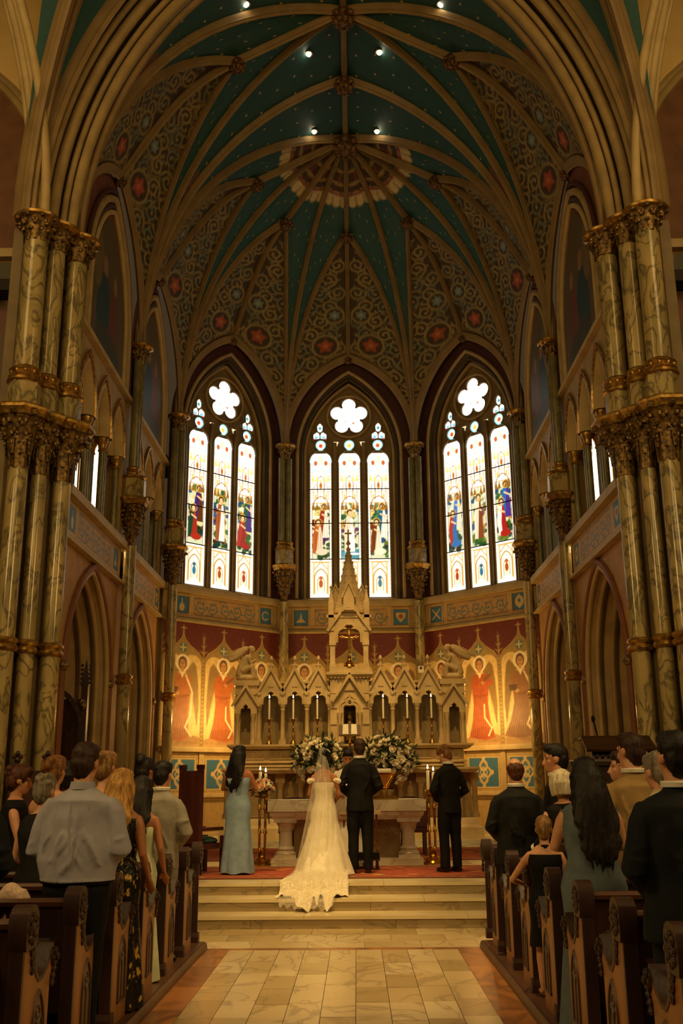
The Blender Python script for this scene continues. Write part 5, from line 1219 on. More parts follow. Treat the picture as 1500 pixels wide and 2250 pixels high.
mb.add(vs, [(i * 13 + j, i * 13 + j + 1, (i + 1) * 13 + j + 1, (i + 1) * 13 + j) for i in range(6) for j in range(12)]); mb.build('cloth_drop', linen, t)

# candelabra beside the table
for s, X, Y, lab in ((-1, -1.37, 16.85, 'brass double candle stand left of the altar table, beside the bridesmaid'), (1, 1.37, 16.85, 'brass double candle stand right of the altar table, beside the best man')):
    t = thing('candle_stand', lab, 'candelabrum', (X, Y, .45), group='brass candle stands')
    mb = MB(); mb.lathe([(.15, 0), (.15, .03), (.12, .06), (.12, .1), (.07, .13), (.05, .2), (.06, .24), (.04, .27)], n=16); mb.build('foot', BRASS, t)
    mb = MB()
    for e in (-.045, .045):
        mb.lathe([(.02, .22), (.02, .48), (.036, .5), (.02, .53), (.02, .84), (.036, .87), (.02, .9), (.02, 1.08), (.05, 1.12), (.065, 1.15), (.03, 1.155)], (e, 0, 0), 12)
    mb.build('twin_poles', BRASS, t)
    mb = MB(); mb.lathe([(.03, 1.03), (.12, 1.06), (.12, 1.075), (.03, 1.08)], n=16, sx=1.2); mb.build('dish', BRASS, t)
    for k, e in enumerate((-.045, .045)):
        candle((X + e, Y, 1.602), .30 - .03 * k, 'lit candle, %s one on the brass stand %s of the altar table' % (('left', 'right')[k], 'left' if s < 0 else 'right'), 'candles on the brass stands', 1.25)
# brass book stand on the table
t = thing('brass_book_stand', 'gleaming copper-coloured book stand on the right half of the altar table', 'stand', (.60, 16.9, 1.457))
MB().box((0, 0, .014), (.30, .24, .028)).build('base', BRASS, t); 
mb = MB(); mb.tube([(-.05, 0, .03), (-.05, 0, .2), (-.17, .05, .40)], .016, 8); mb.tube([(.05, 0, .03), (.05, 0, .2), (.17, .05, .40)], .016, 8); mb.build('legs', BRASS, t)
mb = MB(); G = frame((0, -.06, 0), (1, 0, 0), (0, .35, .93), (0, -.93, .35)); mb.prism([(-.07, .2), (.07, .2), (.2, .44), (-.2, .44)], G, 0, .02); mb.sweep([(-.07, .2), (.07, .2), (.2, .44), (-.2, .44)], ROLL(.012, 6), G, closed=True); mb.build('book_rest', mat('copper_plate', '#c9803f', '#a05f28', 6, .3, .85), t)
t = thing('service_book', 'small cream book lying open on the copper book stand', 'book', (.60, 16.86, 1.457)); mb = MB(); mb.box((0, .12, .45), (.26, .2, .03), M=Matrix.Rotation(.2, 4, 'X')); mb.build('pages', paper, t)
t = thing('altar_tray', 'flat tray with a pierced gilt rim under the copper book stand', 'tray', (.6, 16.72, 1.457)); mb = MB(); mb.box((0, 0, .006), (.44, .16, .012)); mb.build('plate', linen, t); mb = MB(); mb.sweep([(-.22, -.08), (-.22, .08), (.22, .08), (.22, -.08)], RECT(-.008, .008, 0, .045), frame((0, 0, 0), (1, 0, 0), (0, 1, 0), (0, 0, 1)), closed=True); mb.build('rim', BRASS, t)
# chairs behind the table
chairR = mat('oxblood_leather', '#4a1c12', '#35130c', 8, .4)
for x, lab in ((-.95, 'dark red round-backed chair behind the left half of the altar table'), (1.12, 'dark red round-backed chair behind the right end of the altar table')):
    t = thing('sanctuary_chair', lab, 'chair', (x, 18.7, .45), group='chairs behind the altar table')
    mb = MB(); FB = frame((0, 0, 0), (1, 0, 0), (0, 0, 1), (0, -1, 0)); mb.prism([(-.30, .5)] + [(-.34 * math.cos(a), .86 + .17 * math.sin(a)) for a in np.linspace(0, PI, 12)] + [(.30, .5)], FB, -.03, .03); mb.build('backrest', chairR, t)
    MB().box((0, .25, .45), (.6, .5, .1)).build('seat', chairR, t)
    for ex in (-.26, .26):
        for ey in (.03, .46): MB().box((ex, ey, .2), (.05, .05, .4)).build('leg', WOODD, t)
# prie-dieu kneelers before the couple
for x, lab in ((.21, 'dark kneeler with black cushion and gilt posts before the groom'),):
    t = thing('kneeler', lab, 'kneeler', (x, 16.0, .45))
    MB().box((0, -.14, .21), (.56, .26, .08)).build('cushion', mat('black_velvet', '#14110d', '#0c0a08', 20, .9), t); MB().box((0, -.14, .155), (.58, .28, .03)).build('cushion_board', WOODD, t)
    for ex in (-.25, .25):
        for ey in (-.24, -.04): MB().box((ex, ey, .07), (.035, .035, .14)).build('leg', WOODD, t)
        MB().lathe([(.025, 0), (.025, .1), (.015, .14), (.015, .35), (.025, .38), (.015, .42), (.015, .8)], (ex, .06, 0), 10).build('post', BRASS, t)
    MB().box((0, .07, .82), (.64, .2, .05)).build('arm_rest', OCHRE_L, t)
# rugs
def rug(name, lab, x0, x1, y0, y1, z):
    cv = Canvas(x0, x1, y0, y1, .03, '#96401f'); g = np.random.default_rng(5)
    for d, c in ((.05, '#5a1f16'), (.12, '#b07a3f'), (.16, '#5a2418'), (.40, '#c08a4a'), (.44, '#4a2418')):
        cv.sdf(np.abs(np.minimum(np.minimum(cv.X - x0, x1 - cv.X), np.minimum(cv.Y - y0, y1 - cv.Y)) - d) - .02, c)
    for k in range(int((x1 - x0) * (y1 - y0) * 7)):
        x, y = g.uniform(x0 + .1, x1 - .1), g.uniform(y0 + .1, y1 - .1); c = ['#c9803a', '#5a2f22', '#d9a85f', '#7a2618', '#b05a2e', '#4a3a30'][k % 6]
        cv.ell(x, y, g.uniform(.04, .11), g.uniform(.03, .08), c, 0, .85)
    t = thing(name, lab, 'rug', ((x0 + x1) / 2, (y0 + y1) / 2, z)); xm, ym = (x0 + x1) / 2, (y0 + y1) / 2
    MB().box2((x0 - xm, y0 - ym, 0), (x1 - xm, y1 - ym, .007)).build('backing', mat('rug_edge', '#4a1a12', None, 10, .95), t, smooth=False)
    cv.build('pile', frame((-xm, -ym, .009), (1, 0, 0), (0, 1, 0), (0, 0, 1)), painted('rug_pile', .95, vary=.3), t)
rug('carpet', 'red patterned carpet on the platform under the bride and groom', -4.2, 4.2, 14.43, 16.5, .45)
rug('carpet', 'red patterned carpet between the altar table and the high altar', -4.2, 4.2, 17.75, 21.1, .45)
# side throne chair at left, seen from behind and side
t = thing('throne_chair', 'tall dark red wooden chair with battlement top and green seat at left of the bridesmaid', 'chair', (-2.12, 15.35, .457), R(-32))
thw = mat('mahogany', '#54261a', '#3a170f', 5, .4, stretch=(1, 1, .2))
MB().box((0, -.27, .92), (.36, .05, 1.0)).build('back_panel', thw, t)
for x in (-.17, .17):
    MB().box((x, -.27, .74), (.07, .08, 1.48)).build('back_post', thw, t)
    mb = MB()
    for e in (-.03, .03): mb.box((x + e, -.27, 1.5), (.03, .08, .06))
    mb.build('battlement', thw, t)
    MB().box((x, .27, .26), (.06, .06, .52)).build('front_leg', thw, t); MB().box((x, 0, .62), (.06, .5, .05)).build('arm', thw, t)
MB().box((0, -.27, 1.4), (.26, .06, .09)).build('crest_rail', thw, t); MB().box((0, 0, .38), (.38, .54, .08)).build('seat_frame', thw, t)
mb = MB(); mb.ell((0, 0, .45), (.2, .27, .07), 16, 8); mb.build('cushion', mat('green_velvet', '#27452f', '#1a3222', 20, .85), t)
# carved bishop's stall in the left arch
t = thing('bishop_stall', 'dark carved wooden stall with gilded pinnacles inside the first left arch', 'stall', (-4.55, 15.9, .45))
stw = mat('stall_wood', '#4a2517', '#2f150d', 8, .4, stretch=(1, 1, .3))
MB().box((-.1, .35, 1.3), (.95, .08, 2.6)).build('back_panel', stw, t)
for x in (-.55, .35):
    MB().box((x, .3, 1.4), (.11, .11, 2.8)).build('post', stw, t)
    mb = MB(); mb.lathe([(.09, 2.8), (.09, 2.86), (.0, 3.25)], (x, .3, 0), 4, a0=PI / 4)
    for k in range(5): mb.ell((x + .07, .3, 2.86 + .07 * k), (.03, .03, .03), 6, 4); mb.ell((x - .07, .3, 2.86 + .07 * k), (.03, .03, .03), 6, 4)
    mb.build('pinnacle', CARVED, t); MB().ell((x, .22, 2.5), (.05, .05, .09)).build('carved_figure', GOLD_D, t)
mb = MB(); FS = frame((0, .25, 0), (1, 0, 0), (0, 0, 1), (0, -1, 0)); mb.sweep(arch(.44, 1.9, 2.1, 2.75, 8, -.1), RECT(-.03, .05, 0, .06), FS); mb.build('canopy_arch', CARVED, t)
MB().box((-.1, .0, .5), (.85, .6, .1)).build('seat', stw, t)
for x in (-.5, .3): MB().box((x, .0, .4), (.08, .6, .8)).build('side_panel', stw, t)
t = thing('stall_end', 'dark carved stall end with a poppyhead finial before the first left arch', 'stall', (-4.15, 13.6, 0.0))
MB().box((0, 0, .95), (.5, .1, 1.9)).build('panel', stw, t)
for x in (-.2, .2):
    MB().box((x, 0, 1.0), (.09, .13, 2.0)).build('post', stw, t); mb = MB(); mb.ell((x, 0, 2.04), (.05, .05, .05)); mb.ell((x - .045, 0, 2.08), (.03, .04, .03)); mb.ell((x + .045, 0, 2.08), (.03, .04, .03)); mb.ell((x, 0, 2.12), (.03, .03, .04)); mb.build('poppyhead', WOODD, t)
# crozier-like crook
t = thing('processional_crook', 'thin black staff ending in a round open crook above the heads at left', 'staff', (-3.95, 14.6, .45))
MB().tube([(0, 0, 0), (0, 0, 1.93)], .012, 8).build('staff', IRON, t); mb = MB(); mb.tube([(.075 * math.sin(a) * 1.0, 0, 2.03 - .085 * math.cos(a)) for a in np.linspace(-2.75 + PI - .0, 2.6 + PI, 18)], .014, 8); mb.tube([(0, 0, 1.9), (-.05, 0, 1.96)], .012, 6); mb.build('crook', IRON, t)
# organ console and microphone at right
t = thing('organ_console', 'dark wooden organ console with a sloping lid by the right pier', 'console', (3.55, 13.35, .0), R(-3)); CZ = 1.15
ocw = mat('console_wood', '#38200f', '#261409', 7, .3, stretch=(.3, 1, 1))
MB().box((.0, 0, .95), (1.25, .6, 1.9)).build('cabinet', ocw, t, smooth=False); G = frame((0, 0, 0), (0, 1, 0), (0, 0, 1), (1, 0, 0))
MB().prism([(-.34, 1.9), (.32, 1.9), (.32, 1.95), (-.34, 1.95)], G, -.66, .66).build('top_moulding', ocw, t, smooth=False)
MB().prism([(-.25, 1.95), (.28, 1.95), (.28, 2.20), (.1, 2.22), (-.2, 2.08)], G, -.36, .38).build('upper_case', ocw, t, smooth=False); MB().prism([(-.30, 2.07), (.10, 2.25), (.30, 2.23), (.3, 2.26), (.10, 2.285), (-.31, 2.10)], G, -.44, .44).build('lid', ocw, t, smooth=False)
mb = MB()
for k in range(9): mb.ell((-.3 + .075 * k, -.26, 2.02), (.025, .02, .022), 6, 4)
mb.build('carved_beading', CARVED, t)
for x in (-.3, .3): MB().box((x, -.305, 1.0), (.5, .02, 1.4)).build('front_panel', WOODD, t, smooth=False)
t = thing('microphone_stand', 'thin microphone stand rising behind the organ console', 'stand', (3.72, 14.75, .45)); MB().tube([(0, 0, 0), (0, 0, 1.45), (-.12, 0, 2.1)], .012, 6).build('pole', IRON, t); MB().ell((-.125, 0, 2.13), (.03, .03, .05)).build('microphone', IRON, t); MB().lathe([(.14, 0), (.14, .02), (.02, .04)], n=14).build('foot', IRON, t)
t = thing('sheet_music', 'white sheet of paper lying on the left edge of the organ console', 'paper', (3.02, 13.2, 1.955), R(8)); MB().box((0, 0, .006), (.34, .26, .008)).build('sheet', paper, t)
# security camera on the apse column
t = thing('security_camera', 'small white dome camera fixed to the column right of the spire', 'camera', (1.80, 25.1, 4.45)); MB().box((0, 0, 0), (.14, .14, .16)).build('housing', mat('white_plastic', '#d8d0bc', None, 5, .4), t); MB().ell((0, -.08, .02), (.03, .03, .03)).build('lens', IRON, t)

# recessed downlights in the vault
dl = emit('downlight_glow', '#ffe9bd', 26)
for x, y, z, lab in ((-.69, 17.86, 16.77, 'left recessed ceiling light of the upper pair in the apse vault'), (.815, 17.83, 16.755, 'right recessed ceiling light of the upper pair in the apse vault'),
                     (-.68, 20.53, 16.81, 'left recessed ceiling light of the pair near the vault hub'), (.82, 20.53, 16.79, 'right recessed ceiling light of the pair near the vault hub'),
                     (-1.80, 15.84, 16.23, 'left recessed ceiling light at the top edge of the picture'), (1.94, 15.86, 16.17, 'right recessed ceiling light at the top edge of the picture')):
    t = thing('downlight', lab, 'light', (x, y, z - .08), group='recessed lights of the vault')
    MB().lathe([(.055, .0), (.085, -.005), (.09, .02), (.085, .12)], n=14).build('trim_ring', mat('lamp_trim', '#5a5036', None, 5, .5), t); MB().ell((0, 0, .0), (.055, .055, .06), 12, 8).build('bulb', dl, t)
# ================================================================= PEWS
for s, nm in ((-1, 'left'), (1, 'right')):
    t = thing('pew_platform', 'dark wooden plinth under the %s pews along the aisle' % nm, 'platform', (s * 1.5, 8.0, 0))
    mb = MB(); mb.box2((0, -5.5, 0), (s * 4.8, 3.52, .075)); mb.build('boarding', mat('plinth_wood', '#5a3a20', '#452a16', 5, .4, stretch=(1, .2, 1)), t, smooth=False)
    mb = MB(); mb.sweep([(-5.5, 0), (3.52, 0)], [(0, 0), (.070, 0), (.074, .012), (.06, .03), (.02, .04), (0, .04)], frame((0, 0, 0), (0, 1, 0), (0, 0, 1), (-s, 0, 0))); mb.build('edge_moulding', MATS['plinth_wood'], t)
def pew_meshes(s):
    D = {}
    G = frame((0, 0, 0), (0, 1, 0), (0, 0, 1), (-s, 0, 0))          # u=y forward, v=z, w=towards aisle
    hollow = [(.455, .735), (.40, .665), (.33, .625), (.26, .62), (.205, .66), (.175, .74), (.165, .86)]
    prof = [(.0, 0), (.47, 0), (.47, .60), (.50, .64), (.545, .68), (.54, .74), (.50, .765)] + hollow + [(.15, .98), (.0, .98)]
    D['pew_end'] = MB().prism(prof, G, -.04, .036).mesh('pew_end', WOODP, False)
    mb = MB(); edge = [(.50, .765)] + hollow + [(.15, .98)]; mb.sweep(edge, RECT(-.012, .012, -.042, .040), G); D['arm_edge'] = mb.mesh('arm_edge', WOODD)
    mb = MB(); mb.prism([(-.03, .10), (.0, .10), (.0, .86), (-.03, .86)], G, -.042, .036); mb.prism([(-.045, .0), (.06, .0), (.06, .06), (.045, .10), (-.035, .10), (-.045, .06)], G, -.055, .05); D['post'] = mb.mesh('post', WOODD, False)  # dark strip stands for the end's shaded back face; foot moulding below
    top = [(-.03, .80), (.14, .80), (.16, .84), (.16, .96), (.14, .99)] + [(.065 + .08 * math.cos(a), .975 + .045 * math.sin(a)) for a in np.linspace(.3, PI - .3, 6)] + [(-.03, .98), (-.04, .94), (-.04, .84)]
    D['top_block'] = MB().prism(top, G, -.05, .05).mesh('top_block', WOODD, True, 30)
    mb = MB()
    for k in range(8): a = 2 * PI * k / 8; mb.ell(G(.065 + .055 * math.cos(a), .90 + .06 * math.sin(a), .05), (.016, .024, .024), 7, 5)
    mb.ell(G(.065, .90, .052), (.02, .034, .036), 8, 6)
    for k in range(3): mb.ell(G(.10 + .015 * k, .79 - .05 * k, .04), (.016, .028, .028), 7, 5)
    D['rosette'] = mb.mesh('rosette', CARVED)
    mb = MB(); mb.prism(circ(.515, .70, .052, 14), G, -.048, .048)
    for k in range(6): a = 2 * PI * k / 6; mb.ell(G(.515 + .035 * math.cos(a), .70 + .035 * math.sin(a), .047), (.014, .017, .017), 6, 4)
    mb.ell(G(.515, .70, .058), (.018, .022, .022), 6, 4)
    for k in range(3): mb.ell(G(.52 - .012 * k, .635 - .035 * k, .03), (.03, .025, .025), 6, 4)
    D['arm_scroll'] = mb.mesh('arm_scroll', CARVED, True, 40)
    mb = MB(); cx = .285
    mb.sweep(arch(.10, .14, .36, .56, 8, cx), [(p, q + .036) for p, q in ROLL(.012, 6)], G)
    for e in (-.048, .048): mb.sweep(arch(.043, .14, .34, .43, 6, cx + e), [(p, q + .036) for p, q in ROLL(.009, 6)], G)
    mb.sweep([(cx - .11, .135), (cx + .11, .135)], [(p, q + .036) for p, q in ROLL(.014, 6)], G)
    mb.sweep(circ(cx, .455, .03, 10), [(p, q + .036) for p, q in ROLL(.007, 6)], G, closed=True)
    D['tracery'] = mb.mesh('tracery', WOODD)
    mb = MB()
    for e in (-.048, .048): mb.prism([(cx + e - .03, .15), (cx + e + .03, .15), (cx + e + .03, .34), (cx + e, .41), (cx + e - .03, .34)], G, .036, .039)
    D['tracery_panel'] = mb.mesh('tracery_panel', mat('panel_shadow_wood', '#5c3a20', None, 5, .45), False)
    L = 3.1
    D['backrest'] = MB().prism([(.03, .30), (.06, .30), (.02, .92), (-.01, .92)], G, -L, -.05).mesh('backrest', WOODD, False)
    D['top_rail'] = MB().prism([(-.03, .91), (.05, .91), (.055, .935), (.03, .955), (-.02, .955), (-.035, .935)], G, -L, -.05).mesh('top_rail', mat('rail_wood', '#5a3720', '#422614', 5, .3, stretch=(.2, 1, 1)))
    D['seat'] = MB().prism([(.04, .36), (.45, .38), (.46, .41), (.44, .42), (.04, .40)], G, -L, -.03).mesh('seat', WOODD, False)
    D['book_ledge'] = MB().prism([(-.16, .70), (-.01, .70), (-.01, .72), (-.16, .72), (-.17, .75), (-.18, .71)], G, -L, -.08).mesh('book_ledge', WOODD, False)
    D['kneeler_rail'] = MB().prism([(-.30, .08), (-.14, .08), (-.14, .16), (-.30, .16)], G, -L, -.1).mesh('kneeler_rail', WOODD, False)
    D['outer_end'] = MB().prism([(-.01, 0), (.47, 0), (.47, .6), (.2, .65), (.15, .98), (-.01, .98)], G, -L - .06, -L).mesh('outer_end', WOODD, False)
    return D
ORD = ['front', 'second', 'third', 'fourth', 'fifth', 'sixth', 'seventh']
for s, nm, y0 in ((-1, 'left', 10.55), (1, 'right', 10.75)):
    D = pew_meshes(s)
    t = thing('pew_front_screen', 'low wooden screen with a carved end before the %s front pew, nearest the steps' % nm, 'screen', (s * 1.6, y0 + .92, .075), group='screens before the front pews')
    for k in ('post', 'top_block', 'rosette', 'top_rail'): inst(k, D[k], t)
    G = frame((0, 0, 0), (0, 1, 0), (0, 0, 1), (-s, 0, 0)); MB().prism([(.02, 0), (.05, 0), (.05, .92), (.02, .92)], G, -3.1, -.05).build('panel', WOODD, t, smooth=False)
    for k in range(7):
        y = y0 - 1.0 * k
        t = thing('church_pew', 'carved dark wooden pew, %s pew on the %s counted from the steps' % (ORD[k], nm), 'pew', (s * 1.6, y, .075), group='church pews')
        for q, me in D.items(): inst(q, me, t)
# ================================================================= PEOPLE
def cloth(name, c, c2=None, rough=.85, scale=12, bump=.04): return mat(name, c, c2, scale, rough, 0, bump, 220, 3, spec=.2)
SKIN = [mat('skin_fair', '#c98f66', '#b97f58', 9, .5), mat('skin_tan', '#a86a42', '#98603a', 9, .5), mat('skin_pink', '#cf9a74', '#be8660', 9, .5)]
def hairm(name, a, b): return mat('hair_' + name, a, b, 9, .55, 0, .25, 26, 3, (5, 5, .35), .3)
HAIR = dict(dark=hairm('dark', '#1c120b', '#0c0805'), brown=hairm('brown', '#3d2513', '#22130a'), blond=hairm('blond', '#c9964a', '#7a5426'), sandy=hairm('sandy', '#8a5a2c', '#5c3a1a'),
            grey=hairm('grey', '#8a7f6c', '#5a5040'), white=hairm('white', '#d9ccb0', '#a89878'), auburn=hairm('auburn', '#5c3218', '#341a0c'), dirty=hairm('dirty_blond', '#97703c', '#5c4020'))
def RG(cx, cy, z, rx, ry, n=22): return [(cx + rx * math.cos(2 * PI * k / n), cy + ry * math.sin(2 * PI * k / n), z) for k in range(n)]
def fold(amp, fx=9, fz=3, seed=0):
    g = np.random.default_rng(seed); ph = g.uniform(0, 6, 6)
    def f(co):
        x, y, z = co[:, 0], co[:, 1], co[:, 2]
        a = np.sin(fx * (x + .35 * z) + 2 * np.sin(fz * z + ph[0]) + ph[1]) + .7 * np.sin(fx * 1.7 * (x - .5 * z) + 1.5 * np.sin(fz * 2 * z + ph[2]) + ph[3]) + .5 * np.sin(22 * z + 6 * x + ph[4])
        return amp * (a - .4)
    return f
POSE = dict(clasp=((.150, -.015, .640), (.045, .125, .555)), side=((.128, -.015, .635), (.115, .09, .52)), hold=((.140, .03, .660), (.045, .165, .650)), low=((.128, -.005, .635), (.05, .12, .52)))
def hand(mb, w, d, side, r=.9, curl=.6):
    """palm, four fingers of unequal length and a thumb; w wrist, d direction"""
    w, d = Vector(w), Vector(d).normalized(); up = Vector((0, 0, 1)) if abs(d.z) < .8 else Vector((0, 1, 0)); u = d.cross(up).normalized(); n = u.cross(d).normalized()
    mb.tube([w - d * .02, w + d * .03, w + d * .075, w + d * .095], [.022 * r, .030 * r, .036 * r, .026 * r], 8, flat=.55)
    for k, L in enumerate((.062, .074, .068, .052)):
        b = w + d * .085 + u * (.027 - .018 * k); m = b + d * L * .5 - n * L * .15 * curl; e = b + d * L * (1 - .3 * curl) - n * L * .55 * curl
        mb.tube([b - d * .015, b, m, e], [.0095 * r, .009 * r, .0085 * r, .007 * r], 6)
    b = w + d * .03 + u * side * .028; mb.tube([b, b + d * .03 + u * side * .022 - n * .01, b + d * .055 + u * side * .022 - n * .018], [.012 * r, .0105 * r, .008 * r], 6)
def head(M, H, sex):
    k = H / 1.75; k = max(.84, min(1.10, k)); mb = MB(); T = lambda p: tuple(M @ Vector(p))
    def el(c, r): mb.ell((0, 0, 0), r, 14, 10, M=M @ Matrix.Translation(c))
    el((0, -.012 * k, .035 * k), (.076 * k, .096 * k, .094 * k)); el((0, .02 * k, -.035 * k), (.058 * k, .070 * k, .075 * k)); el((0, .062 * k, -.078 * k), (.028 * k, .026 * k, .026 * k))
    mb.tube([T((0, .086 * k, .02 * k)), T((0, .100 * k, -.01 * k)), T((0, .110 * k, -.028 * k)), T((0, .09 * k, -.038 * k))], [.008 * k, .010 * k, .014 * k, .010 * k], 8)
    el((0, .086 * k, -.058 * k), (.022 * k, .010 * k, .006 * k)); el((0, .084 * k, -.068 * k), (.019 * k, .010 * k, .006 * k))
    for s in (-1, 1):
        el((s * .076 * k, -.006 * k, -.002 * k), (.011 * k, .022 * k, .032 * k)); el((s * .036 * k, .068 * k, .032 * k), (.024 * k, .012 * k, .009 * k)); el((s * .038 * k, .058 * k, -.015 * k), (.022 * k, .018 * k, .018 * k))
    return mb, k
def hair_mesh(M, k, style, g):
    mb = MB()
    def el(c, r): mb.ell((0, 0, 0), tuple(q * k for q in r), 16, 12, M=M @ Matrix.Translation(tuple(q * k for q in c)))
    def tb(P, r, n=7, flat=None): mb.tube([tuple(M @ Vector(tuple(q * k for q in p))) for p in P], [q * k for q in r], n, flat=flat)
    if style in ('short', 'bald', 'tousled', 'crop'):
        if style == 'bald': el((0, -.030, .022), (.083, .093, .078)); el((0, -.055, -.02), (.068, .058, .07))
        else: el((0, -.022, .050), (.084, .098, .090)); el((0, -.050, .0), (.078, .068, .085)); el((0, -.058, -.05), (.058, .040, .05)); el((0, .035, .095), (.064, .055, .045))
        if style == 'tousled':
            for q in range(26):
                a = g.uniform(0, 2 * PI); e = g.uniform(.1, 1.1); el((.08 * math.cos(a) * math.cos(e), -.02 + .095 * math.sin(a) * math.cos(e), .055 + .09 * math.sin(e)), (.026, .026, .022))
    else:
        el((0, -.020, .045), (.090, .104, .097)); el((0, -.055, -.01), (.084, .070, .09)); el((0, .03, .09), (.07, .06, .05))
        if style == 'updo':
            el((0, -.10, .055), (.056, .05, .056)); el((.03, -.11, .09), (.035, .035, .035)); el((-.035, -.105, .03), (.036, .035, .036)); el((0, -.075, -.06), (.05, .03, .04))
        if style == 'bun':
            el((0, -.075, .125), (.055, .055, .05)); el((.02, -.1, .1), (.04, .04, .04))
        if style == 'bob':
            for q in range(24): a = PI + (q - 11.5) / 11.5 * 1.9; tb([(.08 * math.sin(a), .085 * math.cos(a) - .02, .09), (.093 * math.sin(a), .10 * math.cos(a) - .02, 0), (.085 * math.sin(a), .09 * math.cos(a) - .02, -.10)], [.026, .03, .022])
        if style in ('long', 'xlong'):
            L = .40 if style == 'long' else .52
            for q in range(30):
                u = (q - 14.5) / 14.5; a = PI + u * 1.75; w = .03 * math.sin(q * 2.3); jl = L * g.uniform(.8, 1.05) * (1 - .25 * abs(u))
                P = [(.05 * math.sin(a), .06 * math.cos(a) - .015, .085), (.092 * math.sin(a), .103 * math.cos(a) - .02, .0), (.100 * math.sin(a) + w * .5, .09 * math.cos(a) - .05, -.13), (.128 * math.sin(a) + w, -.135 + .03 * abs(u), -.13 - jl * .45), (.115 * math.sin(a) - w, -.145 + .02 * abs(u), -.13 - jl * .8), (.09 * math.sin(a) - w * .5, -.135, -.13 - jl)]
                tb(P, [.024, .028, .026, .022, .016, .006], 6)
    return mb
def person(label, px, Y, ztop, zf, rz=0, sex='m', b=1.0, pose='clasp', outfit='suit', col='suit_black', skin=0, hair=('short', 'brown'), turn=0, nod=0, lean=0, arms=None, group=None, shirt=True, voxel=.011, extra=None, tr=None, face=False):
    """px: world x; ztop: height of the crown; zf: floor"""
    H = ztop - zf - .01; t = thing('person', label, 'person', (px, Y, zf), R(rz), group); g = np.random.default_rng(int(abs(px * 1000 + Y * 77)))
    sk = SKIN[skin]; h = lambda *a: tuple(q * H for q in a); f = sex == 'f'; kc = b
    # --- body
    body = MB()
    sw = (.100 if f else .107) * kc ** .6
    rings = [(.46, .055, .05), (.50, .092 * kc, .068 * kc), (.54, (.100 if f else .094) * kc, .072 * kc), (.61, (.072 if f else .084) * kc, .055 * kc), (.67, .082 * kc, .06 * kc), (.73, .095 * kc, .068 * kc), (.78, sw, .058 * kc), (.80, sw * .90, .054 * kc), (.818, sw * .66, .046 * kc), (.838, .048, .040)]
    body.loft([RG(0, 0, z * H, rx * H, ry * H) for z, rx, ry in rings])
    nr = (.029 if f else .035) * H; body.tube([h(0, -.008, .81), h(0, -.002, .85), h(0, .008, .895)], [nr * 1.35, nr, nr], 12)
    Mh = Matrix.Translation(h(0, .008, .928)) @ Matrix.Translation((0, -.02, -.08)) @ Matrix.Rotation(R(turn), 4, 'Z') @ Matrix.Rotation(-R(nod), 4, 'X') @ Matrix.Translation((0, .02, .08))
    hm, k = head(Mh, H, sex); body.merge(hm)
    A = arms or [POSE[pose], POSE[pose]]
    JA = []
    for s, (el, wr) in zip((-1, 1), A):
        s1 = h(s * sw * .93, -.002, .782); e1 = h(s * el[0], el[1], el[2]); w1 = h(s * wr[0], wr[1], wr[2]); JA.append((s1, e1, w1)); q = (.86 if f else 1.0) * (kc ** .5) * H
        body.tube([(s1[0] * .72, s1[1], s1[2] + .008), (s1[0] * .95, s1[1], s1[2] + .003), tuple(np.array(s1) * .8 + np.array(e1) * .2), tuple(np.array(s1) * .45 + np.array(e1) * .55), e1, tuple(np.array(e1) * .6 + np.array(w1) * .4), w1], [.019 * q, .0275 * q, .030 * q, .027 * q, .022 * q, .0215 * q, .0145 * q], 10)
        hand(body, w1, np.array(w1) - np.array(e1), -s, H / 1.8)
    for s in (-1, 1):
        hp, kn, an = h(s * .048, 0, .5), h(s * .052, .008, .285), h(s * .052, -.012, .045)
        body.tube([hp, tuple(np.array(hp) * .5 + np.array(kn) * .5), kn, tuple(np.array(kn) * .65 + np.array(an) * .35), an], [.054 * H * kc, .046 * H, .032 * H, .033 * H, .02 * H], 10)
        body.tube([h(s * .054, -.03, .022), h(s * .056, .03, .022), h(s * .06, .085, .014), h(s * .06, .105, .012)], [.02 * H, .022 * H, .02 * H, .012 * H], 8, flat=.8)
    remesh(body, 'body', sk, t, voxel, 2, .22)
    # --- hair
    hs, hc = hair; remesh(hair_mesh(Mh, k, hs, g), 'hair', HAIR[hc], t, .010, 1, .4, lambda co: .0035 * np.sin(90 * np.arctan2(co[:, 0], co[:, 1] + .02) / 3 + 9 * co[:, 2]))
    if face:
        for s in (-1, 1):
            mb = MB(); mb.ell((0, 0, 0), (.010, .006, .006), 8, 6, M=Mh @ Matrix.Translation((s * .034 * k, .0755 * k, .018 * k))); mb.build('eye', mat('eye_dark', '#4a382a'), t)
            mb = MB(); mb.tube([tuple(Mh @ Vector((s * q * k, .085 * k, z * k))) for q, z in ((.018, .036), (.034, .042), (.052, .036))], [.003, .004, .002], 5); mb.build('eyebrow', HAIR[hc], t)
    if hair[0] in ('specs',): pass
    # --- clothes
    def sleeve(mb, r0, r1, r2, upto=1.0, sink=0):
        for s1, e1, w1 in JA:
            w2 = tuple(np.array(e1) * (1 - upto) + np.array(w1) * upto)
            mb.tube([(s1[0] * .70, s1[1], s1[2] + .010), (s1[0] * .93, s1[1], s1[2] + .004), tuple(np.array(s1) * .82 + np.array(e1) * .18), tuple(np.array(s1) * .5 + np.array(e1) * .5), e1, tuple(np.array(e1) * .5 + np.array(w2) * .5), w2], [r0 * .62 * H, r0 * .92 * H, r0 * H, r0 * .97 * H, r1 * H, (r1 * .6 + r2 * .4) * H, r2 * H], 12)
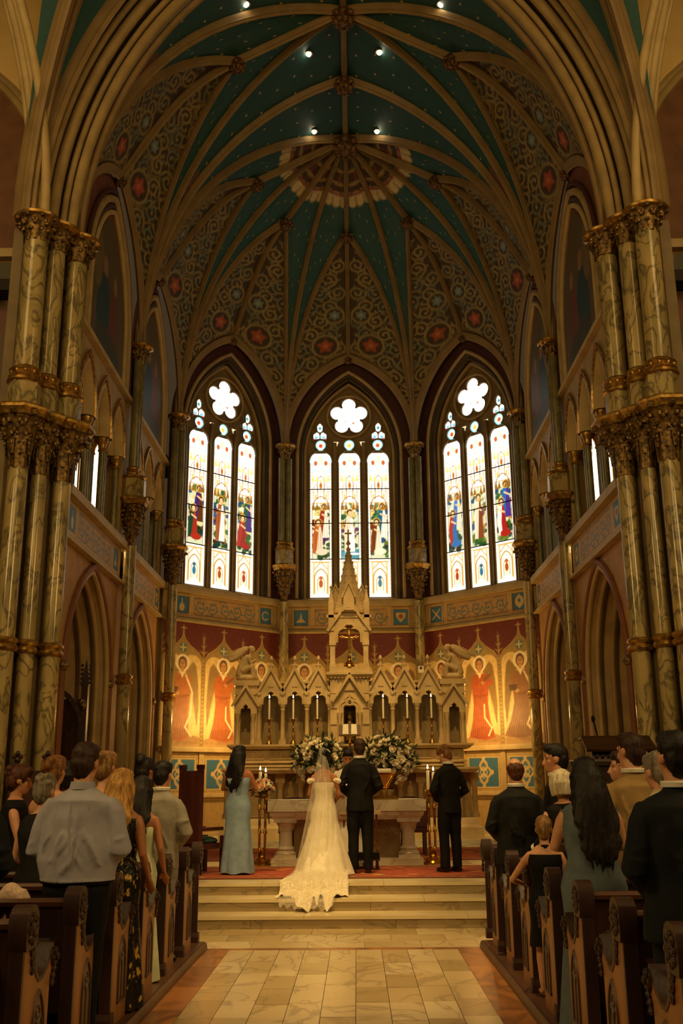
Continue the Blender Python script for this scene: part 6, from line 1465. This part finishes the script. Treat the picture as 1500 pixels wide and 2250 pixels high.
    if outfit in ('suit', 'shirt'):
        cm = cloth(*col) if isinstance(col, tuple) else MATS[col]
        tm = (cloth(*tr) if isinstance(tr, tuple) else cm) if tr else cm
        j = MB(); hem = .455 if outfit == 'suit' else .535; e = .012
        jr = [(hem, .105 * kc + e, .078 * kc + e), (.53, .100 * kc + e, .074 * kc + e), (.60, (.092 if outfit == 'suit' else .116) * kc + e, .066 * kc + e + (.012 if outfit == 'shirt' else 0)), (.68, (.098 if outfit == 'suit' else .106) * kc + e, .070 * kc + e), (.745, sw * .93 + e, .070 * kc + e), (.785, sw + .014, .060 * kc + e), (.803, sw * .93 + .010, .060 * kc + e), (.822, sw * .66 + .012, .056), (.842, .050, .045), (.860, .039, .039)]
        j.loft([RG(0, -.002 * H, z * H, rx * H, ry * H) for z, rx, ry in jr]); sleeve(j, .037 * kc ** .5, (.037 if outfit == 'suit' else .044), .029, .94)
        g2 = np.random.default_rng(int(px * 991) % 9999 + 5); shirt_ = outfit == 'shirt'
        for q in range(9 if shirt_ else 4):
            x0 = g2.uniform(-.085, .085) * kc; x1 = x0 * .6 + g2.uniform(-.07, .07); za, zb = g2.uniform(.70, .80), g2.uniform(.55, .62); rr_ = g2.uniform(.013, .021) if shirt_ else g2.uniform(.008, .013)
            yb = lambda x, z: -(float(np.interp(z, [.53, .60, .68, .745, .80], [.074, .066 + .012, .070, .070, .056])) * (1 if z > .7 else kc) + e) * math.sqrt(max(.1, 1 - (x / (.118 * kc)) ** 2))
            j.tube([h(x0 + (x1 - x0) * f_ + .012 * math.sin(6 * f_ + q), yb(x0 + (x1 - x0) * f_, za + (zb - za) * f_) + .002, za + (zb - za) * f_) for f_ in np.linspace(0, 1, 7)], [rr_ * w_ for w_ in (.3, .9, 1.1, 1.2, 1.2, 1.1, .7)], 8)
        for s1, e1, w1 in JA:
            for q in range(3):
                f_ = g2.uniform(.5, .95); c_ = np.array(s1) * (1 - f_) + np.array(e1) * f_; rr_ = .034 * H
                j.tube([tuple(c_ + np.array((rr_ * math.cos(a_), rr_ * math.sin(a_), .03 * math.sin(a_ + q)))) for a_ in np.linspace(2.6, 6.2, 7)], [.004, .009, .012, .012, .012, .009, .004], 6)
        remesh(j, 'jacket' if outfit == 'suit' else 'shirt', cm, t, .0105, 3, .35, fold(.0035 if outfit == 'suit' else .006, 9, 4, int(Y * 10)))
        if outfit == 'suit':
            mb = MB(); mb.lathe([(nr * 1.32, -.012), (nr * 1.36, .012), (nr * 1.25, .020), (nr * 1.15, .012)], h(0, .000, .858), 18, 1, 1.08); mb.build('shirt_collar', cloth('white_shirt', '#e2dbc8'), t)
            mb = MB(); mb.sweep([h(.0, .46), h(0, .56)], RECT(-.002, .002, -.001, .003), frame(h(0, -.076 * kc - .016, 0), (1, 0, 0), (0, 0, 1), (0, -1, 0))); mb.build('back_vent', IRON, t)
            for s1, e1, w1 in JA:
                d = (Vector(w1) - Vector(e1)).normalized(); mb = MB(); mb.tube([tuple(Vector(w1) - d * .03), tuple(Vector(w1) + d * .006)], .026 * H, 12); mb.build('shirt_cuff', MATS['white_shirt'], t)
        else:
            mb = MB(); mb.lathe([(nr * 1.32, -.03), (nr * 1.25, .0), (nr * 1.16, .022), (nr * 1.05, .014)], h(0, -.002, .855), 18, 1, 1.08); mb.build('collar', cm, t)
            mb = MB(); mb.tube([h(.004, -.075 * kc - .02, .80), h(.002, -.079 * kc - .02, .72), h(.012, -.078 * kc - .022, .62)], [.006, .008, .004], 6); mb.build('back_pleat', cm, t)
            mb = MB(); mb.lathe([(1, 0), (1.01, .035), (.98, .04)], h(0, -.002, .525), 24, (.100 * kc + .008) * H, (.074 * kc + .008) * H); mb.build('belt', IRON, t)
        p = MB(); p.loft([RG(0, 0, z * H, rx * H, ry * H) for z, rx, ry in ((.455, .09 * kc, .068 * kc), (.5, .102 * kc, .076 * kc), (.55, .098 * kc, .072 * kc), (.56, .094 * kc, .07 * kc))])
        for s in (-1, 1): p.tube([h(s * .046, 0, .50), h(s * .050, .003, .39), h(s * .055, .008, .285), h(s * .056, -.004, .15), h(s * .056, -.006, .03)], [.060 * H * max(kc, 1), .055 * H * max(kc, 1) ** .5, .045 * H, .040 * H, .041 * H], 12)
        remesh(p, 'trousers', tm, t, .013, 3, .35, fold(.003, 8, 9, 3))
        for s in (-1, 1):
            mb = MB(); mb.tube([h(s * .057, -.045, .020), h(s * .058, .0, .024), h(s * .06, .05, .022), h(s * .062, .10, .013), h(s * .063, .118, .010)], [.022 * H, .026 * H, .025 * H, .024 * H, .012 * H], 10, flat=.75); mb.build('shoe', mat('black_shoe', '#120e0a', None, 6, .18), t)
    elif outfit in ('gown', 'dress', 'alb'):
        cm = cloth(*col) if isinstance(col, tuple) else MATS[col]; d = MB(); n = 44; e = .007
        top = {'strapless': .735, 'tank': .79, 'halter': .775, 'one': .775}.get(tr, .79); hemz = {'gown': .012, 'dress': .27, 'alb': .02}[outfit]
        rows = [(top + .012, .094 * kc + e if tr != 'tank' else sw + e, .060), (.74, .097 * kc + e, .072 * kc + e), (.69, .088 * kc + e, .066 * kc + e), (.62, .076 * kc + e, .058 * kc + e), (.56, .095 * kc + e, .074 * kc + e), (.515, .106 * kc + e, .080 * kc + e), (.44, .106 * kc, .080 * kc)]
        if outfit == 'alb': rows = [(.83, .06, .05), (.80, sw + .02, .066), (.7, .12, .09), (.55, .125, .095), (.4, .14, .11)]
        rows = [r for r in rows if r[0] <= top + .02 or outfit == 'alb']
        zz = np.linspace(.40, hemz, 10)
        flare = {'gown': .035, 'dress': .03, 'alb': .06}[outfit]
        for z in zz: q = (.40 - z) / .40; rows.append((z, rows[-1][1] if q < 0 else .104 * kc + flare * q, .082 * kc + flare * q))
        rr = []
        for z, rx, ry in rows:
            q = max(0, (.52 - z) / .52); ring = []
            for i in range(n):
                a = 2 * PI * i / n; w = 1 + q * .075 * math.sin(7 * a + .8 * math.sin(3 * z * 6)) + q * .03 * math.sin(13 * a + 1)
                ring.append((rx * w * math.cos(a) * H, ry * w * math.sin(a) * H, (z + (.006 * math.sin(5 * a) if z == rows[-1][0] else 0)) * H))
            rr.append(ring)
        d.loft(rr[::-1], cap=False); d.build('dress' if outfit != 'alb' else 'vestment', cm, t, True, 180)
        mm = t.children[-1].modifiers.new('s', 'SUBSURF') if False else None
        if outfit == 'alb':
            s_ = MB(); sleeve(s_, .045, .05, .055, .9); remesh(s_, 'sleeves', cm, t, .013, 3, .4, fold(.004, 12, 6, 2))
        if tr == 'tank':
            s_ = MB(); s_.loft([RG(0, 0, z * H, rx * H, ry * H) for z, rx, ry in ((.70, .092 * kc + e, .068 * kc + e), (.75, .1 * kc + e, .07 * kc + e), (.79, sw + .003, .058 * kc + e), (.815, sw * .86, .048 * kc + e), (.835, .052, .043))])
            remesh(s_, 'bodice', cm, t, .011, 3, .4, fold(.002, 18, 8, 5))
        if tr == 'halter':
            s_ = MB(); s_.loft([RG(0, 0, z * H, rx * H, ry * H) for z, rx, ry in ((.70, .090 * kc + e, .066 * kc + e), (.77, .075 * kc, .062), (.82, .045, .046), (.845, .036, .042))]); remesh(s_, 'halter_bodice', cm, t, .010, 2, .4)
            mb = MB(); mb.prism([(-.012 * H, .70 * H), (.012 * H, .70 * H), (.006 * H, .80 * H), (-.004 * H, .80 * H)], frame((0, -.062 * H * kc - .022, 0), (1, 0, 0), (0, .12, 1), (0, -1, 0)), -.01, .006); mb.build('back_keyhole', sk, t)
        if tr == 'one':
            mb = MB(); mb.tube([h(-.07, -.055, .76), h(-.075, -.03, .815), h(-.07, .03, .80)], [.03 * H, .02 * H, .03 * H], 8); mb.build('shoulder_strap', cm, t)
        if outfit != 'alb':
            for s in (-1, 1): mb = MB(); mb.tube([h(s * .05, -.03, .02), h(s * .052, .03, .018), h(s * .055, .1, .010)], [.018 * H, .02 * H, .012 * H], 8, flat=.7); mb.build('shoe', mat('nude_shoe', '#8a6a48', None, 6, .4), t)
    return t, H, Mh, k, JA
BLK = ('suit_black', '#14120f', '#0e0c0a', .8); NAVY = ('suit_navy', '#16191c', '#0f1214', .8); GREY = ('suit_grey', '#8d8678', '#7d7668', .85); TAN = ('suit_tan', '#9a7c4e', '#8a6e44', .85); CHAR = ('suit_charcoal', '#1c1b18', '#131210', .8)
SHIRT = ('shirt_blue', '#a09da8', '#94929e', .8)
seq = mat('sequin_gold', '#c9a24a', '#14100a', 26, .35, .35, .5, 60, 2, (1, 1, .5), .5, .59, .65)
P = person
PT = dict(bm=2.26, groom=2.354, best=2.25, priest=2.232)
PX=dict(L2=(-2.914, 9.30, 1.890), L3=(-2.347, 8.25, 1.786), L4=(-2.579, 9.30, 1.968), L5=(-2.732, 10.30, 1.943), L6=(-1.714, 7.05, 1.994), L7=(-2.123, 9.30, 2.005), L8=(-1.714, 8.20, 1.833), L9=(-1.778, 9.25, 1.785), L10=(-2.145, 11.15, 1.995), L11=(-1.770, 10.20, 1.937), R1=(1.769, 10.45, 1.947), R2=(2.075, 9.80, 2.060), R3=(2.02, 9.35, 1.815), R4=(1.691, 8.60, 1.432), R5=(1.806, 7.40, 1.877), R6=(2.278, 7.90, 2.071), R7=(2.381, 8.80, 1.954), R8=(2.086, 6.90, 1.913), R9=(1.833, 5.40, 1.959))
# -- the wedding party
P('bridesmaid in a long dusty blue strapless gown with dark wavy hair, holding a bouquet', -1.575, 15.15, PT['bm'], .459, -8, 'f', .98, 'hold', 'gown', ('gown_dusty_blue', '#879bac', '#7b8f9f', .7), 1, ('long', 'dark'), -28, 0, tr='strapless')
P('groom in a black suit seen from behind beside the bride', .21, 15.2, PT['groom'], .459, 2, 'm', .92, 'clasp', 'suit', BLK, 0, ('crop', 'brown'), 0, 4)
P('best man in a black suit with bowed sandy head, right of the altar table', 1.52, 15.3, PT['best'], .459, 24, 'm', .88, 'clasp', 'suit', BLK, 2, ('tousled', 'sandy'), 25, 28)
P('priest in white vestments facing the couple with his dark head bowed', .03, 16.2, PT['priest'], .459, 180, 'm', 1.0, 'hold', 'alb', ('vestment_white', '#e6dcc4', '#d8ccb0', .8), 0, ('short', 'dark'), 0, 22, face=True)
# -- guests on the left
P('man in a dark suit cut off by the left edge of the picture', -2.2, 6.2, 1.93, .075, 0, 'm', 1.05, 'clasp', 'suit', NAVY, 0, ('short', 'brown'))
P('woman with a brown updo in profile near the left edge, reading from a booklet', PX['L2'][0], PX['L2'][1], PX['L2'][2], .075, -75, 'f', 1.0, 'hold', 'dress', ('dress_black', '#17130f', '#100d0a', .8), 0, ('updo', 'auburn'), 0, 10, tr='tank')
P('person with short curly grey hair beside the blue-shirted man', PX['L3'][0], PX['L3'][1], PX['L3'][2], .075, -20, 'f', 1.1, 'low', 'dress', ('dress_charcoal', '#1d1a16', '#14120f', .8), 2, ('tousled', 'grey'), 0, 6, tr='tank')
P('woman with a light brown updo standing just behind the blue-shirted man on his left', PX['L4'][0], PX['L4'][1], PX['L4'][2], .075, -8, 'f', .95, 'low', 'dress', ('dress_plum', '#33211c', '#2a1a16', .8), 2, ('updo', 'sandy'), -10, 0, tr='strapless')
P('dark-haired person half hidden behind the left shoulder of the blue-shirted man', PX['L5'][0], PX['L5'][1], PX['L5'][2], .075, 0, 'f', 1.0, 'low', 'dress', ('dress_charcoal', '#1d1a16', '#14120f', .8), 0, ('bob', 'dark'), 0, 0, tr='tank')
P('broad man in a light blue dress shirt and black trousers in the left pews', PX['L6'][0], PX['L6'][1], PX['L6'][2], .075, -6, 'm', 1.20, 'clasp', 'shirt', SHIRT, 0, ('crop', 'brown'), -5, 8, tr=('trousers_black', '#121110', '#0c0b0a', .8))
P('woman with a brown plaited updo and bare shoulders right of the blue-shirted man', PX['L7'][0], PX['L7'][1], PX['L7'][2], .075, -15, 'f', .95, 'low', 'dress', ('dress_rust', '#4a2a1c', '#3c2016', .8), 2, ('updo', 'dirty'), -12, 4, tr='strapless')
P('woman with long blond hair in a black one-shouldered dress with gold sequins', PX['L8'][0], PX['L8'][1], PX['L8'][2], .075, -14, 'f', 1.02, 'side', 'gown', 'sequin_gold', 1, ('long', 'blond'), -4, 6, tr='one')
P('woman with straight dark hair in a pale mint strapless dress', PX['L9'][0], PX['L9'][1], PX['L9'][2], .075, -10, 'f', .95, 'side', 'gown', ('dress_mint', '#c4c9a8', '#b5ba98', .8), 1, ('long', 'dark'), -6, 8, tr='strapless')
P('woman with a high dark bun and bare shoulders behind the man in grey', PX['L10'][0], PX['L10'][1], PX['L10'][2], .075, -14, 'f', .95, 'low', 'dress', ('dress_wine', '#3a1a18', '#2c1412', .8), 1, ('bun', 'dark'), -18, 0, tr='strapless')
P('man in a light grey suit with short dark hair beside the left aisle', PX['L11'][0], PX['L11'][1], PX['L11'][2], .075, -8, 'm', .95, 'clasp', 'suit', GREY, 0, ('crop', 'dark'), -10, 8)
# -- guests on the right
P('balding man in a dark suit, foremost in the right pews next to the aisle', PX['R1'][0], PX['R1'][1], PX['R1'][2], .075, 4, 'm', 1.10, 'clasp', 'suit', CHAR, 2, ('bald', 'auburn'), 0, 6)
P('young man in a black suit in profile, facing left at the organ console', PX['R2'][0], PX['R2'][1], PX['R2'][2], .075, 72, 'm', .9, 'low', 'suit', BLK, 0, ('short', 'dark'), 10, 4, face=True)
P('white-haired woman half hidden behind the woman in the teal dress', PX['R3'][0], PX['R3'][1], PX['R3'][2], .075, 10, 'f', 1.0, 'low', 'dress', ('dress_black', '#17130f', '#100d0a', .8), 2, ('bob', 'white'), 8, 8, tr='tank')
girl = P('small blond girl in a black halter top leaning her arm on a right pew end', PX['R4'][0], PX['R4'][1], PX['R4'][2], .075, -6, 'f', 1.02, 'side', 'dress', ('top_black', '#100d0c', '#0b0908', .8), 2, ('crop', 'dirty'), -8, 10, arms=[((.20, .10, .63), (.105, .33, .58)), POSE['low']], tr='halter')
P('woman in a sleeveless teal grey dress with very long dark hair on the right', PX['R5'][0], PX['R5'][1], PX['R5'][2], .075, 6, 'f', 1.16, 'hold', 'gown', ('dress_teal', '#626d72', '#576267', .8), 2, ('xlong', 'dark'), 6, 6, tr='tank')
P('man in a tan blazer with greying brown hair in the right pews', PX['R6'][0], PX['R6'][1], PX['R6'][2], .075, 14, 'm', 1.05, 'clasp', 'suit', TAN, 2, ('crop', 'brown'), 20, 2)
PX['R7'] = (2.44, 8.80, 1.954); PX['R8'] = (2.19, 6.90, 1.90)
P('child in profile peering between the long-haired woman and the man in tan', PX['R7'][0], PX['R7'][1], PX['R7'][2], .075, 80, 'f', .95, 'low', 'dress', ('dress_charcoal', '#1d1a16', '#14120f', .8), 2, ('crop', 'brown'), 0, 0, tr='tank', face=True)
P('older person in a cream top beside the big dark-suited man at right', PX['R8'][0], PX['R8'][1], PX['R8'][2], .075, 20, 'f', 1.2, 'clasp', 'shirt', ('top_cream', '#cdbb94', '#bfae88', .85), 2, ('crop', 'grey'), 0, 14)
P('person with glasses half hidden behind the head of the man in the tan blazer', 2.74, 9.4, 1.985, .075, 8, 'm', 1.0, 'clasp', 'suit', CHAR, 2, ('crop', 'grey'), 30, 0)
P('big man in a dark suit at the right edge of the picture, nearest of all', PX['R9'][0], PX['R9'][1], PX['R9'][2], .075, 6, 'm', 1.12, 'clasp', 'suit', NAVY, 0, ('short', 'dark'), 8, 0)

# -- the bride
LACE = mat('ivory_lace', '#e9ddc0', '#cdbd98', 42, .8, 0, .25, 160, 3, spec=.2, lo=.42, hi=.58)
SATIN = mat('ivory_dress', '#ece2c8', '#dfd3b4', 9, .65, 0, .08, 120, 3, spec=.3)
def veil_mat():
    m, t, b = nt('tulle_veil'); b.inputs['Base Color'].default_value = (*lin('#f2ead4'), 1); b.inputs['Roughness'].default_value = .9
    tr_ = node(t, 'ShaderNodeBsdfTransparent'); mx = node(t, 'ShaderNodeMixShader'); tl = node(t, 'ShaderNodeBsdfTranslucent'); tl.inputs[0].default_value = (*lin('#f2ead4'), 1); ad = node(t, 'ShaderNodeMixShader'); ad.inputs[0].default_value = .35
    t.links.new(b.outputs[0], ad.inputs[1]); t.links.new(tl.outputs[0], ad.inputs[2])
    tc = node(t, 'ShaderNodeTexCoord'); mp = node(t, 'ShaderNodeMapping'); mp.inputs['Scale'].default_value = (9, 9, .5); nz = node(t, 'ShaderNodeTexNoise'); nz.inputs['Scale'].default_value = 3; t.links.new(tc.outputs['Object'], mp.inputs[0]); t.links.new(mp.outputs[0], nz.inputs['Vector'])
    mr = node(t, 'ShaderNodeMapRange'); mr.inputs[1].default_value = .3; mr.inputs[2].default_value = .7; mr.inputs[3].default_value = .16; mr.inputs[4].default_value = .48; t.links.new(nz.outputs[0], mr.inputs[0])
    t.links.new(mr.outputs[0], mx.inputs[0]); t.links.new(tr_.outputs[0], mx.inputs[1]); t.links.new(ad.outputs[0], mx.inputs[2]); t.links.new(mx.outputs[0], t.nodes['Material Output'].inputs[0]); return m
VEIL = veil_mat()
BX, BY = -.31, 14.98
B, H, Mh, k_, JA = P('bride in an ivory lace gown with a long tulle veil and train on the steps', BX, BY, 2.19, .459, -10, 'f', .92, 'low', None, None, 1, ('updo', 'dark'), -6, 6, face=False)
B.rotation_euler = (0, 0, 0)
def stepz(y):                                   # height of floor under the train (world y)
    for y0, z in ((13.87, .459), (13.43, .30), (12.98, .15)):
        if y > y0 - .03: return z
    return .0
# bodice and skirt
n = 56; rr = []
for z, rx, ry in ((.735, .088, .066), (.70, .088, .068), (.66, .080, .062), (.615, .072, .056), (.56, .088, .07), (.51, .102, .082), (.46, .108, .09)):
    rr.append(RG(0, 0, z * H, rx * H + .006, ry * H + .006, n))
for q in np.linspace(.06, 1, 14):
    z = .46 * (1 - q) + .006 * q; ring = []
    for i in range(n):
        a = 2 * PI * i / n; w = 1 + .045 * q * math.sin(9 * a + 2) + .02 * q * math.sin(17 * a)
        back = max(0, -math.sin(a)); rx = .108 + .135 * q ** 1.15; ry = .09 + .10 * q + back * .16 * q ** 2.2
        ring.append((rx * w * math.cos(a) * H - .06 * q * back, ry * w * math.sin(a) * H, z * H))
    rr.append(ring)
mb = MB(); mb.loft(rr[::-1], cap=False); mb.build('gown', SATIN, B, True, 180)
def train(name, m, y0, y1, w0, w1, lift, xo0, xo1, ragged=.06, nx=44, ny=52):
    g = np.random.default_rng(3); vs = []
    for j in range(ny + 1):
        f = j / ny; y = y0 + (y1 - y0) * f
        for i in range(nx + 1):
            u = -1 + 2 * i / nx; yy = y + (abs(u) ** 2.2) * .22 * f * (1 if y1 < y0 else -1) + ragged * f ** 4 * (math.sin(9 * u) + .6 * math.sin(23 * u + 1))
            x = (xo0 + (xo1 - xo0) * f) + u * (w0 + (w1 - w0) * f ** .8)
            W = BY + yy; zf = np.mean([stepz(W + d) for d in (-.10, -.06, -.03, 0, .03, .06)]) if True else 0
            zf = max(zf, stepz(W)); z = zf - .459 + lift + .016 * f * (1 + math.sin(13 * u + 5 * f)) + .012 * math.sin(29 * u) * f + (1 - f) ** 3 * (.10 + .05 * math.cos(u * 3))
            vs.append((x, yy, z))
    mb = MB(); mb.add(vs, [(j * (nx + 1) + i, j * (nx + 1) + i + 1, (j + 1) * (nx + 1) + i + 1, (j + 1) * (nx + 1) + i) for j in range(ny) for i in range(nx)])
    return mb.build(name, m, B, True, 180)
train('train', LACE, -.20, -1.62, .34, .47, .012, -.02, -.12)
train('veil_hem', VEIL, -.22, -1.74, .40, .40, .030, -.02, -.14, .05)
# sleeves off the shoulder
for s in (-1, 1):
    mb = MB(); s1 = Vector((s * .108 * H, -.01 * H, .745 * H)); mb.tube([tuple(s1 + Vector((-s * .035, -.055, .02))), tuple(s1 + Vector((s * .02, -.02, .0))), tuple(s1 + Vector((s * .015, .035, .01)))], [.03, .05, .035], 10, flat=.8); mb.build('off_shoulder_sleeve', SATIN, B)
# buttons down the back
mb = MB()
for q in range(12): mb.ell((0, -.062 * H - .012 - .010 * (q > 8), (.72 - .012 * q) * H), (.007, .005, .007), 6, 4)
mb.build('back_buttons', SATIN, B)
# veil
vs = []; nz_, na = 34, 40; zt = 1.71
for j in range(nz_ + 1):
    f = j / nz_; z = zt * (1 - f) + .02 * f
    for i in range(na + 1):
        a = PI + (i / na) * PI; sp = (.052 + .10 * min(1, f * 3.2) + .22 * max(0, f - .3) ** 1.1) ; bk = .055 + .12 * min(1, f * 4) + .34 * max(0, f - .25) ** 1.4
        w = 1 + .06 * math.sin(11 * a + 3 * f) * min(1, f * 2) + .03 * math.sin(23 * a)
        cy = -.07 if f < .2 else -.07 + .02; vs.append((sp * math.cos(a) * w - .02 - .09 * f ** 2, cy + bk * math.sin(a) * w + .04 * (1 - f), z + (.05 * math.sin(PI * i / na) * max(0, 1 - f * 5) )))
mb = MB(); mb.add(vs, [(j * (na + 1) + i, j * (na + 1) + i + 1, (j + 1) * (na + 1) + i + 1, (j + 1) * (na + 1) + i) for j in range(nz_) for i in range(na)]); mb.build('veil', VEIL, B, True, 180)
# -- things held
t = thing('bridal_bouquet', 'round bouquet of peach and cream roses held by the bridesmaid', 'bouquet', (-1.235, 15.38, 1.63))
PEACH = mat('peach_rose_petal', '#f0a878', '#d98a5a', 14, .6)
ros2 = rose_mesh(ROSE, .055); ros3 = rose_mesh(PEACH, .055)
mb = leaves(70, (.12, .11, .10), .10, 31); mb.ell((0, 0, 0), (.09, .09, .08), 10, 6); mb.build('greenery', LEAFM, t, smooth=False, kind='stuff')
g = np.random.default_rng(8)
for q in range(26):
    d = g.normal(size=3); d[2] = abs(d[2]) + .1; d[1] = -abs(d[1]) * .7 + .1; d /= np.linalg.norm(d); inst('blossom', ros3 if q % 3 == 0 else ros2, t, tuple(d * np.array((.13, .12, .115))), Vector(d).to_track_quat('Z', 'Y').to_euler())
mb = MB(); mb.tube([(0, 0, 0), (-.03, 0, -.1), (-.05, -.01, -.19)], [.03, .022, .02], 8); mb.build('stems', mat('stem_green', '#3d4a26', None, 8, .6), t)
mb = MB(); mb.tube([(-.045, -.03, -.12), (-.03, -.045, -.28), (-.04, -.04, -.45)], .012, 6, flat=.2); mb.build('ribbon', SATIN, t)
for (x, y, z, rz, lab) in ((PX['L2'][0] + .30, PX['L2'][1] + .06, 1.23, -75, 'small white booklet held by the woman with the brown updo at left'),):
    t = thing('booklet', lab, 'booklet', (x, y, z), R(rz)); mb = MB()
    for sg in (-1, 1): mb.box((sg * .06, 0, .0), (.115, .16, .008), M=Matrix.Rotation(-sg * .18, 4, 'Y') @ Matrix.Rotation(.5, 4, 'X'))
    mb.build('pages', paper, t)

t = thing('folded_shawl', 'pale pinkish patterned shawl lying over a pew back near the left edge', 'shawl', (-2.02, 6.62, .86)); g = np.random.default_rng(2)
mb = MB(); mb.ell((0, 0, .1), (.10, .09, .16)); mb.tube([(-.14, 0, .02), (-.05, .02, .14), (.05, 0, .16), (.12, 0, .0)], [.06, .09, .08, .05], 10); remesh(mb, 'cloth', cloth('shawl_pink', '#d9bfa6', '#bfa08a', .9, 60), t, .012, 4, .4, fold(.008, 20, 12, 4))
t = thing('leaflet', 'narrow white leaflet standing in the pew rack at the lower right edge', 'leaflet', (1.70, 5.18, .76)); MB().box((0, 0, .1), (.085, .012, .2), M=Matrix.Rotation(.12, 4, 'Y')).build('paper', paper, t)
